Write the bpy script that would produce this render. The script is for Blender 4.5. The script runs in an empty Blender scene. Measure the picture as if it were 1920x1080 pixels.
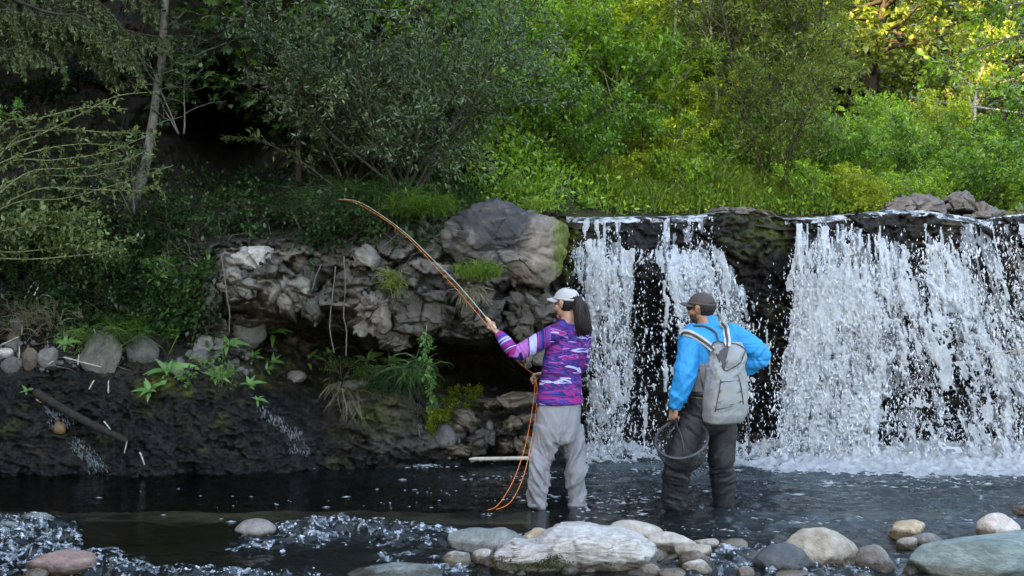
import bpy, bmesh, math, random
import numpy as np
from mathutils import Vector, Matrix

C = bpy.context
SC = C.scene
COL = SC.collection
R = math.radians

# ------------------------------------------------------------------ camera
F_PX, HOR, CAM_H = 2260.0, 520.0, 1.71
cam = bpy.data.cameras.new('camera'); cam_o = bpy.data.objects.new('camera', cam); COL.objects.link(cam_o)
cam_o.location = (0, 0, CAM_H); cam_o.rotation_euler = (R(90), 0, 0)
cam.sensor_width = 36; cam.lens = 36 * F_PX / 1920.0
cam.shift_y = -(540 - HOR) / 1920.0
cam.clip_start = 0.1; cam.clip_end = 600
SC.camera = cam_o
# ------------------------------------------------------------------ light
SUN_EL, SUN_AZ = 20.0, 128.0       # azimuth: degrees from +Y towards -X (the sun stands at the left)
world = bpy.data.worlds.new('World'); SC.world = world; world.use_nodes = True
wn = world.node_tree; wn.nodes.clear()
sky = wn.nodes.new('ShaderNodeTexSky'); sky.sky_type = 'NISHITA'; sky.sun_disc = False
sky.sun_elevation = R(SUN_EL); sky.sun_rotation = R(-SUN_AZ)
sky.air_density = 1.0; sky.dust_density = 2.5; sky.ozone_density = 1.0; sky.altitude = 600
bg = wn.nodes.new('ShaderNodeBackground'); bg.inputs['Strength'].default_value = 0.15
wo = wn.nodes.new('ShaderNodeOutputWorld')
wn.links.new(sky.outputs[0], bg.inputs[0]); wn.links.new(bg.outputs[0], wo.inputs[0])
sl = bpy.data.lights.new('sun', 'SUN'); so = bpy.data.objects.new('sun', sl); COL.objects.link(so)
sl.energy = 3.0; sl.angle = R(0.53); sl.color = (1.0, 0.74, 0.40)
sd = Vector((-math.sin(R(SUN_AZ)) * math.cos(R(SUN_EL)), math.cos(R(SUN_AZ)) * math.cos(R(SUN_EL)), math.sin(R(SUN_EL))))
so.rotation_euler = sd.to_track_quat('Z', 'Y').to_euler(); so.location = sd * 60
vs = SC.view_settings
vs.view_transform = 'Standard'; vs.look = 'None'; vs.gamma = 1.0; vs.use_curve_mapping = False
vs.exposure = 3.3
vs.use_white_balance = True; vs.white_balance_temperature = 7700; vs.white_balance_tint = 10
SC.cycles.use_denoising = True
SC.cycles.max_bounces = 8; SC.cycles.transparent_max_bounces = 16
SC.cycles.caustics_reflective = False; SC.cycles.caustics_refractive = False

# ------------------------------------------------------------------ helpers
def at(px, py, Y):
    """world point seen at photograph pixel (px,py), Y metres away"""
    return np.array([(px - 960.0) / F_PX * Y, Y, CAM_H - (py - HOR) / F_PX * Y])

def tag(o, label=None, cat=None, group=None, kind=None):
    if label: o['label'] = label
    if cat: o['category'] = cat
    if group: o['group'] = group
    if kind: o['kind'] = kind
    return o

def empty(name, loc, label=None, cat=None, group=None, kind=None):
    o = bpy.data.objects.new(name, None); COL.objects.link(o); o.location = [float(v) for v in loc]
    o.empty_display_size = 0.1
    return tag(o, label, cat, group, kind)

def mesh_np(name, v, f, smooth=True, attrs=None):
    """v (N,3); f (M,3)/(M,4) array or list of such arrays"""
    v = np.asarray(v, dtype=np.float32)
    fs = f if isinstance(f, list) else [f]
    fs = [np.asarray(a, dtype=np.int32) for a in fs if len(a)]
    me = bpy.data.meshes.new(name)
    me.vertices.add(len(v)); me.vertices.foreach_set('co', v.ravel())
    nl = sum(a.size for a in fs); nf = sum(len(a) for a in fs)
    me.loops.add(nl); me.polygons.add(nf)
    me.loops.foreach_set('vertex_index', np.concatenate([a.ravel() for a in fs]))
    st, k = [], 0
    for a in fs:
        st.append(k + np.arange(len(a), dtype=np.int32) * a.shape[1]); k += a.size
    me.polygons.foreach_set('loop_start', np.concatenate(st).astype(np.int32))
    if smooth: me.polygons.foreach_set('use_smooth', np.ones(nf, dtype=bool))
    if attrs:
        for an, av in attrs.items():
            av = np.asarray(av, dtype=np.float32)
            if av.ndim == 1:
                me.attributes.new(an, 'FLOAT', 'POINT').data.foreach_set('value', av)
            else:
                me.attributes.new(an, 'FLOAT_VECTOR', 'POINT').data.foreach_set('vector', av.ravel())
    me.update(calc_edges=True); me.validate()
    return me

def obj(name, me, mat=None, parent=None, loc=None, sub=None):
    o = bpy.data.objects.new(name, me); COL.objects.link(o)
    if mat is not None and len(me.materials) == 0: me.materials.append(mat)
    if parent is not None: o.parent = parent
    if loc is not None: o.location = [float(x) for x in loc]
    return o

class MB:
    """collects vertices and faces"""
    def __init__(s): s.v = []; s.t = []; s.q = []; s.n = 0; s.a = {}
    def add(s, v, t=None, q=None, **at_):
        v = np.asarray(v, dtype=np.float64).reshape(-1, 3)
        s.v.append(v)
        if t is not None and len(t): s.t.append(np.asarray(t, dtype=np.int64).reshape(-1, 3) + s.n)
        if q is not None and len(q): s.q.append(np.asarray(q, dtype=np.int64).reshape(-1, 4) + s.n)
        for k, x in at_.items():
            s.a.setdefault(k, []).append((s.n, np.broadcast_to(np.asarray(x, dtype=np.float32), (len(v),)).copy()))
        s.n += len(v)
    def tube(s, P, rad, n=8, cap=True, flat=None, **at_):
        """tube along P with radii; flat=(vector, factor) squashes it along that vector"""
        P = np.asarray(P, dtype=float); m = len(P)
        rad = np.broadcast_to(np.asarray(rad, dtype=float), (m,))
        T = np.gradient(P, axis=0); T /= np.linalg.norm(T, axis=1)[:, None] + 1e-12
        u = np.cross(T[0], [0, 0, 1.0])
        if np.linalg.norm(u) < 1e-3: u = np.cross(T[0], [1.0, 0, 0])
        u /= np.linalg.norm(u); U = []
        for i in range(m):
            u = u - T[i] * np.dot(u, T[i]); u /= np.linalg.norm(u) + 1e-12; U.append(u.copy())
        U = np.array(U); W = np.cross(T, U)
        th = np.arange(n) / n * 2 * math.pi
        ring = P[:, None, :] + rad[:, None, None] * (np.cos(th)[None, :, None] * U[:, None, :] + np.sin(th)[None, :, None] * W[:, None, :])
        if flat is not None:
            fv = np.asarray(flat[0], float); fv /= np.linalg.norm(fv)
            d = ring - P[:, None, :]
            ring = ring + (flat[1] - 1) * (d @ fv)[..., None] * fv
        v = ring.reshape(-1, 3)
        i = np.arange(m - 1)[:, None] * n; j = np.arange(n)[None, :]; j2 = (j + 1) % n
        q = np.stack([i + j, i + j2, i + n + j2, i + n + j], -1).reshape(-1, 4)
        t = []
        if cap:
            v = np.vstack([v, P[0] - T[0] * rad[0] * .5, P[-1] + T[-1] * rad[-1] * .5])
            b = m * n; jj = np.arange(n); jn = (jj + 1) % n
            t = np.vstack([np.stack([jn, jj, np.full(n, b)], -1), np.stack([(m - 1) * n + jj, (m - 1) * n + jn, np.full(n, b + 1)], -1)])
        s.add(v, t, q, **at_)
    def loft(s, secs, n=20, p=2.0, **at_):
        """secs: list of (centre, a_vec, b_vec); superellipse exponent p"""
        th = np.arange(n) / n * 2 * math.pi
        c, sn = np.cos(th), np.sin(th)
        ca = np.sign(c) * np.abs(c) ** (2 / p); sa = np.sign(sn) * np.abs(sn) ** (2 / p)
        rings = [np.asarray(o, float)[None] + ca[:, None] * np.asarray(a, float)[None] + sa[:, None] * np.asarray(b, float)[None] for o, a, b in secs]
        m = len(rings); v = np.vstack(rings + [np.asarray(secs[0][0], float)[None], np.asarray(secs[-1][0], float)[None]])
        i = np.arange(m - 1)[:, None] * n; j = np.arange(n)[None, :]; j2 = (j + 1) % n
        q = np.stack([i + j, i + j2, i + n + j2, i + n + j], -1).reshape(-1, 4)
        b = m * n; jj = np.arange(n); jn = (jj + 1) % n
        t = np.vstack([np.stack([jn, jj, np.full(n, b)], -1), np.stack([(m - 1) * n + jj, (m - 1) * n + jn, np.full(n, b + 1)], -1)])
        s.add(v, t, q, **at_)
    def ell(s, c, r, R3=None, n=14, m=10):
        """ellipsoid"""
        c = np.asarray(c, float); r = np.asarray(r, float); A = np.eye(3) if R3 is None else np.asarray(R3, float)
        secs = []
        for k in range(m + 1):
            ph = -math.pi / 2 + math.pi * (k + .02) / (m + .04)
            z = math.sin(ph) * r[2]; k2 = math.cos(ph)
            secs.append((c + A[:, 2] * z, A[:, 0] * r[0] * k2, A[:, 1] * r[1] * k2))
        s.loft(secs, n)
    def box(s, c, h, A=None):
        c = np.asarray(c, float); h = np.asarray(h, float); A = np.eye(3) if A is None else np.asarray(A, float)
        k = np.array([[x, y, z] for z in (-1, 1) for y in (-1, 1) for x in (-1, 1)], float) * h
        s.add(c + k @ A.T, q=[[0, 2, 3, 1], [4, 5, 7, 6], [0, 1, 5, 4], [2, 6, 7, 3], [0, 4, 6, 2], [1, 3, 7, 5]])
    def arrays(s):
        v = np.vstack(s.v); f = []
        if s.t: f.append(np.vstack(s.t))
        if s.q: f.append(np.vstack(s.q))
        at_ = {}
        for k, L in s.a.items():
            arr = np.zeros(len(v), np.float32)
            for st, x in L: arr[st:st + len(x)] = x
            at_[k] = arr
        return v, f, at_
    def mesh(s, name, smooth=True, origin=None):
        v, f, a = s.arrays()
        if origin is not None: v = v - np.asarray(origin)
        return mesh_np(name, v, f, smooth, a)

# ---- vectorised noise
def _h(ix, iy, iz, seed):
    with np.errstate(over='ignore'):
        h = (ix.astype(np.int64) * 374761393 + iy.astype(np.int64) * 668265263 + iz.astype(np.int64) * 2147483647 + np.int64(seed) * 1274126177)
        h = h.astype(np.uint64) & np.uint64(0xFFFFFFFF)
        h = ((h ^ (h >> np.uint64(13))) * np.uint64(1274126177)) & np.uint64(0xFFFFFFFF)
        h = ((h ^ (h >> np.uint64(16))) * np.uint64(2246822519)) & np.uint64(0xFFFFFFFF)
        h = h ^ (h >> np.uint64(15))
    return (h & np.uint64(0xFFFFFF)).astype(np.float64) / float(0xFFFFFF)

def vnoise(P, seed=0):
    """value noise in -1..1"""
    P = np.asarray(P, float); i = np.floor(P).astype(np.int64); f = P - i; u = f * f * f * (f * (f * 6 - 15) + 10)
    r = 0
    for dx in (0, 1):
        for dy in (0, 1):
            for dz in (0, 1):
                w = (u[:, 0] if dx else 1 - u[:, 0]) * (u[:, 1] if dy else 1 - u[:, 1]) * (u[:, 2] if dz else 1 - u[:, 2])
                r = r + w * _h(i[:, 0] + dx, i[:, 1] + dy, i[:, 2] + dz, seed)
    return r * 2 - 1

def fbm(P, octv=4, seed=0, gain=.5, lac=2.03):
    P = np.asarray(P, float); r = 0; a = 1.0; s = 0
    for o in range(octv):
        r = r + a * vnoise(P, seed + o * 17); s += a; a *= gain; P = P * lac + 7.3
    return r / s

def ridged(P, octv=4, seed=0):
    P = np.asarray(P, float); r = 0; a = 1.0; s = 0
    for o in range(octv):
        r = r + a * (1 - np.abs(vnoise(P, seed + o * 31)) * 2); s += a; a *= .5; P = P * 2.07 + 3.1
    return r / s

def worley(P, seed=0):
    """F1, F2, offset of the nearest cell (-1..1), tilt term"""
    P = np.asarray(P, float); i = np.floor(P).astype(np.int64)
    f1 = np.full(len(P), 9.0); f2 = np.full(len(P), 9.0); off = np.zeros(len(P)); tl = np.zeros(len(P))
    for dx in (-1, 0, 1):
        for dy in (-1, 0, 1):
            for dz in (-1, 0, 1):
                a, b, c = i[:, 0] + dx, i[:, 1] + dy, i[:, 2] + dz
                q = np.stack([a + _h(a, b, c, seed), b + _h(a, b, c, seed + 1), c + _h(a, b, c, seed + 2)], -1)
                dv = P - q; d = np.sqrt((dv ** 2).sum(1))
                near = d < f1
                f2 = np.where(near, f1, np.minimum(f2, d)); f1 = np.where(near, d, f1)
                o = _h(a, b, c, seed + 3) * 2 - 1
                t = dv[:, 0] * (_h(a, b, c, seed + 4) * 2 - 1) + dv[:, 1] * (_h(a, b, c, seed + 5) * 2 - 1) + dv[:, 2] * (_h(a, b, c, seed + 6) * 2 - 1)
                off = np.where(near, o, off); tl = np.where(near, t, tl)
    return f1, f2, off, tl

def sstep(a, b, x):
    t = np.clip((np.asarray(x, float) - a) / (b - a), 0, 1); return t * t * (3 - 2 * t)

def nrm(v):
    v = np.asarray(v, float); return v / (np.linalg.norm(v, axis=-1, keepdims=True) + 1e-12)

def spline(pts, n):
    """Catmull-Rom through pts (any number of columns)"""
    p = np.asarray(pts, float); p = np.vstack([2 * p[0] - p[1], p, 2 * p[-1] - p[-2]])
    m = len(p) - 3; out = []
    for t in np.linspace(0, m - 1e-9, n):
        k = int(t); u = t - k; a, b, c, d = p[k:k + 4]
        out.append(.5 * (2 * b + (c - a) * u + (2 * a - 5 * b + 4 * c - d) * u * u + (3 * b - a - 3 * c + d) * u ** 3))
    return np.array(out)

# ------------------------------------------------------------------ materials
class NT:
    def __init__(s, name):
        s.m = bpy.data.materials.new(name); s.m.use_nodes = True; s.t = s.m.node_tree; s.t.nodes.clear()
        s.out = s.n('ShaderNodeOutputMaterial')
    def n(s, ty, **kw):
        x = s.t.nodes.new(ty)
        for k, v in kw.items():
            if k.startswith('i_'):
                x.inputs[k[2:].replace('_', ' ')].default_value = v
            else: setattr(x, k, v)
        return x
    def l(s, a, b): s.t.links.new(a, b)
    def coord(s, which='Object', scale=(1, 1, 1), rot=(0, 0, 0)):
        tc = s.n('ShaderNodeTexCoord'); mp = s.n('ShaderNodeMapping'); mp.inputs['Scale'].default_value = scale; mp.inputs['Rotation'].default_value = rot
        s.l(tc.outputs[which], mp.inputs[0]); return mp.outputs[0]
    def noise(s, co, scale, detail=4, rough=.55, dist=0.0):
        x = s.n('ShaderNodeTexNoise'); x.inputs['Scale'].default_value = scale; x.inputs['Detail'].default_value = detail
        x.inputs['Roughness'].default_value = rough; x.inputs['Distortion'].default_value = dist
        s.l(co, x.inputs['Vector']); return x.outputs['Fac']
    def ramp(s, fac, stops, interp='LINEAR'):
        x = s.n('ShaderNodeValToRGB'); cr = x.color_ramp; cr.interpolation = interp
        while len(cr.elements) < len(stops): cr.elements.new(.5)
        for e, (p, c) in zip(cr.elements, stops):
            e.position = p; e.color = (c[0], c[1], c[2], 1) if not isinstance(c, (int, float)) else (c, c, c, 1)
        s.l(fac, x.inputs[0]); return x.outputs[0]
    def mix(s, fac, a, b, mode='MIX'):
        x = s.n('ShaderNodeMix'); x.data_type = 'RGBA'; x.blend_type = mode
        for sock, val in ((x.inputs[0], fac), (x.inputs[6], a), (x.inputs[7], b)):
            if hasattr(val, 'is_output'): s.l(val, sock)
            elif isinstance(val, (int, float)): sock.default_value = val
            else: sock.default_value = (*val[:3], 1)
        return x.outputs[2]
    def math(s, op, a, b=None):
        x = s.n('ShaderNodeMath'); x.operation = op
        for i, val in enumerate((a, b)):
            if val is None: continue
            if hasattr(val, 'is_output'): s.l(val, x.inputs[i])
            else: x.inputs[i].default_value = val
        return x.outputs[0]
    def attr(s, name, out='Fac'):
        x = s.n('ShaderNodeAttribute'); x.attribute_name = name; return x.outputs[out]
    def bump(s, h, strength=.5, dist=.02, nxt=None):
        x = s.n('ShaderNodeBump'); x.inputs['Strength'].default_value = strength; x.inputs['Distance'].default_value = dist
        s.l(h, x.inputs['Height'])
        if nxt is not None: s.l(nxt, x.inputs['Normal'])
        return x.outputs[0]
    def bsdf(s, color, rough=.6, spec=.5, normal=None, **kw):
        x = s.n('ShaderNodeBsdfPrincipled')
        for sock, val in ((x.inputs['Base Color'], color), (x.inputs['Roughness'], rough), (x.inputs['Specular IOR Level'], spec)):
            if hasattr(val, 'is_output'): s.l(val, sock)
            elif isinstance(val, (int, float)): sock.default_value = val
            else: sock.default_value = (*val[:3], 1)
        if normal is not None: s.l(normal, x.inputs['Normal'])
        for k, v in kw.items():
            x.inputs[k.replace('_', ' ')].default_value = v
        return x
    def done(s, shader): s.l(shader.outputs[0], s.out.inputs[0]); return s.m

def plain_mat(name, col, rough=.6, spec=.4, var=.15, scale=20, bump=.2, bdist=.004, **kw):
    k = NT(name); co = k.coord(); nz = k.noise(co, scale, 5)
    lo = tuple(c * (1 - var) for c in col); hi = tuple(min(1, c * (1 + var)) for c in col)
    c = k.ramp(nz, [(.3, lo), (.7, hi)])
    return k.done(k.bsdf(c, rough, spec, k.bump(k.noise(co, scale * 3, 4), bump, bdist), **kw))

def leaf_mat(name, stops, rough=.42, trans=.42, spec=.5):
    """stops: colour ramp over the per-leaf tint"""
    k = NT(name)
    c = k.ramp(k.attr('tint'), stops)
    b = k.bsdf(c, rough, spec)
    tr = k.n('ShaderNodeBsdfTranslucent'); tc = k.mix(1.0, c, (1.0, 1.0, .35), 'MULTIPLY'); tc = k.mix(1.0, tc, (1.5, 1.45, 1.2), 'MULTIPLY')
    k.l(tc, tr.inputs[0])
    m = k.n('ShaderNodeMixShader'); m.inputs[0].default_value = trans
    k.l(b.outputs[0], m.inputs[1]); k.l(tr.outputs[0], m.inputs[2])
    return k.done(m)

def stone_mat(name, cols, scale=3.0, vein=None, vein_scale=6, vein_amt=.5, rough=.75, speck=.0, waterline=None, moss=None, stretch=(1, 1, 1), bump=.5, rot=(0, 0, 0)):
    """natural stone; waterline: stays wet and dark below that world height"""
    k = NT(name); co = k.coord('Object', stretch, rot)
    n1 = k.noise(co, scale, 6, .6, .4); n2 = k.noise(co, scale * 7, 6, .65); n3 = k.noise(co, scale * 26, 3, .6)
    st = [(.28 + .44 * i / max(1, len(cols) - 1), tuple(x * .72 for x in c)) for i, c in enumerate(cols)]
    c = k.ramp(n1, st)
    c = k.mix(.85, c, k.ramp(n2, [(.3, (.30, .285, .27)), (.5, (.5, .5, .5)), (.72, (.70, .69, .68))]), 'OVERLAY')
    c = k.mix(.5, c, k.ramp(n3, [(.34, (.36, .35, .34)), (.5, (.5, .5, .5)), (.68, (.62, .62, .61))]), 'OVERLAY')
    if speck: c = k.mix(k.math('MULTIPLY', k.ramp(n3, [(.56, 0), (.66, 1)]), speck), c, (.06, .055, .05))
    if vein:
        w = k.noise(co, vein_scale, 5, .6, 1.5)
        f = k.ramp(k.math('ABSOLUTE', k.math('SUBTRACT', w, .5)), [(0, 1), (.035, 0)])
        c = k.mix(k.math('MULTIPLY', f, vein_amt), c, vein)
    geo = k.n('ShaderNodeNewGeometry'); sep = k.n('ShaderNodeSeparateXYZ'); k.l(geo.outputs['Position'], sep.inputs[0])
    rg = rough
    if waterline is not None:
        z = k.math('ADD', sep.outputs[2], k.math('MULTIPLY', k.math('SUBTRACT', n2, .5), .05))
        f = k.ramp(z, [(0, 1), (max(.001, waterline + .012), 1), (waterline + .040, 0)])
        c = k.mix(f, c, k.mix(1.0, c, (.30, .27, .22), 'MULTIPLY'))
        rg = k.math('SUBTRACT', rough, k.math('MULTIPLY', f, rough - .18))
    if moss:
        up = k.n('ShaderNodeSeparateXYZ'); k.l(geo.outputs['Normal'], up.inputs[0])
        f = k.math('MULTIPLY', k.ramp(k.math('ADD', k.math('MULTIPLY', up.outputs[2], .3), n1), [(.55, 0), (.7, 1)]), moss)
        c = k.mix(f, c, (.05, .07, .012))
    h = k.math('ADD', n2, k.math('MULTIPLY', n3, .5))
    return k.done(k.bsdf(c, rg, .4, k.bump(h, bump * 1.3, .014)))
# ================================================================== MATERIALS OF THE LAND
def cliff_material():
    k = NT('cliff_rock'); co = k.coord('Object')
    n1 = k.noise(co, 1.6, 6, .62, .5); n2 = k.noise(co, 9, 7, .68); n3 = k.noise(co, 45, 4, .6)
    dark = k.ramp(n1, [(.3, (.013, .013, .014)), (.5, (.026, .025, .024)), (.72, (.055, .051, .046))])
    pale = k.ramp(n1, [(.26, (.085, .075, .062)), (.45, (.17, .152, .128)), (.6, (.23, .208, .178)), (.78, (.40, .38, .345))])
    wetc = k.ramp(n1, [(.3, (.005, .005, .006)), (.5, (.012, .0115, .0115)), (.62, (.020, .017, .013)), (.75, (.050, .034, .018))])
    soil = k.ramp(n2, [(.3, (.012, .010, .007)), (.7, (.034, .028, .020))])
    mossc = k.ramp(n2, [(.3, (.022, .028, .006)), (.7, (.085, .095, .018))])
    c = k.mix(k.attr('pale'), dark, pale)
    c = k.mix(.6, c, k.ramp(n2, [(.28, (.22, .22, .22)), (.5, (.5, .5, .5)), (.74, (.72, .71, .70))]), 'OVERLAY')
    c = k.mix(k.attr('soil'), c, soil)
    c = k.mix(k.attr('wet'), c, k.mix(.5, wetc, k.ramp(n2, [(.28, (.25, .25, .25)), (.74, (.75, .75, .75))]), 'OVERLAY'))
    mf = k.math('MULTIPLY', k.attr('moss'), k.ramp(n2, [(.34, 0), (.5, 1)]))
    c = k.mix(mf, c, mossc)
    rg = k.math('SUBTRACT', .85, k.math('MULTIPLY', k.math('MULTIPLY', k.attr('wet'), k.math('SUBTRACT', 1.0, mf)), .5))
    h = k.math('ADD', n2, k.math('MULTIPLY', n3, .35))
    return k.done(k.bsdf(c, rg, .14, k.bump(h, 1.0, .025)))
M = {}
M['cliff'] = cliff_material()
M['soil'] = plain_mat('forest_soil', (.035, .034, .016), .9, .2, .4, 6, .6, .03)
M['bed'] = stone_mat('river_gravel', [(.10, .075, .04), (.05, .038, .02), (.13, .10, .06)], 5, rough=.6)

def water_material(name, tint, rough=.04, bump=.25, bscale=30, aer_sheen=False):
    k = NT(name); co = k.coord('Object', (1, 1.6, 1))
    b = k.bump(k.noise(co, bscale, 3, .5), bump, .01)
    fr = k.n('ShaderNodeFresnel'); fr.inputs['IOR'].default_value = 1.36; k.l(b, fr.inputs['Normal'])
    tr = k.n('ShaderNodeBsdfTransparent'); tr.inputs[0].default_value = (*tint, 1)
    gl = k.n('ShaderNodeBsdfAnisotropic') if False else k.n('ShaderNodeBsdfGlossy'); gl.inputs['Roughness'].default_value = rough
    k.l(b, gl.inputs['Normal'])
    m = k.n('ShaderNodeMixShader'); k.l(fr.outputs[0], m.inputs[0]); k.l(tr.outputs[0], m.inputs[1]); k.l(gl.outputs[0], m.inputs[2])
    if aer_sheen:
        df = k.n('ShaderNodeBsdfDiffuse'); df.inputs[0].default_value = (.17, .215, .235, 1); m2 = k.n('ShaderNodeMixShader')  # pale diffuse: aerated water, and sky reflection painted into the colour
        k.l(k.math('MULTIPLY', k.attr('aer_sheen'), k.math('SUBTRACT', 1.0, fr.outputs[0])), m2.inputs[0]); k.l(m.outputs[0], m2.inputs[1]); k.l(df.outputs[0], m2.inputs[2]); m = m2
    return k.done(m)
M['water'] = water_material('pool_water', (.36, .34, .27), .05, .35, 30, True)
M['rapid'] = M['water']

def froth_material(name, a=.86, trans=.3, col=(.80, .86, .92)):
    k = NT(name); co = k.coord('Object')
    n = k.noise(co, 38, 4, .6)
    c = k.ramp(n, [(.3, tuple(x * .72 for x in col)), (.6, col)])
    b = k.bsdf(c, .28, .5, k.bump(n, .6, .015))
    tl = k.n('ShaderNodeBsdfTranslucent'); tl.inputs[0].default_value = (*col, 1)
    m = k.n('ShaderNodeMixShader'); m.inputs[0].default_value = trans; k.l(b.outputs[0], m.inputs[1]); k.l(tl.outputs[0], m.inputs[2])
    tp = k.n('ShaderNodeBsdfTransparent'); m2 = k.n('ShaderNodeMixShader')
    f = k.ramp(k.noise(co, 16, 3, .6), [(.3, a * .75), (.62, min(1, a * 1.08))])
    k.l(f, m2.inputs[0]); k.l(tp.outputs[0], m2.inputs[1]); k.l(m.outputs[0], m2.inputs[2])
    return k.done(m2)
M['froth'] = froth_material('white_water', .80, .45, (.66, .70, .74))
M['sheet'] = froth_material('falling_water', .50, .40, (.44, .48, .53))
M['core'] = froth_material('dense_white_water', .82, .5, (.72, .76, .80))
M['drop'] = plain_mat('water_drops', (.60, .64, .69), .15, .6, .25, 18, 0)
M['foam'] = froth_material('water_foam', .9, .3, (.56, .61, .66))

# ================================================================== THE CLIFF (one relief of rock, from the left bank to behind the falls)
LV = [-900, -150, 0, 100, 180, 260, 330, 400, 460, 520, 580, 620, 650, 700, 750, 800, 850, 890, 960]
SHADE_OVH = 9.6  # overhang added above the view to shade the left bank
CT = {
 -700: [SHADE_OVH, 13.5, 13.6, 13.4, 13.2, 13.0, 12.6, 12.2, 12.0, 11.8, 11.6, 11.4, 11.3, 11.0, 10.7, 10.4, 10.1, 9.9, 9.5],
 -100: [SHADE_OVH, 14.1, 14.2, 14.0, 13.8, 13.6, 13.2, 12.6, 12.2, 11.9, 11.7, 11.55, 11.4, 10.95, 10.7, 10.52, 10.4, 10.32, 10.1],
 20:   [SHADE_OVH, 14.1, 14.2, 14.0, 13.8, 13.6, 13.2, 12.6, 12.2, 11.9, 11.7, 11.55, 11.4, 10.95, 10.75, 10.6, 10.5, 10.40, 10.15],
 150:  [SHADE_OVH, 14.0, 14.1, 13.9, 13.9, 13.9, 13.4, 12.6, 12.2, 11.9, 11.7, 11.55, 11.4, 11.0, 10.8, 10.7, 10.55, 10.45, 10.2],
 300:  [SHADE_OVH, 13.9, 14.0, 13.8, 14.2, 14.6, 13.8, 12.7, 12.1, 11.8, 11.65, 11.6, 11.5, 11.1, 10.9, 10.75, 10.6, 10.48, 10.2],
 400:  [SHADE_OVH, 13.9, 13.9, 13.6, 15.6, 17.0, 14.2, 12.8, 11.8, 11.5, 11.6, 11.75, 11.6, 11.2, 11.0, 10.8, 10.62, 10.5, 10.2],
 450:  [SHADE_OVH, 13.9, 13.9, 13.5, 14.6, 17.2, 14.6, 12.8, 11.3, 11.1, 11.35, 11.9, 11.7, 11.35, 11.1, 10.85, 10.7, 10.6, 10.2],
 540:  [SHADE_OVH, 13.8, 13.9, 13.6, 13.6, 14.2, 13.8, 12.6, 11.25, 11.0, 11.05, 12.3, 12.5, 11.8, 11.3, 10.95, 10.75, 10.6, 10.3],
 620:  [SHADE_OVH, 13.8, 13.9, 13.6, 13.4, 13.4, 13.3, 12.5, 11.5, 11.1, 11.0, 11.7, 12.9, 12.6, 11.6, 11.1, 10.85, 10.7, 10.4],
 700:  [SHADE_OVH, 13.8, 14.0, 13.7, 13.5, 13.3, 13.0, 12.3, 11.4, 11.05, 10.9, 10.9, 12.2, 12.8, 11.5, 11.1, 10.95, 10.8, 10.5],
 760:  [SHADE_OVH, 13.8, 14.0, 13.8, 13.6, 13.3, 12.9, 12.1, 11.35, 11.0, 10.85, 10.85, 11.8, 12.8, 11.5, 11.1, 11.0, 10.9, 10.6],
 830:  [SHADE_OVH, 14.0, 14.2, 14.0, 13.8, 13.5, 12.9, 12.0, 11.4, 11.1, 10.95, 11.05, 13.4, 14.0, 12.0, 11.3, 11.05, 10.95, 10.7],
 940:  [SHADE_OVH, 14.0, 14.2, 14.0, 13.8, 13.5, 12.8, 12.0, 11.5, 11.25, 11.05, 11.1, 13.6, 14.2, 12.2, 11.45, 11.2, 11.05, 10.8],
 1020: [SHADE_OVH, 14.0, 14.2, 14.0, 13.8, 13.5, 12.8, 12.0, 11.8, 11.7, 11.5, 11.25, 12.6, 13.8, 12.3, 11.65, 11.35, 11.2, 11.0],
 1055: [SHADE_OVH, 14.0, 14.2, 14.0, 13.8, 13.5, 12.8, 12.0, 11.9, 11.9, 11.9, 11.9, 12.1, 12.3, 12.2, 11.9, 11.65, 11.5, 11.3],
}
_b = [SHADE_OVH, 14.5, 14.2, 14, 13.8, 13.5, 12.8]
for x_, v_ in {
 1085: [11.85, 11.78, 11.8, 11.85, 11.9, 11.9, 11.9, 11.9, 11.9, 11.85, 11.8, 11.7],
 1170: [11.85, 11.72, 11.6, 11.75, 11.85, 11.9, 11.95, 11.95, 11.95, 11.9, 11.85, 11.75],
 1205: [11.85, 11.68, 11.36, 11.6, 12.0, 12.2, 12.4, 12.4, 12.3, 12.1, 12.0, 11.8],
 1260: [11.85, 11.66, 11.36, 11.6, 12.0, 12.2, 12.4, 12.4, 12.3, 12.1, 12.0, 11.8],
 1320: [11.85, 11.7, 11.55, 11.65, 11.8, 11.95, 12.1, 12.1, 12.1, 12.0, 11.9, 11.8],
 1362: [11.72, 11.5, 11.5, 11.6, 11.8, 12.0, 12.15, 12.2, 12.2, 12.1, 12.0, 11.8],
 1440: [11.66, 11.42, 11.42, 11.5, 11.62, 11.72, 11.82, 11.9, 11.9, 11.9, 11.85, 11.7],
 1485: [11.72, 11.58, 11.58, 11.6, 11.65, 11.7, 11.75, 11.8, 11.8, 11.8, 11.75, 11.7],
 1560: [11.72, 11.52, 11.5, 11.5, 11.5, 11.5, 11.5, 11.5, 11.5, 11.5, 11.5, 11.5],
 1680: [11.66, 11.5, 11.45, 11.4, 11.38, 11.38, 11.4, 11.45, 11.5, 11.5, 11.5, 11.5],
 1760: [11.62, 11.5, 11.45, 11.32, 11.22, 11.3, 11.42, 11.5, 11.55, 11.55, 11.55, 11.5],
 1860: [11.7, 11.55, 11.5, 11.5, 11.45, 11.5, 11.55, 11.6, 11.6, 11.6, 11.55, 11.5],
 2040: [11.7, 11.55, 11.45, 11.45, 11.4, 11.4, 11.4, 11.5, 11.5, 11.5, 11.5, 11.4],
 2500: [11.6, 11.45, 11.4, 11.4, 11.4, 11.4, 11.4, 11.4, 11.4, 11.4, 11.4, 11.3]}.items():
    CT[x_] = _b + v_
CX = np.array(sorted(CT)); CTAB = np.array([CT[x] for x in CX])
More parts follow.
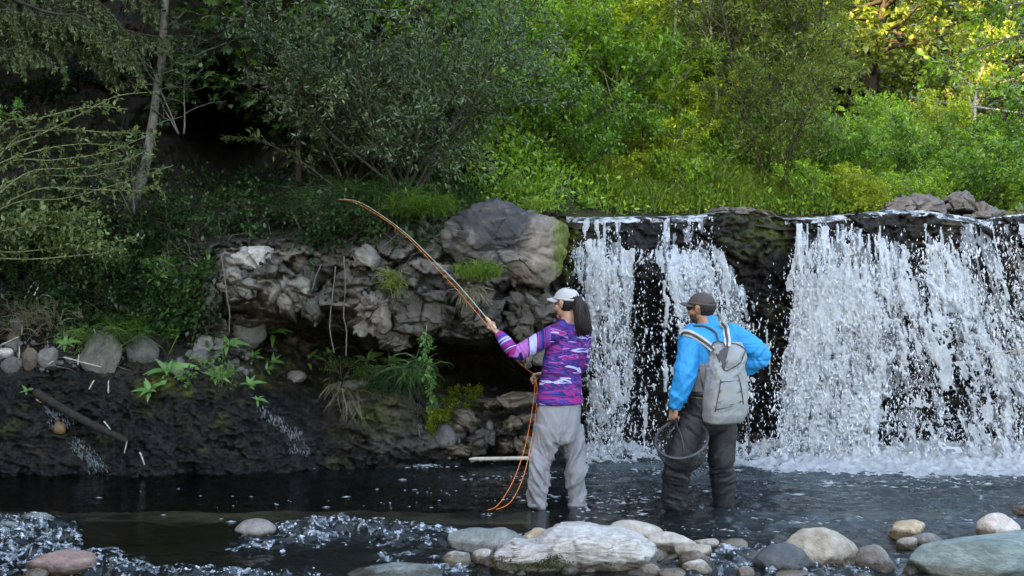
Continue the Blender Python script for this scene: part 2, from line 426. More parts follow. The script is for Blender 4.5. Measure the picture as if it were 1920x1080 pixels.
def cliff_base(px, py):
    px = np.asarray(px, float); py = np.asarray(py, float)
    # mild wobble so the table never shows as straight seams
    Q = np.stack([px / 90, py / 70, np.zeros_like(px)], -1)
    px = px + 22 * vnoise(Q, 3) * sstep(1085, 1040, px); py2 = py + 16 * vnoise(Q + 9, 4) * sstep(1085, 1000, px)
    fy = np.interp(py2, LV, np.arange(len(LV))); iy = np.clip(fy.astype(int), 0, len(LV) - 2); u = fy - iy
    fx = np.interp(px, CX, np.arange(len(CX))); ix = np.clip(fx.astype(int), 0, len(CX) - 2); w = fx - ix
    w = w * w * (3 - 2 * w)
    return (CTAB[ix, iy] * (1 - w) * (1 - u) + CTAB[ix + 1, iy] * w * (1 - u) + CTAB[ix, iy + 1] * (1 - w) * u + CTAB[ix + 1, iy + 1] * w * u)
def blob(px, py, x0, x1, y0, y1, s=18):
    return sstep(x0 - s, x0 + s, px) * sstep(x1 + s, x1 - s, px) * sstep(y0 - s, y0 + s, py) * sstep(y1 + s, y1 - s, py)
def cliff_surface(px, py):
    """-> world points, attributes"""
    px = np.asarray(px, float); py = np.asarray(py, float)
    D = cliff_base(px, py)
    W = np.stack([(px - 960) / F_PX * D, D, CAM_H - (py - HOR) / F_PX * D], -1)
    apron = blob(px, py, -900, 700, 700, 1000, 20)
    ledge = np.clip(blob(px, py, 380, 1070, 455, 668, 14), 0, 1)
    shelf = blob(px, py, 640, 1060, 735, 1000, 18)
    fall = sstep(1055, 1085, px)
    Wd = W + .05 * np.stack([fbm(W * 4, 3, 5), fbm(W * 4, 3, 6), fbm(W * 4, 3, 7)], -1)
    f1, f2, o1, t1 = worley(Wd * np.array([2.0, 2.0, 2.6]), 11)
    Wf = W + .014 * np.stack([fbm(W * 9, 2, 5), fbm(W * 9, 2, 6), fbm(W * 9, 2, 7)], -1)
    g1, g2, o2, t2 = worley((W * .5 + Wd * .5) * np.array([5.5, 5.5, 7.0]), 23)
    h1, h2, o3, t3 = worley(Wf * np.array([13, 13, 19.]), 37)
    s1, s2, o4, t4 = worley((Wf + W[:, [2, 1, 0]] * [.0, 0, .25]) * np.array([4.6, 4.6, 13.]), 51)      # flat strata
    c1 = sstep(.12, 0, f2 - f1); c2 = sstep(.12, 0, g2 - g1)
    blocky = .13 * (o1 + .9 * t1) + .075 * (o2 + t2) + .028 * (o3 + t3) - .10 * c1 - .045 * c2
    strata = .055 * (o4 + 1.0 * t4) + .035 * (o3 + t3) + .03 * (o2 + t2) - .03 * sstep(.10, 0, s2 - s1)
    rough = .06 * fbm(W * 5, 5, 71) + .035 * ridged(W * 11, 4, 81)
    v1, v2, o5, t5 = worley((Wf + W[:, [2, 0, 1]] * [.35, 0, .2]) * np.array([8, 8, 22.]), 57)
    amp = .75 + .45 * ledge - .66 * apron * (1 - shelf) + .0 * fall
    amp = amp * (1 - .25 * fall)
    up = sstep(430, 380, py)
    d = blocky * np.clip(amp, .10, 1.4) * (1 - .3 * up) + strata * np.clip((.38 * apron + .6 * shelf + .3 * fall), 0, 1) + rough * (1 - .35 * apron) + apron * (.10 * fbm(W * [1.6, 1.6, 2.6], 3, 77) + .028 * (o5 + 1.2 * t5) - .022 * sstep(.12, 0, v2 - v1) + .02 * ridged(W * [16, 16, 34], 3, 78))
    D2 = D - d
    W = np.stack([(px - 960) / F_PX * D2, D2, CAM_H - (py - HOR) / F_PX * D2 + .03 * fbm(W * 3, 3, 90)], -1)
    nz = fbm(W * 2.2, 4, 101)
    nz2 = fbm(W * 5, 4, 131)
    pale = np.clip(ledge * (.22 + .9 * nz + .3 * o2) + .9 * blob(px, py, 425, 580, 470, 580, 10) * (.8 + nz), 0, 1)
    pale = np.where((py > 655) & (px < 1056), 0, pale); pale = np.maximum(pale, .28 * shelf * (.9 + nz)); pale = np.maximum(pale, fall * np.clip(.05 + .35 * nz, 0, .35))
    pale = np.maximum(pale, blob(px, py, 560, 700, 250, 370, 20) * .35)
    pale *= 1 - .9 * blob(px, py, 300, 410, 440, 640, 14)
    soil = np.clip(sstep(470, 430, py) * sstep(1090, 1040, px) * (.6 + nz), 0, 1) * (1 - blob(px, py, 400, 800, 90, 380, 40) * .7)
    soil = np.maximum(soil, np.clip(blob(px, py, -900, 380, 560, 700, 20) * (.7 + nz), 0, 1))
    wet = np.clip(np.maximum(apron * (1 - .35 * shelf), fall * .95) + blob(px, py, -900, 1080, 850, 1000, 14), 0, 1)
    moss = np.clip(blob(px, py, 260, 420, 700, 770, 25) * (.3 + 1.6 * nz2) + blob(px, py, 440, 560, 640, 720, 20) * (.3 + 1.5 * nz2)
                   + blob(px, py, 600, 900, 700, 800, 25) * (.35 + 1.6 * nz2) + blob(px, py, 1340, 1480, 400, 480, 15) * (.35 + nz2)
                   + blob(px, py, 1410, 1480, 540, 720, 15) * (.05 + nz2) + blob(px, py, 1050, 1085, 405, 520, 8)
                   + apron * np.clip(nz2 - .25, 0, 1), 0, 1)
    return W, dict(pale=pale, soil=soil, wet=wet, moss=moss)
LIPX = [1040, 1070, 1150, 1300, 1340, 1400, 1470, 1540, 1600, 1680, 1740, 1790, 1850, 1885, 1940, 2100, 2500]
LIPY = [405, 408, 409, 406, 401, 404, 411, 408, 403, 395, 397, 404, 415, 407, 399, 402, 402]
def lip(px): return np.interp(px, LIPX, LIPY)

def relief_grid(xs, ys):
    gx, gy = np.meshgrid(xs, ys); 
    # above the lip of the falls the rows bend over the edge and run back under the upper stream
    W, a = cliff_surface(gx.ravel(), gy.ravel())
    return gx, gy, W, a
xs = np.concatenate([np.arange(-700, -60, 14), np.arange(-60, 1960, 3.0), np.arange(1960, 2500, 12)])
ys = np.concatenate([np.arange(-900, -40, 30), np.arange(-40, 380, 6), np.arange(380, 960, 2.8)])
gx, gy, W, A = relief_grid(xs, ys)
ny, nx = gx.shape
idx = np.arange(nx * ny).reshape(ny, nx)
cx = (gx[:-1, :-1] + gx[1:, 1:]) / 2; cy = (gy[:-1, :-1] + gy[1:, 1:]) / 2
keep = np.where(cx > 1045, cy > lip(cx) + 1, np.where(cx > 800, cy > 388, True))
q = np.stack([idx[:-1, :-1], idx[1:, :-1], idx[1:, 1:], idx[:-1, 1:]], -1)[keep]
used = np.zeros(nx * ny, bool); used[q.ravel()] = True
remap = np.cumsum(used) - 1
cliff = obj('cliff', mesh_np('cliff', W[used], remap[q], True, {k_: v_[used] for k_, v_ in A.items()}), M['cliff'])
tag(cliff, 'dark undercut cliff of broken limestone running along the left bank and behind the falls', kind='structure')
CL_P = W.reshape(ny, nx, 3)
def cliff_pt(px, py):
    """a point on the finished cliff"""
    i = np.clip(np.searchsorted(ys, py), 0, ny - 1); j = np.clip(np.searchsorted(xs, px), 0, nx - 1)
    return CL_P[i, j].copy()
def cliff_pts(px, py):
    i = np.clip(np.searchsorted(ys, py), 1, ny - 2); j = np.clip(np.searchsorted(xs, px), 1, nx - 2)
    p = CL_P[i, j]; n = np.cross(CL_P[i, np.minimum(j + 2, nx - 1)] - CL_P[i, np.maximum(j - 2, 0)], CL_P[np.maximum(i - 2, 0), j] - CL_P[np.minimum(i + 2, ny - 1), j])
    return p.copy(), nrm(n)

# ================================================================== HILLSIDE, VALLEY SIDE, BED
def hill_z(X, Y):
    X = np.asarray(X, float); Y = np.asarray(Y, float)
    toe = np.interp(X, [-3, -1.8, -1.0, -.4, .3, .8, 1.2, 3, 6, 12], [17, 15.5, 13.6, 12.3, 12.1, 12.5, 12.9, 13.0, 13.2, 13.5])
    m = np.interp(X, [-3, -2, -1, 0, 1, 2.2, 3.6, 5, 8, 14], [3, 2.6, 1.6, 1.15, .98, .80, .48, .33, .30, .30])
    s = np.maximum(Y - toe, 0)
    near = m * s
    cap = np.interp(X, [-2, 2.2, 3.6, 5, 9, 14], [7.5, 7.0, 4.6, 3.0, 2.7, 2.6])
    near = cap * np.tanh(near / cap)
    far = np.maximum(Y - 40, 0) * .62 + np.maximum(X - 17, 0) * .5
    Z = 2.17 + np.minimum(near + far, 24)
    Z = Z + .18 * fbm(np.stack([X * .7, Y * .7, 0 * X], -1), 3, 7) * np.clip(s / 2, 0, 1)
    rid = np.clip((-X - 7.5) * 2.0, 0, 17.5)  # ridge out of view at the left, raised to keep the low sun off
    return np.maximum(Z, rid - .6)
hx = np.concatenate([np.arange(-40, -8, 2.0), np.arange(-8, 14, .25), np.arange(14, 60, 2.0)])
hy = np.concatenate([np.arange(11.95, 26, .2), np.arange(26, 45, .8), np.arange(45, 110, 3.0)])
GX, GY = np.meshgrid(hx, hy)
hz = hill_z(GX.ravel(), GY.ravel())
# keep the hill behind the cliff relief on the left
hv = np.stack([GX.ravel(), GY.ravel(), hz], -1)
ii = np.arange(GX.size).reshape(GX.shape)
hq = np.stack([ii[:-1, :-1], ii[:-1, 1:], ii[1:, 1:], ii[1:, :-1]], -1)
hcx = (GX[:-1, :-1] + GX[1:, 1:]) / 2; hcy = (GY[:-1, :-1] + GY[1:, 1:]) / 2
hq = hq[~((hcx < -1.2) & (hcy < 16.5) & (hcx > -9))]
tag(obj('hillside', mesh_np('hillside', hv, hq.reshape(-1, 4)), M['soil']), 'steep overgrown hillside rising behind the waterfall', kind='structure')
vx = np.arange(-60, -5.8, 1.2); vy = np.arange(-40, 20, 1.5); VX, VY = np.meshgrid(vx, vy)
vz = np.clip((-VX - 6.6) * 1.9, -.8, 17.5) + .5 * fbm(np.stack([VX.ravel() * .3, VY.ravel() * .3, 0 * VX.ravel()], -1), 3, 8).reshape(VX.shape)  # unseen slope; crest height set so its shade covers the gorge
ii = np.arange(VX.size).reshape(VX.shape)
tag(obj('valley_side', mesh_np('valley_side', np.stack([VX.ravel(), VY.ravel(), vz.ravel()], -1), np.stack([ii[:-1, :-1], ii[:-1, 1:], ii[1:, 1:], ii[1:, :-1]], -1).reshape(-1, 4)), M['soil']),
    'steep valley side beyond the left bank, unseen, its height set to shade the gorge', kind='structure')
bx = np.concatenate([np.arange(-60, -6, 4), np.arange(-6, 8, .12), np.arange(8, 80, 4)]); by = np.concatenate([np.arange(-60, 4, 3), np.arange(4, 13, .12)])
BX, BY = np.meshgrid(bx, by)
def bed_z(X, Y):
    X = np.asarray(X, float); Y = np.asarray(Y, float)
    z = -.24 - .05 * sstep(.6, 1.4, X) - .25 * sstep(9.4, 10.6, Y) + .10 * sstep(8.2, 7.2, Y) + .75 * sstep(5.6, 3.0, Y) + .5 * sstep(8, 14, X)
    return z + .05 * fbm(np.stack([X * 3, Y * 3, 0 * X], -1), 4, 12)
ii = np.arange(BX.size).reshape(BX.shape)
tag(obj('river_bed', mesh_np('river_bed', np.stack([BX.ravel(), BY.ravel(), bed_z(BX.ravel(), BY.ravel())], -1), np.stack([ii[:-1, :-1], ii[:-1, 1:], ii[1:, 1:], ii[1:, :-1]], -1).reshape(-1, 4)), M['bed']),
    'brown gravel river bed under the pool', kind='structure')

def quantile_noise(a):
    r = np.empty(a.size); r[np.argsort(a.ravel())] = np.linspace(0, 1, a.size); return r.reshape(a.shape)
# ================================================================== POOL WATER
wx = np.concatenate([np.arange(-16, -4.7, .5), np.arange(-4.7, 4.9, .022), np.arange(4.9, 18, .5)])
wy = np.concatenate([np.arange(3, 6.6, .15), np.arange(6.6, 8.4, .02), np.arange(8.4, 11.8, .03), np.arange(11.8, 13.2, .2)])
WX, WY = np.meshgrid(wx, wy); wxr, wyr = WX.ravel(), WY.ravel()
def rapid_mask(X, Y):
    px = 960 + X / Y * F_PX; py = HOR + CAM_H * F_PX / Y
    n = fbm(np.stack([X * 1.3, Y * 1.6, 0 * X], -1), 3, 203)
    edge = np.interp(px, [-200, 0, 120, 240, 420, 560, 640, 860, 900, 1000], [955, 962, 968, 1035, 1012, 975, 965, 985, 1000, 1300])
    hole = blob(px, py, 150, 420, 985, 1030, 18) + blob(px, py, 280, 700, 1035, 1075, 16) * .75
    m = sstep(-10, 22, py - edge) * sstep(905, 850, px) * np.clip(1 - hole, 0, 1)
    m2 = .55 * sstep(1000, 1040, py) * sstep(1240, 1280, px) * sstep(1760, 1700, px)
    return np.clip(np.maximum(m, m2) * (.75 + .9 * n), 0, 1)
def churn_mask(X, Y):
    px = 960 + X / Y * F_PX
    return np.clip(sstep(1060, 1120, px) * sstep(10.0, 11.4, Y) * np.interp(px, [1050, 1150, 1260, 1400, 1500, 2000], [.3, .9, .5, .7, 1, 1]), 0, 1)
def water_h(X, Y):
    P = np.stack([X, Y, 0 * X], -1)
    r = rapid_mask(X, Y); c = churn_mask(X, Y)
    rip = .0035 * fbm(P * [5, 11, 1], 4, 210) + .0018 * vnoise(P * [16, 30, 1], 214)
    rip = rip * (1.25 + 6.0 * sstep(.2, 1.2, X) * sstep(7.4, 8.4, Y) + .8 * sstep(9.6, 10.4, Y))
    h = rip + r * (.085 * ridged(P * [5.5, 9, 1], 4, 220) + .04 * fbm(P * [18, 24, 1], 3, 230) - .01) + c * (.045 * ridged(P * [6, 8, 1], 4, 240) + .03 * fbm(P * [18, 20, 1], 3, 250))
    # rings round the legs
    for (lx, ly) in LEGS:
        d = np.hypot(X - lx, Y - ly); h = h + .004 * np.sin(d * 62) * np.exp(-d * 5.5) * (d > .05)
    return h
LEGS = [tuple(at(1008, 948, 9.0)[:2]), tuple(at(1081, 948, 9.0)[:2]), tuple(at(1264, 948, 9.0)[:2]), tuple(at(1356, 948, 9.0)[:2])]
wz = water_h(wxr, wyr)
wpx_ = 960 + wxr / wyr * F_PX
AER_SHEEN = np.clip((.03 + .24 * sstep(9.2, 11.2, wyr) * sstep(1000, 1150, wpx_) + .11 * sstep(1250, 1500, wpx_) * sstep(7.4, 8.6, wyr) + .04 * sstep(9.5, 11, wyr)) * (1 + 1.1 * fbm(np.stack([wxr * 1.8, wyr * 5, 0 * wxr], -1), 3, 206)), 0, .9) * sstep(-2.5, 0, wxr) + .07 * rapid_mask(wxr, wyr)  # sky reflection painted in at the right; aerated water near the falls
ii = np.arange(WX.size).reshape(WX.shape)
tag(obj('river_water', mesh_np('river_water', np.stack([wxr, wyr, wz], -1), np.stack([ii[:-1, :-1], ii[:-1, 1:], ii[1:, 1:], ii[1:, :-1]], -1).reshape(-1, 4), True, dict(aer_sheen=AER_SHEEN)), M['water']),
    'dark clear pool below the falls with rapids at the near edge', kind='structure')

# white flecks and broken foam on the water
rg = np.random.default_rng(5)
def flecks(mb, P, U, V, Wn):
    """irregular flattened octahedra; U,V,Wn half-axis vectors (N,3)"""
    n = len(P); v = np.stack([P + U, P + V, P - U, P - V, P + Wn, P - Wn], 1).reshape(-1, 3)
    b = np.arange(n)[:, None] * 6
    t = np.array([[0, 1, 4], [1, 2, 4], [2, 3, 4], [3, 0, 4], [1, 0, 5], [2, 1, 5], [3, 2, 5], [0, 3, 5]])
    mb.add(v, (b[:, None, :] + t[None]).reshape(-1, 3))
def rand_flecks(mb, P, sx, sy, sz, jit=.5):
    n = len(P); a = rg.uniform(0, 2 * math.pi, n)
    k = lambda s: (np.broadcast_to(s, (n,)) * rg.uniform(1 - jit, 1 + jit, n))
    U = np.stack([np.cos(a), np.sin(a) * .5, rg.normal(0, .15, n)], -1) * k(sx)[:, None]
    V = np.stack([-np.sin(a) * .7, np.cos(a) * .7, rg.normal(0, .15, n)], -1) * k(sy)[:, None]
    Wn = np.stack([rg.normal(0, .25, n), rg.normal(0, .25, n), np.ones(n)], -1) * k(sz)[:, None]
    flecks(mb, P, U, V, Wn)
fm = MB()
# rapids
cand = np.stack([rg.uniform(-4.2, 3.2, 150000), rg.uniform(6.75, 8.9, 150000)], -1)
pr = rapid_mask(cand[:, 0], cand[:, 1]); hh = water_h(cand[:, 0], cand[:, 1])
sel = rg.random(len(cand)) < pr * sstep(.015, .07, hh) * .62 * quantile_noise(fbm(np.stack([cand[:, 0] * 5, cand[:, 1] * 7, 0 * hh], -1), 3, 231))
P_ = np.stack([cand[sel, 0], cand[sel, 1], hh[sel] + .002], -1)
sz_ = rg.lognormal(math.log(.0050), .6, len(P_)).clip(.0015, .022)
rand_flecks(fm, P_, sz_, sz_ * .7, sz_ * .45)
tag(obj('rapids_foam', fm.mesh('rapids_foam', False), M['drop']), 'white broken water glinting on the rapids at the near edge', kind='stuff')
X_ = np.arange(-3.7, 2.9, .011); Y_ = np.arange(6.8, 8.6, .016); gx, gy = np.meshgrid(X_, Y_); fx, fy = gx.ravel(), gy.ravel(); P_ = np.stack([fx, fy, 0 * fx], -1)
rm_ = rapid_mask(fx, fy); wh_ = water_h(fx, fy)
nzv = quantile_noise(.8 * wh_ / .06 + fbm(P_ * [9, 14, 1], 4, 640) + .7 * fbm(P_ * [30, 40, 1], 3, 641))
on = (nzv > 1 - .30 * sstep(.15, .7, rm_)).reshape(gx.shape)
ii = np.arange(gx.size).reshape(gx.shape); q = np.stack([ii[:-1, :-1], ii[:-1, 1:], ii[1:, 1:], ii[1:, :-1]], -1)[on[:-1, :-1]]
v_ = np.stack([fx, fy, wh_ + .003 + .010 * np.clip(fbm(P_ * [40, 50, 1], 3, 642), 0, 1)], -1); u_ = np.zeros(len(v_), bool); u_[q.ravel()] = True; r_ = np.cumsum(u_) - 1
k = NT('rapids_froth'); nn = k.noise(k.coord(), 26, 4, .6); bs = k.bsdf(k.ramp(nn, [(.35, (.16, .18, .20)), (.66, (.50, .54, .59))]), .18, .6, k.bump(nn, .5, .01)); tp = k.n('ShaderNodeBsdfTransparent'); mx_ = k.n('ShaderNodeMixShader')
k.l(k.ramp(nn, [(.40, .05), (.64, .72)]), mx_.inputs[0]); k.l(tp.outputs[0], mx_.inputs[1]); k.l(bs.outputs[0], mx_.inputs[2]); k.done(mx_)
tag(obj('rapids_froth', mesh_np('rapids_froth', v_[u_], r_[q]), k.m), 'lacy grey-white froth over the rapids at the near edge', kind='stuff')
# pool flecks: drifting foam in broken rows
fm = MB()
cand = np.stack([rg.uniform(-4.4, 4.8, 60000), rg.uniform(7.6, 11.3, 60000)], -1)
px_ = 960 + cand[:, 0] / cand[:, 1] * F_PX; py_ = HOR + CAM_H * F_PX / cand[:, 1]
n1 = fbm(np.stack([cand[:, 0] * 1.4, cand[:, 1] * 3.2, 0 * px_], -1), 4, 260)
dn = np.interp(px_, [0, 300, 600, 900, 1100, 1300, 1500, 1920], [.015, .03, .06, .16, .5, .8, .8, .8]) * np.interp(py_, [855, 880, 900, 930, 960, 1000, 1040], [1, .95, .65, .5, .45, .22, .1])
dn = dn + .35 * blob(px_, py_, 430, 1000, 862, 880, 6)+ .10 * blob(px_, py_, 880, 1420, 935, 965, 8)
sel = rg.random(len(cand)) < dn * sstep(-.05, .32, n1) * .42
P_ = np.stack([cand[sel, 0], cand[sel, 1], water_h(cand[sel, 0], cand[sel, 1]) + .001], -1)
sz_ = rg.lognormal(math.log(.0085), .65, len(P_)).clip(.002, .045)
n = len(P_); ang = rg.normal(0, .5, n)
U = np.stack([np.cos(ang), np.sin(ang), 0 * ang], -1) * (sz_ * rg.uniform(.8, 2.4, n))[:, None]
V = np.stack([-np.sin(ang), np.cos(ang), 0 * ang], -1) * (sz_ * rg.uniform(.5, 1.2, n))[:, None]
flecks(fm, P_, U, V, np.stack([0 * ang, 0 * ang, np.full(n, 1.0)], -1) * (.002 + sz_ * .18)[:, None])
tag(obj('drifting_foam', fm.mesh('drifting_foam', False), M['foam']), 'white flecks of foam drifting on the dark pool', kind='stuff')

# ================================================================== THE FALLS
def col(px, py, ypts, lpts, rpts, dpts, s=7):
    """a falling column with moving edges"""
    l = np.interp(py, ypts, lpts); r = np.interp(py, ypts, rpts); d = np.interp(py, ypts, dpts)
    return d * sstep(l - s, l + s, px) * sstep(r + s, r - s, px) * (py > ypts[0]) * (py < ypts[-1] + 12)
def stream(px, py, pts, w, d):
    p = np.array(pts, float); x = np.interp(py, p[:, 1], p[:, 0]); ww = np.interp(py, p[:, 1], w if hasattr(w, '__len__') else [w] * len(p))
    return d * np.exp(-((px - x) / ww) ** 2) * (py >= p[0, 1]) * (py <= p[-1, 1])
def fall_density(px, py):
    L = lip(px); d = 0 * px
    Q_ = np.stack([px / 16, py / 34, 0 * px], -1); w_ = sstep(404, 450, py)
    px = px + (6 * vnoise(Q_, 901) + 3 * vnoise(Q_ * 2.3, 902)) * w_; py = py + (9 * vnoise(Q_ * [1.2, .5, 1] + 5, 903)) * sstep(412, 470, py)
    mx = lambda b: np.maximum(d, b)
    # left fall: thin threads over the dark sill
    for sx, w, k in ((1098, 6, .35), (1118, 5, .3), (1140, 9, .55), (1160, 7, .6), (1178, 4, .25), (1246, 8, .75), (1262, 5, .45), (1292, 5, .6), (1312, 7, .65), (1334, 6, .6)):
        d = mx(stream(px, py, [(sx, 404), (sx - 2, 480)], w, k))
    d = mx(col(px, py, [448, 470, 520, 600, 700, 780, 850], [1072, 1074, 1082, 1092, 1100, 1102, 1108], [1150, 1190, 1188, 1184, 1178, 1172, 1166], [.5, .88, .86, .8, .72, .68, .66]))
    d = mx(col(px, py, [464, 478, 500], [1165, 1165, 1170], [1262, 1262, 1240], [.25, .5, .1], 10))
    d = mx(col(px, py, [462, 480, 520, 560, 600, 650, 700], [1242, 1238, 1252, 1262, 1268, 1280, 1290], [1345, 1352, 1375, 1395, 1408, 1412, 1410], [.5, .82, .82, .72, .6, .4, .22]))
    d = mx(stream(px, py, [(1250, 520), (1248, 640), (1246, 740)], 4, .6)); d = mx(stream(px, py, [(1206, 540), (1208, 840)], 3, .3))
    d = mx(stream(px, py, [(1222, 600), (1222, 800)], 3, .22)); d = mx(stream(px, py, [(1396, 600), (1400, 740), (1402, 850)], 12, .36))
    d = mx(stream(px, py, [(1180, 560), (1184, 700), (1186, 850)], 6, .4)); d = mx(stream(px, py, [(1440, 520), (1436, 700)], 3, .28))
    d = mx(col(px, py, [560, 700, 850], [1180, 1185, 1185], [1430, 1440, 1450], [.05, .07, .09], 20))
    # right fall
    e = col(px, py, [418, 440, 470, 520, 600, 700, 780, 850], [1492, 1490, 1486, 1484, 1480, 1472, 1464, 1458], [1600, 1640, 1655, 1662, 1664, 1660, 1652, 1648], [.2, .45, .72, .88, .97, .97, .92, .86], 9)
    e *= 1 - .9 * stream(px, py, [(1530, 500), (1536, 540), (1530, 590)], 7, 1) - .5 * stream(px, py, [(1612, 410), (1618, 470), (1612, 520)], 6, 1)
    d = mx(e)
    f = col(px, py, [418, 450, 480, 520, 600, 640, 700, 780, 850], [1630] * 9, [2600] * 9, [.26, .40, .56, .64, .70, .62, .46, .40, .38], 14)
    f *= 1 - .75 * blob(px, py, 1600, 1800, 405, 452, 12)
    for hx_, hy_, wx_, wy_, k in ((2010, 520, 24, 60, .7), (2090, 640, 30, 80, .7), (2170, 560, 40, 90, .8), (2260, 700, 30, 110, .8), (2330, 560, 40, 120, .8), (1712, 495, 12, 38, .9), (1840, 500, 16, 45, .7), (1890, 560, 22, 60, .75), (1690, 700, 26, 70, .6), (1730, 790, 30, 50, .55), (1800, 760, 22, 80, .6), (1880, 700, 14, 60, .5), (1660, 610, 10, 40, .5), (1780, 640, 26, 40, .45)):
        f *= 1 - k * np.exp(-((px - hx_) / wx_) ** 2 - ((py - hy_) / wy_) ** 2)
    d = mx(f)
    d = mx(stream(px, py, [(1722, 530), (1760, 545), (1800, 575), (1838, 620), (1866, 680), (1884, 760), (1890, 860)], [10, 22, 26, 24, 22, 20, 20], .86))
    d = mx(stream(px, py, [(1815, 418), (1850, 470), (1880, 560), (1905, 700), (1912, 860)], 14, .62))
    d = mx(stream(px, py, [(1690, 470), (1688, 640), (1700, 720), (1712, 850)], 9, .7)); d = mx(stream(px, py, [(1760, 600), (1764, 850)], 8, .62))
    d = mx(stream(px, py, [(1826, 620), (1832, 850)], 7, .55))
    d *= py > L + 3
    return np.clip(d, 0, 1)
def flow_drift(x, y):
    t = np.clip((y - 425) / 430, 0, 1.1)
    return np.interp(x, [1060, 1100, 1180, 1240, 1330, 1420, 1450, 1470, 1500, 1600, 1700, 1800, 1900, 2100], [30, 26, 10, 6, 60, 70, 20, -36, -28, 0, 60, 115, 130, 130]) * t ** 1.2
def core_density(x, y):
    Q_ = np.stack([x / 26, y / 40, 0 * x], -1); x = x + 12 * vnoise(Q_, 911); y = y + 16 * vnoise(Q_ + 4, 912)
    d = .95 * blob(x, y, 1500, 1640, 500, 840, 34) * np.interp(y, [480, 560, 680, 850], [.75, 1, .85, .6]) + .55 * blob(x, y, 1640, 1730, 480, 640, 30)
    d = np.maximum(d, stream(x, y, [(1722, 530), (1760, 545), (1800, 575), (1838, 620), (1866, 680), (1884, 760), (1890, 860)], [10, 20, 22, 20, 18, 16, 16], .85))
    d = np.maximum(d, .5 * blob(x, y, 1090, 1170, 480, 620, 20)); d = np.maximum(d, .45 * blob(x, y, 1265, 1370, 490, 570, 20))
    return d
def water_layer(x0, x1, step, off, seed, gain, thick):
    X_ = np.arange(x0, x1, step); Y_ = np.arange(404, 872, step * 1.2); gx, gy = np.meshgrid(X_, Y_)
    base = cliff_base(gx.ravel(), gy.ravel()).reshape(gx.shape)
    base = np.minimum.accumulate(base, 0)                       # water leaves the rock at its farthest point out and falls free
    base = base - .22 * sstep(404, 480, gy) * np.clip((gy - 404) / 460, 0, 1) - .06
    wob = 5 * vnoise(np.stack([gx.ravel() / 30, gy.ravel() / 90, np.full(gx.size, seed)], -1), seed).reshape(gx.shape)
    fan = gx + wob - flow_drift(gx, gy)
    P = np.stack([fan.ravel(), gy.ravel(), np.full(gx.size, seed * 1.3)], -1)
    st = .8 * vnoise(P * [1 / 4.5, 1 / 70., 1], seed + 1) + .7 * vnoise(P * [1 / 9., 1 / 110., 1], seed + 7) + .8 * vnoise(P * [1 / 19., 1 / 170., 1], seed + 2)
    fl = .65 * vnoise(P * [1 / 5., 1 / 10., 1], seed + 3) + .55 * vnoise(P * [1 / 2.6, 1 / 5., 1], seed + 4) + .8 * vnoise(P * [1 / 15., 1 / 30., 1], seed + 5) + .5 * vnoise(P * [1 / 40., 1 / 60., 1], seed + 8)
    mixy = np.clip((gy.ravel() - 420) / 240, 0.15, .85)
    nzv = quantile_noise(st * (1 - .55 * mixy) + fl * (.35 + .55 * mixy)).reshape(gx.shape)
    dens = fall_density(gx.ravel(), gy.ravel())
    dens = (dens ** 1.4).reshape(gx.shape) * gain
    if gain == 0: dens = np.clip(core_density(gx.ravel(), gy.ravel()).reshape(gx.shape), 0, 1)
    on = nzv < dens
    sm_ = vnoise(P * [1 / 14., 1 / 40., 1], seed + 6) + .35 * fl
    dep = base - off - thick * (st * .35 + sm_ * .55).reshape(gx.shape) * np.clip((gy - 404) / 60, 0, 1)
    dep -= thick * 1.2 * np.clip(dens - nzv, 0, .4) / .4
    W_ = np.stack([(gx - 960) / F_PX * dep, dep, CAM_H - (gy - HOR) / F_PX * dep], -1)
    ii = np.arange(gx.size).reshape(gx.shape)
    q = np.stack([ii[:-1, :-1], ii[1:, :-1], ii[1:, 1:], ii[:-1, 1:]], -1)[on[:-1, :-1] & (on[1:, 1:] | on[1:, :-1])]
    return W_.reshape(-1, 3), q
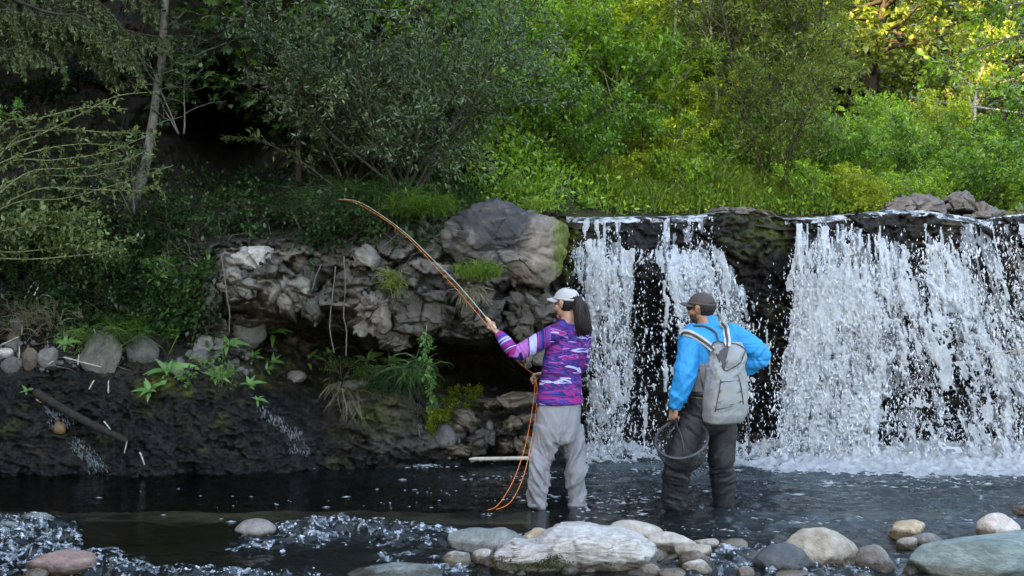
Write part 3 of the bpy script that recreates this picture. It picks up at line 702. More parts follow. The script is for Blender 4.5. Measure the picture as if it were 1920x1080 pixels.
def build_fall(name, label, x0, x1, seed):
    root = empty(name, at((x0 + x1) / 2, 858, 11.5), label, kind='structure')
    o = np.array(root.location)
    for k_, (off, gain, thick, mat_) in enumerate(((.01, 1.15, .015, 'sheet'), (.08, .74, .03, 'froth'), (.17, .46, .035, 'froth'), (.13, .0, .05, 'core'))):
        v, q = water_layer(x0, x1, 1.6 if k_ else 1.9, off, seed + 40 * k_, gain, thick)
        u = np.zeros(len(v), bool); u[q.ravel()] = True; rm = np.cumsum(u) - 1
        tag(obj('falling_water', mesh_np('falling_water', v[u] - o, rm[q]), M[mat_], root), kind='stuff')
    # drops thrown clear
    n0 = int((x1 - x0) * 280)
    px = rg.uniform(x0 - 8, x1 + 8, n0); py = rg.uniform(412, 868, n0)
    dn = fall_density(px, py)
    dn2 = fall_density(px + rg.normal(0, 14, n0), np.maximum(406, py + rg.normal(0, 20, n0) - 15))
    cl = quantile_noise(vnoise(np.stack([px / 9, py / 14, 0 * px], -1), seed + 9))
    s = rg.random(n0) < (.24 * dn + .26 * dn2) * (1.3 - cl) * np.interp(py, [410, 520, 870], [.35, .8, 1.15])
    px, py = px[s], py[s]; n = len(px)
    dep = cliff_base(px, np.minimum(py, 520)) - .22 * np.clip((py - 404) / 460, 0, 1) - .1 - rg.gamma(1.5, .07, n)
    P = np.stack([(px - 960) / F_PX * dep, dep, CAM_H - (py - HOR) / F_PX * dep], -1)
    w = rg.lognormal(math.log(.0029), .55, n).clip(.0011, .012); ln = w * rg.uniform(1.0, 4.5, n)
    tilt = rg.normal(0, .22, n)
    V = np.stack([np.sin(tilt), rg.normal(0, .1, n), np.cos(tilt)], -1) * ln[:, None]
    U = np.stack([np.cos(tilt), 0 * tilt, -np.sin(tilt)], -1) * w[:, None]
    mb = MB(); flecks(mb, P - o, U, np.stack([0 * w, w, 0 * w], -1), V)
    tag(obj('spray_drops', mb.mesh('spray_drops', False), M['drop'], root), kind='stuff')
    return root
build_fall('waterfall', 'narrow two-stepped white waterfall behind the woman and the man', 1062, 1452, 300)
build_fall('waterfall', 'broad dense white waterfall filling the right side of the rock sill', 1450, 2400, 500)

# churned foam at the foot of the falls
X_ = np.arange(.55, 7.6, .014); Y_ = np.arange(10.0, 11.75, .022); gx, gy = np.meshgrid(X_, Y_); fx, fy = gx.ravel(), gy.ravel()
px_ = 960 + fx / fy * F_PX; P_ = np.stack([fx, fy, 0 * fx], -1)
foot = np.interp(px_, [1060, 1110, 1180, 1240, 1300, 1385, 1440, 1500, 2000], [0, .62, .6, .3, .2, .66, .9, 1, 1])
front = np.interp(px_, [1060, 1180, 1250, 1380, 1450, 1600, 1920, 2100], [11.0, 10.95, 11.2, 10.75, 10.5, 10.38, 10.36, 10.36])
dens = foot * (.9 * sstep(-.15, .22, fy - front) + .1)* sstep(-.3, -.1, fy - front)
nzv = quantile_noise(fbm(P_ * [4.5, 9, 1], 4, 610) + .5 * fbm(P_ * [16, 26, 1], 3, 611)).ravel()
on = (nzv < dens * 1.02).reshape(gx.shape)
hgt = .010 + .15 * sstep(front + .1, 11.5, fy) * foot * (.45 + 1.0 * fbm(P_ * [6, 7, 1], 4, 612) + .4 * ridged(P_ * [12, 14, 1], 3, 613)) + .045 * fbm(P_ * [20, 24, 1], 3, 614) * dens
hgt = np.maximum(hgt, .004) + np.maximum(water_h(fx, fy), 0)
ii = np.arange(gx.size).reshape(gx.shape); q = np.stack([ii[:-1, :-1], ii[:-1, 1:], ii[1:, 1:], ii[1:, :-1]], -1)[on[:-1, :-1]]
tag(obj('foam_belt', mesh_np('foam_belt', np.stack([fx, fy, hgt], -1), q), M['core']), 'belt of churned white foam along the foot of the falls', kind='stuff')
mb = MB(); n = 5200
sx = rg.uniform(.6, 5.6, n); k_ = np.interp(960 + sx / 11.4 * F_PX, [1060, 1110, 1200, 1300, 1400, 1480, 2100], [.1, .8, .7, .15, .5, 1, 1]); sx = sx[rg.random(n) < k_]; n = len(sx)
P_ = np.stack([sx, 11.3 + rg.normal(0, .13, n), np.abs(rg.normal(0, .09, n)) + .02], -1); s_ = rg.lognormal(math.log(.0055), .5, n).clip(.002, .016)
rand_flecks(mb, P_, s_, s_, s_)
tag(obj('splash_drops', mb.mesh('splash_drops', False), M['drop']), 'splashing drops above the foam belt at the foot of the falls', kind='stuff')

# upper stream: a thin sheet of water sliding to the lip
px_ = np.arange(1050, 2480, 4.0); L_ = lip(px_); D_ = cliff_base(px_, L_)
rows = []
for dy, dz in ((-.02, -.05), (0.0, -.012), (.05, .008), (.14, .016), (.4, .02), (.9, .02), (2.2, .02)):
    Yr = D_ + dy - .03; Zr = CAM_H - (L_ - HOR) / F_PX * D_ + dz
    if dy > .2: Zr = Zr * (1 - min(1, (dy - .2) * 1.2)) + 2.30 * min(1, (dy - .2) * 1.2)
    Pn = np.stack([px_ / 12, np.full(len(px_), dy * 9), 0 * px_], -1)
    rows.append(np.stack([(px_ - 960) / F_PX * D_, Yr, Zr + .008 * vnoise(Pn, 620)], -1))
G = np.array(rows); ii = np.arange(G.shape[0] * G.shape[1]).reshape(G.shape[:2])
cxm = (px_[:-1] + px_[1:]) / 2
def rowq(r0, r1, keep):
    return np.concatenate([np.stack([ii[r, :-1], ii[r, 1:], ii[r + 1, 1:], ii[r + 1, :-1]], -1)[keep] for r in range(r0, r1)])
keepw = ((cxm > 1062) & (cxm < 1342)) | ((cxm > 1468) & (cxm < 1846)) | (cxm > 1846)
tag(obj('upper_stream', mesh_np('upper_stream', G.reshape(-1, 3), rowq(3, 6, np.ones(len(cxm), bool))), water_material('stream_water', (.5, .48, .4), .08, .5, 20)), 'shallow stream sliding towards the lip of the falls', kind='structure')
k = NT('lip_water'); co = k.coord('Object', (1, 2, 2)); nn = k.noise(co, 9, 4, .6)
bs = k.bsdf((.46, .50, .55), .12, .6, k.bump(nn, .4, .01)); tp = k.n('ShaderNodeBsdfTransparent'); mx_ = k.n('ShaderNodeMixShader')
k.l(k.ramp(nn, [(.40, .05), (.60, .8)]), mx_.inputs[0]); k.l(tp.outputs[0], mx_.inputs[1]); k.l(bs.outputs[0], mx_.inputs[2]); M['lip'] = k.done(mx_)
tag(obj('lip_water', mesh_np('lip_water', G.reshape(-1, 3), rowq(0, 3, keepw)), M['lip']), 'bright edge of water curling over the lip of the falls', kind='structure')
# rock sill under the upper stream
sill = MB(); n = len(px_)
base_rows = np.array([np.stack([(px_ - 960) / F_PX * D_, D_ + dy, CAM_H - (L_ - HOR) / F_PX * D_ - dz], -1) for dy, dz in ((-.03, .10), (.02, .035), (.15, .022), (.6, .04), (2.2, .2))])
base_rows[3:, :, 2] = np.minimum(base_rows[3:, :, 2], 2.27)
base_rows[..., 2] += .02 * vnoise(base_rows.reshape(-1, 3) * 5, 630).reshape(base_rows.shape[:2])
jj = np.arange(base_rows.shape[0] * n).reshape(-1, n)
qs = np.stack([jj[:-1, :-1], jj[:-1, 1:], jj[1:, 1:], jj[1:, :-1]], -1).reshape(-1, 4); N_ = base_rows.shape[0] * n
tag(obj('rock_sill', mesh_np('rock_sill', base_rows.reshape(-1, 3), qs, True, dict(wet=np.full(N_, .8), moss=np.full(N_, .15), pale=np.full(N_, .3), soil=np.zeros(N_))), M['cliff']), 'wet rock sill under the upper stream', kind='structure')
# ================================================================== LOOSE ROCKS
def ico(sub):
    bm = bmesh.new(); bmesh.ops.create_icosphere(bm, subdivisions=sub, radius=1.0)
    v = np.array([x.co[:] for x in bm.verts]); f = np.array([[x.index for x in q.verts] for q in bm.faces]); bm.free(); return v, f
ICO = {s: ico(s) for s in (3, 4, 5)}
def rock_mesh(name, half, seed, planes=9, soft=.06, rough=.075, detail=5, tilt=(0, 0, 0), flatten=.0, cut=(.62, .92), shear=None):
    v, f = ICO[detail]; v = v.copy(); g = np.random.default_rng(seed)
    v = v * (1 + .16 * fbm(v * 1.1 + seed, 2, seed))[:, None]
    for _ in range(planes):
        n = nrm(g.normal(size=3) * [1, 1, .9]); d = g.uniform(*cut)
        over = np.maximum(0, v @ n - d); v = v - n * (over * (1 - soft))[:, None]
    v = v * np.asarray(half)
    s = float(np.mean(half))
    v = v + nrm(v) * (s * rough * (fbm(v / s * 1.8 + seed, 5, seed + 5) * 1.0 + .35 * ridged(v / s * 4.5, 4, seed + 9)))[:, None]
    if shear is not None: v[:, 2] += shear * v[:, 0]
    Rm = np.array(Matrix.Rotation(R(tilt[2]), 3, 'Z') @ Matrix.Rotation(R(tilt[1]), 3, 'Y') @ Matrix.Rotation(R(tilt[0]), 3, 'X'))
    return mesh_np(name, v @ Rm.T, f)
def boulder(name, label, cat, x0, x1, ytop, ybase, Y, mat, seed, depth=.8, group=None, sink=.3, **kw):
    """stone whose silhouette spans x0..x1 and ytop..ybase in the photograph at distance Y"""
    a = at(x0, ytop, Y); b = at(x1, ybase, Y); w = (b[0] - a[0]) / 2; h = (a[2] - b[2])
    hz = h * (1 + sink) / 2; c = np.array([(a[0] + b[0]) / 2, Y + w * depth * .3, a[2] - hz])
    me = rock_mesh(name, (w, max(w * depth, .03), hz), seed, **kw)
    # fit the outline to the span asked for
    v = np.empty(len(me.vertices) * 3, np.float32); me.vertices.foreach_get('co', v); v = v.reshape(-1, 3)
    v[:, 0] = (v[:, 0] - (v[:, 0].max() + v[:, 0].min()) / 2) * (2 * w / np.ptp(v[:, 0])); v[:, 2] += hz - v[:, 2].max()
    me.vertices.foreach_set('co', v.ravel()); me.update()
    return tag(obj(name, me, mat, None, c), label, cat, group)
def outline_rock(name, label, cat, outline, Yf, depth, mat, seed, rough=.03, group=None, bulge=.5, tiltx=0.0):
    """a rock with the given front outline (pixels), its real depth behind it, and a domed faceted face"""
    ol = np.array(outline, float); n = len(ol); c = ol.mean(0)
    T = np.linspace(0, n, 161)[:-1]; ring = np.array([ol[int(t) % n] * (1 - t % 1) + ol[(int(t) + 1) % n] * (t % 1) for t in T]); m = len(ring)
    rings = []; K = 26
    prof = [(s, 1) for s in np.linspace(.02, 1, K)]
    V = []
    for s in np.linspace(.03, 1, K):
        p = c + (ring - c) * s
        yy = Yf + depth * .42 * bulge * (s ** 4) * 1.6 + tiltx * (p[:, 0] - c[0]) / 100
        V.append(np.stack([(p[:, 0] - 960) / F_PX * yy, yy, CAM_H - (p[:, 1] - HOR) / F_PX * yy], -1))
    ed = .672 * bulge
    for s, d in ((1.0, ed + .22), (.96, ed + .46), (.8, ed + .61), (.4, ed + .66)):
        p = c + (ring - c) * s
        ye = Yf + depth * ed; V.append(np.stack([(p[:, 0] - 960) / F_PX * ye, Yf + depth * d + tiltx * (p[:, 0] - c[0]) / 100, CAM_H - (p[:, 1] - HOR) / F_PX * ye - .10 * (d - ed) * depth], -1))
    V = np.array(V); rr = V.shape[0]; P = V.reshape(-1, 3); ctr = P.mean(0)
    f1, f2, o1, t1 = worley(P * 2.2 + seed, seed); g1, g2, o2, t2 = worley(P * 5.5 + seed, seed + 9)
    h1, h2, o3, t3 = worley(P * np.array([11, 11, 15.]) + seed, seed + 19)
    d = rough * (1.5 * (o1 + t1) + 1.0 * (o2 + t2) + .4 * (o3 + t3) + .8 * fbm(P * 5, 5, seed)) - rough * .8 * sstep(.1, 0, g2 - g1)
    P = P + nrm(P - ctr - [0, depth * .2, 0]) * d[:, None]
    i_ = np.arange(rr * m).reshape(rr, m); q = np.stack([i_[:-1, :], np.roll(i_[:-1, :], -1, 1), np.roll(i_[1:, :], -1, 1), i_[1:, :]], -1).reshape(-1, 4)
    P = np.vstack([P, P[:m].mean(0)[None], P[-m:].mean(0)[None]]); j = np.arange(m); jn = (j + 1) % m
    t = np.vstack([np.stack([jn, j, np.full(m, rr * m)], -1), np.stack([(rr - 1) * m + j, (rr - 1) * m + jn, np.full(m, rr * m + 1)], -1)])
    o = np.array([ctr[0], Yf + depth * .4, P[:, 2].min()])
    oo = np.array([ctr[0], Yf, ctr[2]])
    return tag(obj(name, mesh_np(name, P - oo, [t, q]), mat, None, oo), label, cat, group)
white = stone_mat('white_limestone', [(.40, .33, .29), (.60, .55, .51), (.72, .68, .65)], 4.5, vein=(.26, .20, .17), vein_scale=5, vein_amt=.28, waterline=.03, speck=.25, stretch=(.7, 1, 1.3))
pinkw = stone_mat('pink_white_limestone', [(.44, .33, .27), (.60, .54, .49), (.70, .66, .63)], 3.2, vein=(.35, .18, .12), vein_scale=5, vein_amt=.3, waterline=.035, speck=.2)
green = stone_mat('green_grey_slate', [(.11, .14, .13), (.19, .25, .235), (.27, .34, .32)], 2.2, vein=(.30, .36, .34), vein_scale=2.2, vein_amt=.35, waterline=.03, stretch=(.6, 1, 1.6), rough=.6)
greyg = stone_mat('grey_green_stone', [(.16, .165, .155), (.25, .26, .24), (.33, .36, .34)], 2.5, waterline=.03)
ochre = stone_mat('ochre_stone', [(.34, .24, .14), (.52, .42, .29), (.62, .55, .43)], 5, vein=(.30, .18, .09), waterline=.04, speck=.2)
tan = stone_mat('tan_stone', [(.25, .205, .155), (.41, .355, .285), (.54, .48, .405)], 3, waterline=.03, speck=.45)
dgrey = stone_mat('dark_grey_stone', [(.055, .057, .062), (.085, .088, .094), (.115, .116, .12)], 3, waterline=.02, rough=.65)
pink = stone_mat('reddish_stone', [(.23, .13, .105), (.33, .21, .175), (.40, .29, .25)], 2.4, waterline=.035, stretch=(.7, 1, 1.5))
brown = stone_mat('brown_wet_stone', [(.07, .05, .038), (.14, .095, .07), (.20, .15, .12)], 4, waterline=.05, rough=.4, vein=(.3, .26, .22))
breccia = stone_mat('mottled_violet_stone', [(.13, .105, .10), (.24, .205, .19), (.40, .36, .33)], 7, waterline=.03, speck=.35)
creamg = stone_mat('pale_cream_stone', [(.34, .295, .245), (.52, .47, .41), (.66, .61, .55)], 3, waterline=.03, speck=.15)
GR = 'stones at the near edge of the pool'
def W_Y(y): return CAM_H * F_PX / (y - HOR)
S_ = [
 ('stone', 'long grey-green stone left of the largest white boulder', 'stone', 838, 992, 994, 1040, 7.55, greyg, 22, dict(depth=.6, planes=6)),
 ('stone', 'ochre veined stone between the grey-green stone and the white boulder', 'stone', 976, 1034, 990, 1025, 7.6, ochre, 23, dict(depth=.8)),
 ('stone', 'small white stone with a rusty side, in the water left of the white boulder', 'stone', 829, 884, 1034, 1068, 7.2, pinkw, 24, dict(depth=.8)),
 ('stone', 'small rounded cream stone tucked under the long grey-green stone', 'stone', 884, 926, 1030, 1055, 7.22, creamg, 25, dict(depth=.8)),
 ('stone', 'pale smooth slab leaning down to the right behind the white boulder', 'stone', 1142, 1245, 977, 1014, 7.75, creamg, 26, dict(depth=.5, planes=5, shear=-.22, sink=.5)),
 ('stone', 'light grey stone sloping right beside the leaning slab', 'stone', 1212, 1308, 999, 1034, 7.5, creamg, 27, dict(depth=.5, shear=-.18, sink=.5)),
 ('stone', 'little pale stone at the far tip of the row behind the white boulder', 'stone', 1300, 1350, 1011, 1030, 7.55, creamg, 28, dict(depth=.6)),
 ('stone', 'knobbly brown stone lying right of the white boulder', 'stone', 1265, 1335, 1018, 1050, 7.25, tan, 29, dict(depth=.7, rough=.09)),
 ('stone', 'dark wet brown stone with a pointed top', 'stone', 1272, 1338, 1034, 1080, 7.05, brown, 30, dict(depth=.7, planes=9)),
 ('stone', 'smooth egg-shaped white pebble in front of the white boulder', 'stone', 1195, 1242, 1058, 1080, 6.95, creamg, 31, dict(depth=.8, planes=3, soft=.5)),
 ('stone', 'pale rounded stone cut by the bottom edge below the egg-shaped pebble', 'stone', 1234, 1296, 1067, 1090, 6.9, creamg, 32, dict(depth=.8, planes=3, soft=.5)),
 ('stone', 'broad flat grey-green stone half sunk at the very bottom of the view', 'stone', 650, 830, 1061, 1092, 6.85, greyg, 33, dict(depth=.6, planes=4, soft=.4)),
 ('stone', 'small flat pink-white stone in the fast water right of the man', 'stone', 1350, 1404, 1011, 1031, 7.65, pinkw, 34, dict(depth=.6)),
 ('boulder', 'tan speckled boulder with a rounded peak behind the dark grey stone', 'boulder', 1462, 1616, 991, 1068, 7.2, tan, 35, dict(depth=.6, planes=6, soft=.3)),
 ('stone', 'smooth dark grey stone in front of the tan boulder', 'stone', 1414, 1526, 1022, 1080, 7.0, dgrey, 36, dict(depth=.7, planes=5, soft=.35)),
 ('stone', 'mottled violet stone leaning against the tan boulder', 'stone', 1606, 1686, 1021, 1085, 7.05, breccia, 37, dict(depth=.6, planes=6, shear=-.3)),
 ('boulder', 'long angular green slate boulder in the corner of the pool', 'boulder', 1712, 2010, 1000, 1090, 6.95, green, 38, dict(depth=.5, planes=12, soft=.03, rough=.035, shear=.11)),
 ('stone', 'ochre and cream stone standing in the pool above the small grey pair', 'stone', 1668, 1736, 976, 1012, 7.85, ochre, 39, dict(depth=.7, planes=9)),
 ('stone', 'pale grey half of the pair of stones below the ochre stone', 'stone', 1704, 1778, 1001, 1028, 7.6, breccia, 40, dict(depth=.6)),
 ('stone', 'small tan half of the pair of stones below the ochre stone', 'stone', 1680, 1722, 1008, 1030, 7.55, tan, 41, dict(depth=.6)),
 ('stone', 'rounded white stone with a rusty foot above the green slate boulder', 'stone', 1836, 1917, 964, 1008, 7.9, pinkw, 42, dict(depth=.8, planes=6, soft=.3)),
 ('stone', 'smooth pinkish-grey stone with water breaking round it', 'stone', 440, 516, 974, 1006, 7.85, stone_mat('pinkish_grey_stone', [(.20, .165, .145), (.28, .24, .215), (.34, .30, .28)], 3, waterline=.03), 43, dict(depth=.8, planes=5, soft=.4)),
 ('stone', 'broad reddish stone in the rapids at the near left', 'stone', 44, 182, 1034, 1078, 7.0, pink, 44, dict(depth=.6, planes=5, soft=.35)),
 ('stone', 'small ochre-grey stone just below the broad reddish stone', 'stone', 40, 88, 1067, 1086, 6.85, tan, 45, dict(depth=.8, planes=4, soft=.4)),
 ('stone', 'flat grey stone standing alone in still water at the left', 'stone', 33, 99, 962, 981, 8.35, greyg, 46, dict(depth=.8, planes=5, soft=.3)),
 ('stone', 'low grey stone just left of the flat lone stone', 'stone', -8, 34, 977, 992, 8.1, greyg, 47, dict(depth=.8, planes=5, soft=.3)),
 ('stone', 'wet rust and white stone in the corner by the dark grey stone', 'stone', 1382, 1416, 1062, 1084, 6.9, pinkw, 48, dict(depth=.8)),
 ('stone', 'pale pebble peeping over the bottom edge under the dark grey stone', 'stone', 1455, 1540, 1073, 1092, 6.85, pinkw, 49, dict(depth=.8, planes=3, soft=.5)),
 ('stone', 'grey pebble at the foot of the mottled violet stone', 'stone', 1600, 1640, 1074, 1090, 6.85, greyg, 50, dict(depth=.8, planes=3, soft=.5)),
 ('stone', 'brown stone barely breaking the water by the right edge', 'stone', 1900, 1950, 948, 964, 8.6, brown, 51, dict(depth=.8)),
]
for nm, lb, ct, x0, x1, y0, y1, Y, mt, sd_, kw in S_:
    boulder(nm, lb, ct, x0, x1, y0, y1, Y, mt, sd_, group=GR, detail=5 if x1 - x0 > 100 else 4, **kw)
outline_rock('boulder', 'largest white limestone boulder with a pinkish cracked base below the woman', 'boulder',
    [(886, 1068), (892, 1048), (915, 1036), (934, 1022), (958, 1012), (985, 1016), (1003, 1013), (1022, 1000), (1048, 990), (1092, 988), (1140, 993), (1178, 1000), (1216, 1014), (1244, 1032), (1257, 1052), (1252, 1072), (1225, 1092), (1100, 1100), (960, 1098), (900, 1090)], 6.98, .62, white, 21, .020, GR, 1.0)
# algae on the flank of the white boulder: short dark tufts
mb = MB(); g = np.random.default_rng(8)
wb = [o_ for o_ in bpy.data.objects if o_.get('label', '').startswith('largest white')][0]
vv = np.empty(len(wb.data.vertices) * 3, np.float32); wb.data.vertices.foreach_get('co', vv); vv = vv.reshape(-1, 3) + np.array(wb.location)
nn = np.empty(len(wb.data.vertices) * 3, np.float32); wb.data.vertices.foreach_get('normal', nn); nn = nn.reshape(-1, 3)
pxv = 960 + vv[:, 0] / vv[:, 1] * F_PX; pyv = HOR - (vv[:, 2] - CAM_H) / vv[:, 1] * F_PX
ok = np.where((pxv > 905) & (pxv < 1075) & (pyv > 1050 + 6 * np.sin(pxv / 17)) & (pyv < 1085) & (nn[:, 1] < .1))[0]
if len(ok):
    ch = g.choice(ok, 2600); P = vv[ch] + g.normal(0, .008, (2600, 3)); n_ = nrm(nn[ch] + g.normal(0, .6, (2600, 3)) + [0, 0, .2])
    t_ = nrm(np.cross(n_, g.normal(size=(2600, 3)))); L_ = g.uniform(.006, .018, 2600)[:, None]
    v = np.stack([P - t_ * .004, P + t_ * .004, P + n_ * L_], 1).reshape(-1, 3); mb.add(v, np.arange(7800).reshape(-1, 3))
    tag(obj('algae', mb.mesh('algae', False), plain_mat('brown_algae', (.07, .065, .022), .8, .2, .5, 20)), 'short brown algae on the waterline of the white boulder', kind='stuff')

# the big boulder beside the fall
k_ = stone_mat('grey_boulder_rock', [(.10, .10, .115), (.17, .165, .17), (.24, .23, .225)], 1.1, vein=(.42, .39, .36), vein_scale=1.1, stretch=(.8, 1, 1.7), rot=(0, R(28), 0), rough=.7, speck=.15)
kk = NT('banded_boulder'); co = kk.coord('Object'); sx = kk.n('ShaderNodeSeparateXYZ'); kk.l(co, sx.inputs[0])
n1 = kk.noise(kk.coord('Object', (.9, 1, 2.0), (0, R(-24), 0)), 2.2, 7, .68, .9); n2 = kk.noise(co, 8, 6, .66); n3 = kk.noise(co, 30, 4, .6)
gr = kk.ramp(n1, [(.30, (.016, .017, .020)), (.45, (.028, .028, .032)), (.54, (.046, .045, .045)), (.62, (.13, .12, .11)), (.68, (.045, .045, .047))])
wm = kk.ramp(n1, [(.28, (.08, .062, .050)), (.5, (.19, .158, .13)), (.72, (.32, .28, .24))])
xf = kk.math('ADD', kk.math('ADD', sx.outputs[0], kk.math('MULTIPLY', sx.outputs[2], -.42)), kk.math('MULTIPLY', kk.math('SUBTRACT', n2, .5), .35))
c = kk.mix(kk.ramp(xf, [(.02, 0), (.30, 1)]), gr, wm)
c = kk.mix(.5, c, kk.ramp(n2, [(.28, (.25, .25, .25)), (.5, (.5, .5, .5)), (.74, (.72, .71, .70))]), 'OVERLAY')
xm = kk.math('ADD', sx.outputs[0], kk.math('MULTIPLY', kk.math('SUBTRACT', n2, .5), .22))
c = kk.mix(kk.ramp(xm, [(.40, 0), (.47, 1)]), c, kk.ramp(n3, [(.3, (.02, .026, .004)), (.6, (.10, .12, .012)), (.75, (.19, .2, .02))]))
M['boulder'] = kk.done(kk.bsdf(c, .75, .4, kk.bump(kk.math('ADD', n2, kk.math('MULTIPLY', n3, .4)), .7, .02)))
outline_rock('boulder', 'huge grey boulder with a pale right shoulder and moss beside the falls', 'boulder',
    [(836, 420), (852, 404), (886, 387), (925, 381), (960, 390), (1000, 398), (1040, 404), (1062, 418), (1068, 445), (1064, 480), (1052, 512), (1030, 534), (1004, 543), (980, 536), (955, 528), (925, 524), (890, 515), (858, 492), (842, 465), (834, 440)], 11.02, 1.1, M['boulder'], 61, .022, None, .3)
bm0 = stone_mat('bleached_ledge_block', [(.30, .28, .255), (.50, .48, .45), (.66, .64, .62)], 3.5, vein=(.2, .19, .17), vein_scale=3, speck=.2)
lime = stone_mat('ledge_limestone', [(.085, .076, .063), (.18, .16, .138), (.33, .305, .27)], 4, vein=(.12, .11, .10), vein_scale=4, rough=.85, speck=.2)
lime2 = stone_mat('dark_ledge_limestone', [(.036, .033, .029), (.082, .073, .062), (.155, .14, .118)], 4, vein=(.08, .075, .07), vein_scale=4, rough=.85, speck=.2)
tanw = stone_mat('wet_tan_rock', [(.055, .045, .035), (.12, .095, .065), (.20, .165, .125)], 5, rough=.45, stretch=(.6, 1, 2))
LG = 'limestone blocks of the undercut ledge'
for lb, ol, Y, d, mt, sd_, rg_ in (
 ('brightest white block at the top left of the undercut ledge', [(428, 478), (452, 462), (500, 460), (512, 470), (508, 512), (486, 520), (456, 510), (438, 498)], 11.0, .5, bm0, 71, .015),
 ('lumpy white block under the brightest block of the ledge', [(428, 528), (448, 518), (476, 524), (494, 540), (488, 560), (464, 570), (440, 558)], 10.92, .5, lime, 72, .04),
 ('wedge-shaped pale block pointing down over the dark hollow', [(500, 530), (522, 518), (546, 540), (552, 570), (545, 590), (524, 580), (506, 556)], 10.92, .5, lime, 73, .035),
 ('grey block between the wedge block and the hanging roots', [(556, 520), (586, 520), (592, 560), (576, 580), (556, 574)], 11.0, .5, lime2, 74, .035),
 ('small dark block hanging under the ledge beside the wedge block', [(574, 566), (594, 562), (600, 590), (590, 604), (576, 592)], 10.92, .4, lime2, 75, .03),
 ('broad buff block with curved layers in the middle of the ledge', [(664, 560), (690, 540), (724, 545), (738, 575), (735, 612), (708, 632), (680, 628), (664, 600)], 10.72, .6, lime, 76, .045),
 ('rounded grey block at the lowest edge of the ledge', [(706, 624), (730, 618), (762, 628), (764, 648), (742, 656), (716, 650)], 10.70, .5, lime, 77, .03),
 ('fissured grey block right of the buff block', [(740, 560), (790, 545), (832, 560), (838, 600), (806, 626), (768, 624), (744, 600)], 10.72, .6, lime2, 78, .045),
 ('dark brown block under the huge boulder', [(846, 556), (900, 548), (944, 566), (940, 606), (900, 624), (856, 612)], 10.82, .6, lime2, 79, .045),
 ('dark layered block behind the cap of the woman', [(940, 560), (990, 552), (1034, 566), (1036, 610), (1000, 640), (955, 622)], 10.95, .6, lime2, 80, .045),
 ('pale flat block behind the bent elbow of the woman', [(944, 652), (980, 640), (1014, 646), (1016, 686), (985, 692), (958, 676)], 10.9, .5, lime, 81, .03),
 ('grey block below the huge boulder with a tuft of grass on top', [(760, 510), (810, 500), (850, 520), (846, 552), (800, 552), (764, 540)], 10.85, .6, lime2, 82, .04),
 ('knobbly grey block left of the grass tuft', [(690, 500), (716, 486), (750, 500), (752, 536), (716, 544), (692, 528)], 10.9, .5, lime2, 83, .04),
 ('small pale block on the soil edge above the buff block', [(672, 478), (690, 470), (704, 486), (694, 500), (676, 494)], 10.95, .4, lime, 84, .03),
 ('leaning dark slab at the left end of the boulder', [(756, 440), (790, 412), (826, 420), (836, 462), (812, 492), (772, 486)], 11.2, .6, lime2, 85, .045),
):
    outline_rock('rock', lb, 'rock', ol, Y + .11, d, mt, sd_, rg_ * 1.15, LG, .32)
for lb, ol, Y, d, mt, sd_, rg_ in (
 ('tan layered rock beside the mossy ledge at the foot of the cliff', [(846, 770), (880, 764), (900, 790), (886, 812), (852, 806)], 11.1, .5, tanw, 91, .03),
 ('grey triangular rock leaning on the foot of the cliff', [(880, 822), (905, 806), (928, 808), (926, 836), (900, 846), (880, 840)], 10.95, .4, lime2, 92, .025),
 ('long tan rock slanting up behind the orange line', [(946, 790), (978, 776), (1010, 772), (1012, 790), (970, 806), (946, 804)], 11.0, .4, tanw, 93, .025),
 ('buff rock shelf below the dark hollow', [(880, 752), (930, 742), (1000, 738), (1010, 756), (960, 766), (900, 768)], 11.25, .5, tanw, 94, .03),
 ('flat brown rock at the waterline under the mossy ledge', [(832, 838), (870, 832), (892, 846), (884, 858), (840, 858)], 10.95, .4, tanw, 95, .025),
 ('dark brown rock at the waterline below the triangular rock', [(930, 830), (985, 818), (1010, 830), (1006, 856), (940, 858)], 11.0, .5, tanw, 96, .035),
):
    outline_rock('rock', lb, 'rock', ol, Y, d, mt, sd_, rg_, 'rocks at the foot of the cliff')
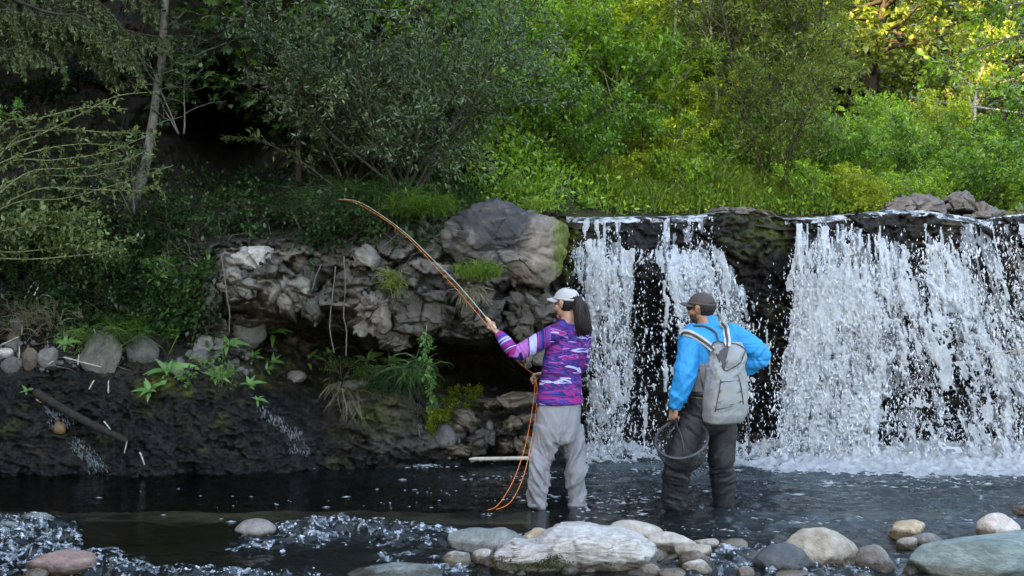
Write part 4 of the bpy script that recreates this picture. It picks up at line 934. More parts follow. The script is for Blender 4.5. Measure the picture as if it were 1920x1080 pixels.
# stones on the left bank
bk = 'stones on the left bank'
bm1 = stone_mat('bank_limestone', [(.10, .092, .085), (.19, .18, .165), (.31, .295, .275)], 5, vein=(.12, .11, .10), rough=.85, speck=.3)
bm2 = stone_mat('bank_grey_stone', [(.09, .088, .085), (.15, .145, .14), (.21, .20, .19)], 5, rough=.85)
bm3 = stone_mat('bank_brown_stone', [(.10, .075, .055), (.16, .12, .09), (.22, .17, .13)], 5, rough=.85)
for i, (lb, x0, x1, y0, y1, mt, kw) in enumerate((
 ('pale fissured boulder with dead stalks hanging over it on the left bank', 146, 228, 624, 696, bm1, dict(planes=9, rough=.09)),
 ('bluish-white flat pebble at the left edge of the bank', -6, 25, 652, 667, white, dict(planes=4)),
 ('brown squarish stone near the left end of the bank', 38, 72, 652, 686, bm3, dict(planes=9)),
 ('grey-buff stone right of the brown squarish stone', 68, 106, 652, 684, bm1, dict(planes=8)),
 ('dark reddish stone leaning near the left edge', 12, 38, 618, 642, bm3, dict(planes=7)),
 ('grey stone standing above the dark reddish stone', 16, 48, 596, 616, bm2, dict(planes=7)),
 ('dark round stone in the shade right of the fissured boulder', 236, 296, 628, 672, bm2, dict(planes=6)),
 ('white upright block at the right end of the bank gravel', 362, 404, 628, 668, bm1, dict(planes=9, rough=.08)),
 ('dark flat slab leaning on the white upright block', 358, 392, 655, 678, bm2, dict(planes=7)),
 ('small buff stone in front of the white upright block', 370, 398, 666, 684, bm3, dict(planes=7)),
 ('tan rounded stone behind the white upright block', 394, 426, 596, 640, bm1, dict(planes=6)),
 ('grey stone deep under the ledge', 432, 500, 585, 640, bm2, dict(planes=8)),
 ('little grey stone beside the tan rounded stone', 404, 424, 640, 664, bm2, dict(planes=6)),
 ('pale triangular stone on moss below the hollow', 536, 574, 694, 716, bm1, dict(planes=8)),
 ('pale flat stone at the edge of the hanging grass', 640, 690, 712, 730, bm1, dict(planes=7)),
 ('yellowish pebble by the trickle on the dark slope', 66, 86, 734, 750, ochre, dict(planes=6)),
 ('wet orange stone in the small trickle', 98, 122, 790, 810, stone_mat('wet_orange_stone', [(.10, .05, .02), (.22, .12, .05), (.30, .18, .09)], 6, rough=.35), dict(planes=8)),
 ('grey stone on the ledge above the fissured boulder', 290, 330, 490, 512, bm2, dict(planes=7)),
 ('weathered grey block on the slope left of the ledge', 318, 372, 525, 570, bm1, dict(planes=9, rough=.08)),
 ('dark grey block wedged beside the weathered block', 376, 420, 520, 570, bm2, dict(planes=8)),
 ('small stone half buried at the left end of the gravel', 0, 40, 668, 694, bm2, dict(planes=6)),
)):
    Yd = float(cliff_pt((x0 + x1) / 2, y1 - 4)[1]); w = (x1 - x0) / F_PX * Yd
    boulder('stone', lb, 'stone', x0, x1, y0, y1, Yd - w * .12, mt, 700 + i, group=bk, detail=4, depth=.7, **kw)
for i in range(46):                                       # small rubble between them
    pass
g = np.random.default_rng(77); rb = MB(); iv, jf = ICO[3]
for i in range(260):
    x, y = (g.uniform(-40, 240), g.uniform(640, 694)) if i < 150 else (g.uniform(330, 470), g.uniform(640, 700)) if i < 210 else (g.uniform(820, 1010), g.uniform(800, 856))
    p = cliff_pt(x, y); s = g.lognormal(math.log(.022), .5)
    v = iv[::1] * (1 + .25 * fbm(iv * 1.5 + i, 2, i))[:, None] * s * g.uniform(.5, 1.2, 3); rb.add(v + p + [0, -s * .4, s * .2], jf)
tag(obj('rubble', rb.mesh('rubble'), bm2), 'small stone rubble on the left bank and the foot of the cliff', kind='stuff')

g = np.random.default_rng(177); rb = [MB(), MB(), MB()]
for i in range(420):
    Y = g.uniform(6.75, 7.6); px = g.choice([g.uniform(830, 1420), g.uniform(1380, 1720), g.uniform(1640, 1960), g.uniform(-20, 200)], p=[.45, .3, .15, .1]); X = (px - 960) / F_PX * Y
    z = float(bed_z(np.array([X]), np.array([Y]))[0]); s_ = g.lognormal(math.log(.030), .45)
    v = iv * (1 + .22 * fbm(iv * 1.5 + i, 2, i))[:, None]
    for _ in range(5):
        n_ = nrm(g.normal(size=3)); v = v - n_ * np.maximum(0, v @ n_ - g.uniform(.55, .9))[:, None]
    v = v * s_ * g.uniform(.6, 1.3, 3) * [1.15, 1, .8]; rb[i % 3].add(v + [X, Y, max(z, -.07) + s_ * g.uniform(.2, 1.1)], jf)
for b_, m_, l_ in zip(rb, (creamg, brown, greyg), ('small pale gravel stones packed between the near stones', 'small wet brown gravel stones between the near stones', 'small grey gravel stones between the near stones')):
    tag(obj('gravel', b_.mesh('gravel'), m_), l_, kind='stuff')
# ================================================================== PEOPLE
from mathutils.bvhtree import BVHTree
def pt(px, py, dy=0.0, Y=9.0): return at(px, py, Y + dy)
def remeshed(mb, voxel, smooth=3, fac=.5):
    v, f, _ = mb.arrays(); me = mesh_np('tmp', v, f, False)
    o = bpy.data.objects.new('tmp', me); COL.objects.link(o)
    m = o.modifiers.new('r', 'REMESH'); m.mode = 'VOXEL'; m.voxel_size = voxel; m.use_smooth_shade = True
    if smooth:
        s = o.modifiers.new('s', 'SMOOTH'); s.factor = fac; s.iterations = smooth
    dg = C.evaluated_depsgraph_get(); ev = o.evaluated_get(dg); em = ev.to_mesh()
    n = len(em.vertices); co = np.empty(n * 3, np.float32); em.vertices.foreach_get('co', co)
    no = np.empty(n * 3, np.float32); em.vertices.foreach_get('normal', no)
    tot = np.empty(len(em.polygons), np.int32); em.polygons.foreach_get('loop_total', tot)
    vi = np.empty(len(em.loops), np.int32); em.loops.foreach_get('vertex_index', vi)
    ev.to_mesh_clear(); bpy.data.objects.remove(o); bpy.data.meshes.remove(me)
    fs = []
    st = np.concatenate([[0], np.cumsum(tot)[:-1]])
    for k_ in (3, 4):
        s_ = st[tot == k_]
        if len(s_): fs.append(vi[s_[:, None] + np.arange(k_)])
    return co.reshape(-1, 3).astype(float), no.reshape(-1, 3).astype(float), fs
def bvh_of(v, fs): return BVHTree.FromPolygons([tuple(x) for x in v], [tuple(int(i) for i in q) for f in fs for q in f])
CAMV = Vector((0, 0, CAM_H))
def on_surf(b, px, py, lift=.004, dflt=9.0):
    d = Vector(at(px, py, 1.0)) - CAMV; d.normalize()
    h = b.ray_cast(CAMV, d)
    if h[0] is None: return at(px, py, dflt)
    n = h[1] if h[1].dot(d) < 0 else -h[1]
    return np.array(h[0] + n * lift)
def seg_param(P, path):
    """distance to a polyline and arc length at the nearest point"""
    best = np.full(len(P), 9.0); s_at = np.zeros(len(P)); acc = 0
    for a, b in zip(path[:-1], path[1:]):
        a = np.asarray(a); b = np.asarray(b); L = np.linalg.norm(b - a); d = (b - a) / L
        t = np.clip((P - a) @ d, 0, L); dist = np.linalg.norm(P - a - t[:, None] * d, axis=1)
        m = dist < best; best = np.where(m, dist, best); s_at = np.where(m, acc + t, s_at); acc += L
    return best, s_at
def hand(mb, wrist, fwd, palm, curl=(55, 70, 45), size=1.0, thumb_curl=25, spread=1.0, side=1):
    """palm, four fingers of unequal length bent towards `palm`, thumb from the side near its base"""
    f = nrm(fwd); n = np.asarray(palm, float); n = nrm(n - f * (n @ f)); s = np.cross(f, n) * side
    w = np.asarray(wrist, float)
    mb.loft([(w - f * .02, s * .027 * size, n * .021 * size), (w + f * .01, s * .029 * size, n * .019 * size), (w + f * .045 * size, s * .040 * size, n * .017 * size), (w + f * .085 * size, s * .043 * size, n * .014 * size), (w + f * .096 * size, s * .040 * size, n * .010 * size)], 14)
    for k_, (off, L, r) in enumerate(((-.031, .072, .0085), (-.0103, .080, .0088), (.0103, .075, .0084), (.030, .060, .0074))):
        p = w + f * (.088 - .006 * abs(k_ - 1)) * size + s * off * size; P = [p - f * .02]; a = 0; P.append(p)
        for j, seg in enumerate((.46, .31, .23)):
            a += R(curl[j] + (k_ - 1) * 3)
            p = p + (f * math.cos(a) + n * math.sin(a) + s * off * .6 * spread * (j == 0)) * L * seg * size; P.append(p)
        mb.tube(P, [r * size, r * size, r * .95 * size, r * .9 * size, r * .72 * size], 8)
    b = w + f * .03 * size - s * .030 * size + n * .006
    t1 = b + (f * .55 - s * .62 + n * .45) * .042 * size; t2 = t1 + (f * .75 - s * .15 + n * math.sin(R(thumb_curl)) * 1.2) * .034 * size; t3 = t2 + (f * .7 + s * .3 + n * math.sin(R(thumb_curl + 15))) * .024 * size
    mb.tube([b - f * .01 + s * .008, b, t1, t2, t3], [.013 * size, .0125 * size, .0105 * size, .0095 * size, .0075 * size], 8)
def head_parts(mb, c, f, k_=1.0, beard=False):
    f = nrm(f); r = np.array([f[1], -f[0], 0.0]); u = np.array([0, 0, 1.0]); A = np.stack([r, f, u], 1); c = np.asarray(c, float)
    L = lambda x, y, z: c + (r * x + f * y + u * z) * k_
    mb.ell(L(0, -.012, .022), np.array([.074, .095, .098]) * k_, A, 18, 14)
    mb.ell(L(0, .022, -.035), np.array([.060, .066, .078]) * k_, A, 16, 12)
    mb.ell(L(0, .066, -.098), np.array([.028, .022, .020]) * k_, A, 10, 8)       # chin
    for s_ in (-1, 1):
        mb.ell(L(.040 * s_, .052, -.030), np.array([.026, .030, .028]) * k_, A, 10, 8)   # cheek
        mb.ell(L(.030 * s_, .074, .016), np.array([.026, .014, .010]) * k_, A, 10, 8)    # brow
        mb.loft([(L(.070 * s_, -.004, -.034), r * .007 * k_, f * .008 * k_), (L(.075 * s_, -.006, -.018), r * .009 * k_, f * .014 * k_), (L(.080 * s_, -.012, .004), r * .010 * k_, f * .020 * k_), (L(.081 * s_, -.014, .020), r * .008 * k_, f * .018 * k_), (L(.078 * s_, -.012, .030), r * .005 * k_, f * .009 * k_)], 10)
    mb.tube([L(0, .078, .014), L(0, .094, -.010), L(0, .106, -.034), L(0, .088, -.043)], [.008 * k_, .010 * k_, .014 * k_, .010 * k_], 8)   # nose
    for z in (-.061, -.072): mb.ell(L(0, .080, z), np.array([.022, .010, .006]) * k_, A, 10, 6)
    return L, A
def eyes(root, L, A, o, k_=1.0):
    for s_ in (-1, 1):
        e = MB(); e.ell(L(.030 * s_, .072, -.002), np.array([.013, .011, .011]) * k_, A, 10, 8)
        obj('eye', e.mesh('eye', True, o), M['eye'], root)

def skin_material(name, c):
    k = NT(name); co = k.coord(); n = k.noise(co, 35, 4)
    cc = k.ramp(n, [(.3, tuple(x * .82 for x in c)), (.7, tuple(min(1, x * 1.12) for x in c))])
    return k.done(k.bsdf(cc, .5, .4, k.bump(k.noise(co, 200, 3), .15, .001), Subsurface_Weight=.08, Subsurface_Scale=.01))
M['skin'] = skin_material('skin', (.43, .25, .185)); M['skin_tan'] = skin_material('tanned_skin', (.32, .165, .11))
M['eye'] = plain_mat('eye', (.05, .035, .03), .15, .5, .1, 10, 0)
def cloth_mat(name, col, rough=.75, weave=900, var=.12, blot=6, bump=.25, sheen=.0):
    k = NT(name); co = k.coord()
    c = k.ramp(k.noise(co, blot, 5, .6), [(.3, tuple(x * (1 - var) for x in col)), (.7, tuple(min(1, x * (1 + var)) for x in col))])
    b = k.bump(k.noise(co, weave, 2), bump, .0008); b = k.bump(k.noise(co, 26, 4, .6, .6), .35, .006, b)
    return k.done(k.bsdf(c, rough, .3, b, Sheen_Weight=sheen))
M['trousers'] = cloth_mat('light_grey_trousers', (.215, .213, .232), .8)
M['jacket'] = cloth_mat('bright_blue_jacket', (.004, .22, .52), .62, 700, .10)
M['wader'] = cloth_mat('charcoal_waders', (.014, .0145, .017), .6, 500, .22)
M['bib'] = cloth_mat('grey_wader_bib', (.16, .157, .15), .65, 500, .12)
M['capw'] = cloth_mat('pale_grey_cap', (.38, .39, .41), .8, 600, .05, bump=.5)
M['capm'] = cloth_mat('brown_grey_cap', (.070, .058, .057), .8, 600, .25)
M['pack'] = cloth_mat('light_grey_coated_fabric', (.20, .212, .222), .4, 400, .12, 5)
M['packd'] = cloth_mat('dark_grey_webbing', (.045, .045, .05), .6, 500)
M['strapl'] = cloth_mat('pale_webbing', (.40, .41, .41), .6, 500)
M['black'] = plain_mat('black_plastic', (.016, .016, .018), .45, .5, .1, 20, 0)
M['boot'] = plain_mat('dark_boot', (.03, .028, .026), .6)
def hair_mat(name, c):
    k = NT(name); co = k.coord('Object', (160, 160, 5)); n = k.noise(co, 1.0, 3, .6)
    cc = k.ramp(n, [(.3, tuple(x * .5 for x in c)), (.7, tuple(x * 1.9 for x in c))])
    return k.done(k.bsdf(cc, .55, .25, k.bump(n, .9, .006)))
M['hair'] = hair_mat('dark_brown_hair', (.014, .010, .010))
def shirt_material():
    k = NT('purple_camouflage_shirt')
    mp = k.n('ShaderNodeMapping'); mp.inputs['Scale'].default_value = (3.4, 3.4, 14.0)
    a = k.n('ShaderNodeAttribute'); a.attribute_name = 'pat'; k.l(a.outputs['Vector'], mp.inputs[0]); co = mp.outputs[0]
    n = k.noise(co, 1.0, 3, .5, .9)
    mp2 = k.n('ShaderNodeMapping'); mp2.inputs['Scale'].default_value = (4.0, 4.0, 19.0); mp2.inputs['Location'].default_value = (3.3, 1.7, 9.1); k.l(a.outputs['Vector'], mp2.inputs[0])
    n2 = k.noise(mp2.outputs[0], 1.0, 2, .5, .7)
    navy, vio, mag, pur, lil, pk = (.012, .014, .12), (.055, .032, .25), (.24, .016, .165), (.06, .010, .085), (.36, .36, .58), (.33, .10, .36)
    c = k.ramp(n, [(0, navy), (.36, vio), (.40, mag), (.455, navy), (.50, pur), (.535, vio), (.58, navy), (.62, pk), (.66, mag)], 'CONSTANT')
    c = k.mix(k.ramp(n2, [(0, 0), (.60, 1), (.69, 0)], 'CONSTANT'), c, lil)
    c = k.mix(k.ramp(n2, [(0, 0), (.30, 1), (.36, 0)], 'CONSTANT'), c, mag)
    co2 = k.coord(); b = k.bump(k.noise(co2, 30, 4, .6, .5), .35, .006)
    return k.done(k.bsdf(c, .72, .25, b))
M['shirt'] = shirt_material()

def wrinkle(v, n, amp, scale=(9, 9, 9), seed=0, sharp=2):
    w = ridged(v * np.array(scale), 3, seed); w = np.clip(w, -.6, 1)
    return v + n * (amp * (w - .2))[:, None]

# ------------------------------------------------------------------ the woman
def build_woman():
    o = at(1047, 950, 9.0); o[2] = -.26
    root = empty('person', o, 'woman in a purple camouflage shirt, pale cap and light grey trousers casting a fly rod', 'person', 'anglers wading in the pool')
    f = nrm([-.62, .78, 0]); rt = np.array([f[1], -f[0], 0])
    hf = nrm([-.76, .65, 0]); hc = pt(1062, 569)
    Ls, Le, Lw = pt(1042, 625, -.11), pt(967, 664, -.14), pt(935, 626, -.06)
    Rs, Re, Rw = pt(1093, 626, .10), pt(1088, 690, .24), pt(1018, 701, .25)
    legL = [pt(1027, 800, -.06), pt(1017, 850, -.06), pt(1011, 885, -.08), pt(1009, 920, -.06), pt(1008, 962, -.05), pt(1008, 1006, -.05)]
    legR = [pt(1069, 800, .06), pt(1075, 850, .05), pt(1080, 885, .03), pt(1082, 920, .05), pt(1083, 962, .05), pt(1083, 1006, .05)]
    b = MB(); L, A = head_parts(b, hc, hf, .98)
    b.tube([L(0, -.018, -.05), L(0, -.03, -.10), pt(1060, 612)], [.050, .050, .062], 14)
    b.loft([(pt(1061, 606), rt * .06, f * .055), (pt(1066, 625), rt * .15, f * .08), (pt(1062, 660), rt * .16, f * .09), (pt(1052, 705), rt * .12, f * .07), (pt(1049, 755), rt * .13, f * .08), (pt(1048, 805), rt * .12, f * .08)], 18)
    b.tube([Ls, Le, Lw], [.045, .038, .026], 10); b.tube([Rs, Re, Rw], [.045, .036, .026], 10)
    for lg in (legL, legR): b.tube(lg, [.066, .050, .040, .036, .034, .034], 10)
    rod_dir = nrm(pt(860, 535, .22) - pt(917, 602, -.02))
    fa = nrm(Lw - Le); fw = nrm(fa * .75 + np.array([-.55, .0, .25])); 
    hand(b, Lw + fa * .01, fw, np.cross(rod_dir, fw) , (62, 80, 55), .95, 30)
    fr = nrm(Rw - Re)
    hand(b, Rw, nrm(fr + np.array([0, -.25, .02])), np.array([.1, -.3, -1.0]), (50, 65, 45), .92, 30)
    v, n, fs = remeshed(b, .0052, 2)
    obj('body', mesh_np('body', v - o, fs), M['skin'], root)
    eyes(root, L, A, o, .98)
    # shirt
    s = MB()
    s.loft([(pt(1059, 598), rt * .058, f * .056), (pt(1060, 606), rt * .066, f * .062), (pt(1062, 612), rt * .105, f * .074), (pt(1066, 621), rt * .165, f * .092), (pt(1067, 634), rt * .185, f * .105), (pt(1063, 655), rt * .190, f * .118), (pt(1057, 680), rt * .182, f * .114), (pt(1052, 704), rt * .176, f * .112), (pt(1050, 730), rt * .188, f * .124), (pt(1049, 757), rt * .203, f * .140)], 28)
    la = [Ls + (pt(1070, 622) - Ls) * .25, Ls, Ls + (Le - Ls) * .5, Le + (Ls - Le) * .12, Le + (Lw - Le) * .12, Le + (Lw - Le) * .55, Lw + (Lw - Le) * .02]
    s.tube(spline(la, 16), np.interp(np.linspace(0, 1, 16), [0, .17, .45, .62, .75, .9, 1], [.07, .072, .060, .055, .052, .044, .036]), 16)
    ra = [Rs + (pt(1070, 622) - Rs) * .25, Rs, Rs + (Re - Rs) * .5, Re + (Rs - Re) * .1, Re + (Rw - Re) * .12, Re + (Rw - Re) * .6, Rw + (Re - Rw) * .1]
    s.tube(spline(ra, 16), np.interp(np.linspace(0, 1, 16), [0, .17, .45, .62, .75, 1], [.07, .070, .060, .054, .050, .036]), 16)
    v, n, fs = remeshed(s, .0072, 4)
    dL, sL = seg_param(v, [Ls, Le, Lw]); dT = np.hypot(v[:, 0] - np.interp(v[:, 2], [.7, 1.4], [pt(1050, 750)[0], pt(1066, 620)[0]]), v[:, 1] - 9)
    arm = (dL < .085) & (v[:, 0] < pt(1031, 0)[0])
    aw = sstep(1040, 1022, 960 + v[:, 0] / v[:, 1] * F_PX) * arm
    # folds: fine drag lines from the shoulder blade, rings round the elbow, slack above the hem
    tw = ridged(np.stack([v[:, 0] * 6 + v[:, 2] * 2, v[:, 1] * 6, v[:, 2] * 13 + v[:, 0] * 5], -1), 3, 401)
    el = np.exp(-((sL - np.linalg.norm(Le - Ls)) / .07) ** 2) * arm
    d = .0075 * (tw - .2) * (1 - .5 * arm) + el * .007 * np.sin(sL * 190 + 3 * vnoise(v * 9, 403)) + arm * .005 * ridged(np.stack([sL * 16, v[:, 2] * 5, v[:, 0] * 5], -1), 2, 404)
    v2 = v + n * d[:, None]
    xr = (v - pt(1050, 700)) @ rt
    pat = np.stack([xr, (v - pt(1050, 700)) @ f * .6, v[:, 2] + .12 * xr], -1)
    pat2 = np.stack([dL * 2 + 3 + v[:, 0] * .15, 0 * sL, sL * .55 + 4 + v[:, 2] * .25], -1)
    pat = np.where(arm[:, None], pat2, pat)
    obj('shirt', mesh_np('shirt', v2 - o, fs, True, dict(pat=pat)), M['shirt'], root)
    # trousers
    t = MB()
    t.loft([(pt(1050, 748), rt * .172, f * .118), (pt(1049, 765), rt * .188, f * .130), (pt(1048, 785), rt * .190, f * .136), (pt(1048, 805), rt * .190, f * .134), (pt(1048, 824), rt * .185, f * .115), (pt(1048, 832), rt * .13, f * .07)], 26)
    t.tube(spline(legL[:4] + [pt(1008, 949, -.05)], 16), np.interp(np.linspace(0, 1, 16), [0, .25, .5, .75, .92, 1], [.100, .086, .070, .064, .064, .060]), 18)
    t.tube(spline(legR[:4] + [pt(1083, 948, .05)], 16), np.interp(np.linspace(0, 1, 16), [0, .25, .5, .75, .92, 1], [.098, .082, .067, .062, .062, .058]), 18)
    v, n, fs = remeshed(t, .0078, 5)
    z = v[:, 2]; low = sstep(.55, .15, z); mid = np.exp(-((z - .45) / .14) ** 2)
    lx = np.where(v[:, 0] < pt(1047, 0)[0], 1, -1)
    folds = ridged(np.stack([v[:, 0] * 8 + lx * z * 3, v[:, 1] * 8, z * 4.2 + lx * v[:, 0] * 7], -1), 3, 411)
    fine = ridged(np.stack([v[:, 0] * 15, v[:, 1] * 15, z * 24 + lx * v[:, 0] * 20], -1), 3, 412)
    v2 = v + n * (.028 * (folds - .25) * (.35 + .9 * low + .5 * mid) * sstep(.80, .6, z) + .011 * (fine - .2) * (low + .5 * mid) + .006 * (folds - .2))[:, None]
    v2 = v2 - n * (.006 * np.exp(-((960 + v[:, 0] / v[:, 1] * F_PX - 1056) / 2.0) ** 2) * (z > .45) * (v[:, 1] < 9.05))[:, None]      # centre seam
    tr = obj('trousers', mesh_np('trousers', v2 - o, fs), M['trousers'], root)
    bt = bvh_of(v2, fs)
    # back pockets: stitched flaps standing a little proud
    for (x0, x1, y0, y1) in ((1022, 1043, 782, 800), (1062, 1084, 782, 800)):
        p = MB(); xs_ = np.linspace(x0, x1, 8); ys_ = np.linspace(y0, y1, 6)
        G = np.array([[on_surf(bt, x, y + (x - x0) * .06, .0035) for x in xs_] for y in ys_]); i_ = np.arange(48).reshape(6, 8)
        p.add(G.reshape(-1, 3), q=np.stack([i_[:-1, :-1], i_[1:, :-1], i_[1:, 1:], i_[:-1, 1:]], -1).reshape(-1, 4))
        obj('pocket', p.mesh('pocket', True, o), M['trousers'], tr)
    for (x, dy, r) in ((1008, -.05, .066), (1083, .05, .064)):
        p = MB(); th = np.linspace(0, 2 * math.pi, 26)[:-1]
        ring = [pt(x, 946, dy) + np.array([math.cos(a) * r, math.sin(a) * r, .004 * math.sin(3 * a)]) for a in th]; ring.append(ring[0])
        p.tube(ring, .009, 8, False, (np.array([0, 0, 1.0]), 1.6)); obj('rolled_cuff', p.mesh('rolled_cuff', True, o), M['trousers'], root)
        p = MB(); p.tube([pt(x, 938, dy), pt(x, 960, dy), pt(x, 990, dy), pt(x - 4, 1006, dy + .02)], [.052, .056, .056, .05], 14)
        c = pt(x - 12, 1008, dy + .05); p.ell(c, np.array([.05, .13, .045]), np.stack([rt, f, [0, 0, 1]], 1), 14, 8)
        obj('wading_boot', p.mesh('wading_boot', True, o), M['boot'], root)
    # hair
    h = MB(); r3, f3 = A[:, 0], A[:, 1]
    h.ell(L(0, -.016, .020), np.array([.079, .099, .100]) * .98, A, 24, 18)
    v, fq, _ = h.arrays(); fl = []
    for q in fq:
        cc = (v[q].mean(1) - hc); yy = cc @ f3; zz = cc[:, 2]
        fl.append(q[(yy < .004 - .25 * (zz + .02).clip(-.1, .1)) & (zz > -.062 - .3 * np.minimum(0, yy + .02))])
    hr = obj('hair', mesh_np('hair', v - o, fl), M['hair'], root)
    p = MB(); path = spline([pt(1076, 566, -.03), pt(1083, 563, -.07), pt(1089, 578, -.11), pt(1092, 600, -.13), pt(1095, 616, -.13), pt(1094, 629, -.12)], 22)
    p.tube(path, np.interp(np.linspace(0, 1, 22), [0, .12, .3, .55, .8, .94, 1], [.018, .028, .043, .053, .046, .026, .006]), 22, True, (np.array([.5, -.85, 0]), .72))
    v, fq, _ = p.arrays(); 
    ang = np.arctan2(v[:, 1] - 8.88, v[:, 0] - pt(1091, 0)[0]); v = v + (np.stack([np.cos(ang), np.sin(ang), 0 * ang], -1) * (.006 * np.sin(ang * 9 + v[:, 2] * 6) + .004 * np.sin(ang * 17))[:, None])
    rgw = np.random.default_rng(3); s_ = MB()
    for i in range(190):                                   # loose strands along the tail
        a = rgw.uniform(0, 6.28); k0 = rgw.integers(1, 5); pp = path[k0:22 - rgw.integers(0, 3):3].copy()
        rad = np.interp(np.linspace(0, 1, len(pp)), [0, .3, .8, 1], [.03, .055, .060, rgw.uniform(.02, .05)])
        pp[:, 0] += np.cos(a) * rad; pp[:, 1] += np.sin(a) * rad * .8; pp[:, 2] -= rgw.uniform(0, .02)
        s_.tube(pp, [.0022] * (len(pp) - 1) + [.0008], 3, False)
    tail = obj('ponytail', mesh_np('ponytail', v - o, fq), M['hair'], root)
    tag(obj('hair_strands', s_.mesh('hair_strands', True, o), M['hair'], tail), kind='stuff')
    # cap
    build_cap(root, L, hc, hf, o, .98, M['capw'], M['capw'], True)
    return root, bt
def build_cap(root, L, hc, hf, o, k_, m1, m2, opening):
    f = nrm(hf); r = np.array([f[1], -f[0], 0.0]); u = np.array([0, 0, 1.0])
    tilt = R(-12); up = u * math.cos(tilt) + f * math.sin(tilt); fw = f * math.cos(tilt) - u * math.sin(tilt)
    up = nrm(u - f * .10); fw = nrm(f + u * .10)
    c = L(0, -.012, .030); c0 = MB(); secs = []
    for j in range(13):
        a = R(90) * j / 12; z = math.sin(a); q = math.cos(a) ** .82 if j < 12 else .02
        secs.append((c + up * (z * .092 - .004) * k_ + fw * (.010 * (1 - z)) * k_, r * .084 * q * k_, fw * (.107 * q) * k_))
    c0.loft(secs, 36)
    v, fq, _ = c0.arrays()
    fq = [q for q in fq]
    cc = [v[q].mean(1) - c for q in fq]
    if opening: fq = [q[~(((x @ fw) < -.07) & ((np.hypot(x @ r / .032, (x @ up + .004) / .040)) < 1))] for q, x in zip(fq, cc)]
    fq = [q[~((np.abs(x @ up + .004) < .004) & (np.hypot(x @ r, x @ fw) < .07))] for q, x in zip(fq, [v[q].mean(1) - c for q in fq])]
    # panel seams pressed in
    an = np.arctan2((v - c) @ r, (v - c) @ fw); hgt = (v - c) @ up
    d = -.0022 * np.exp(-((np.mod(an + math.pi / 6, math.pi / 3) - math.pi / 6) / .045) ** 2)
    v = v + nrm(v - c) * d[:, None]
    cap = obj('cap', mesh_np('cap', v - o, fq), m1, root)
    b = MB(); n = 15; top, bot = [], []
    for i in range(n):
        a = R(-78 + 156 * i / (n - 1)); ex = max(0, math.cos(a)) ** .75
        p0 = c + (r * .083 * math.sin(a) + fw * (.106 * math.cos(a) + .008)) * k_ - up * .002
        for t, lst in ((0, 0), (.5, 1), (1, 2)):
            q = p0 + (fw * .072 * ex + r * .012 * math.sin(a) * ex) * t * k_ - up * (.010 * t * t * ex + .022 * (math.sin(a) ** 2) * (.4 + .6 * t)) * k_
            top.append(q + up * .0028); bot.append(q - up * .0028)
    V = np.array(top + bot); i_ = np.arange(n * 3).reshape(n, 3); N3 = n * 3
    q1 = np.stack([i_[:-1, :-1], i_[:-1, 1:], i_[1:, 1:], i_[1:, :-1]], -1).reshape(-1, 4)
    e = np.stack([i_[:-1, 2], i_[:-1, 2] + N3, i_[1:, 2] + N3, i_[1:, 2]], -1)
    b.add(V, q=np.vstack([q1, q1[:, ::-1] + N3, e])); obj('brim', b.mesh('brim', True, o), m2, cap)
    b = MB(); b.ell(c + up * .090 * k_ + fw * .0, np.array([.009, .009, .005]), None, 10, 6); obj('button', b.mesh('button', True, o), m1, cap)
    b = MB(); ring = [c + (r * .0855 * math.sin(a) + fw * (.1085 * math.cos(a) + .009)) * k_ + up * .004 for a in np.linspace(0, 2 * math.pi, 40) if not (opening and abs(a - math.pi) < .34)]
    if not opening: ring.append(ring[0])
    b.tube(ring if not opening else ring[len(ring) // 2:] + ring[:len(ring) // 2], .0035, 6, True, (up, 2.6)); obj('sweatband', b.mesh('sweatband', True, o), m1, cap)
    return cap
woman, bvh_trousers = build_woman()

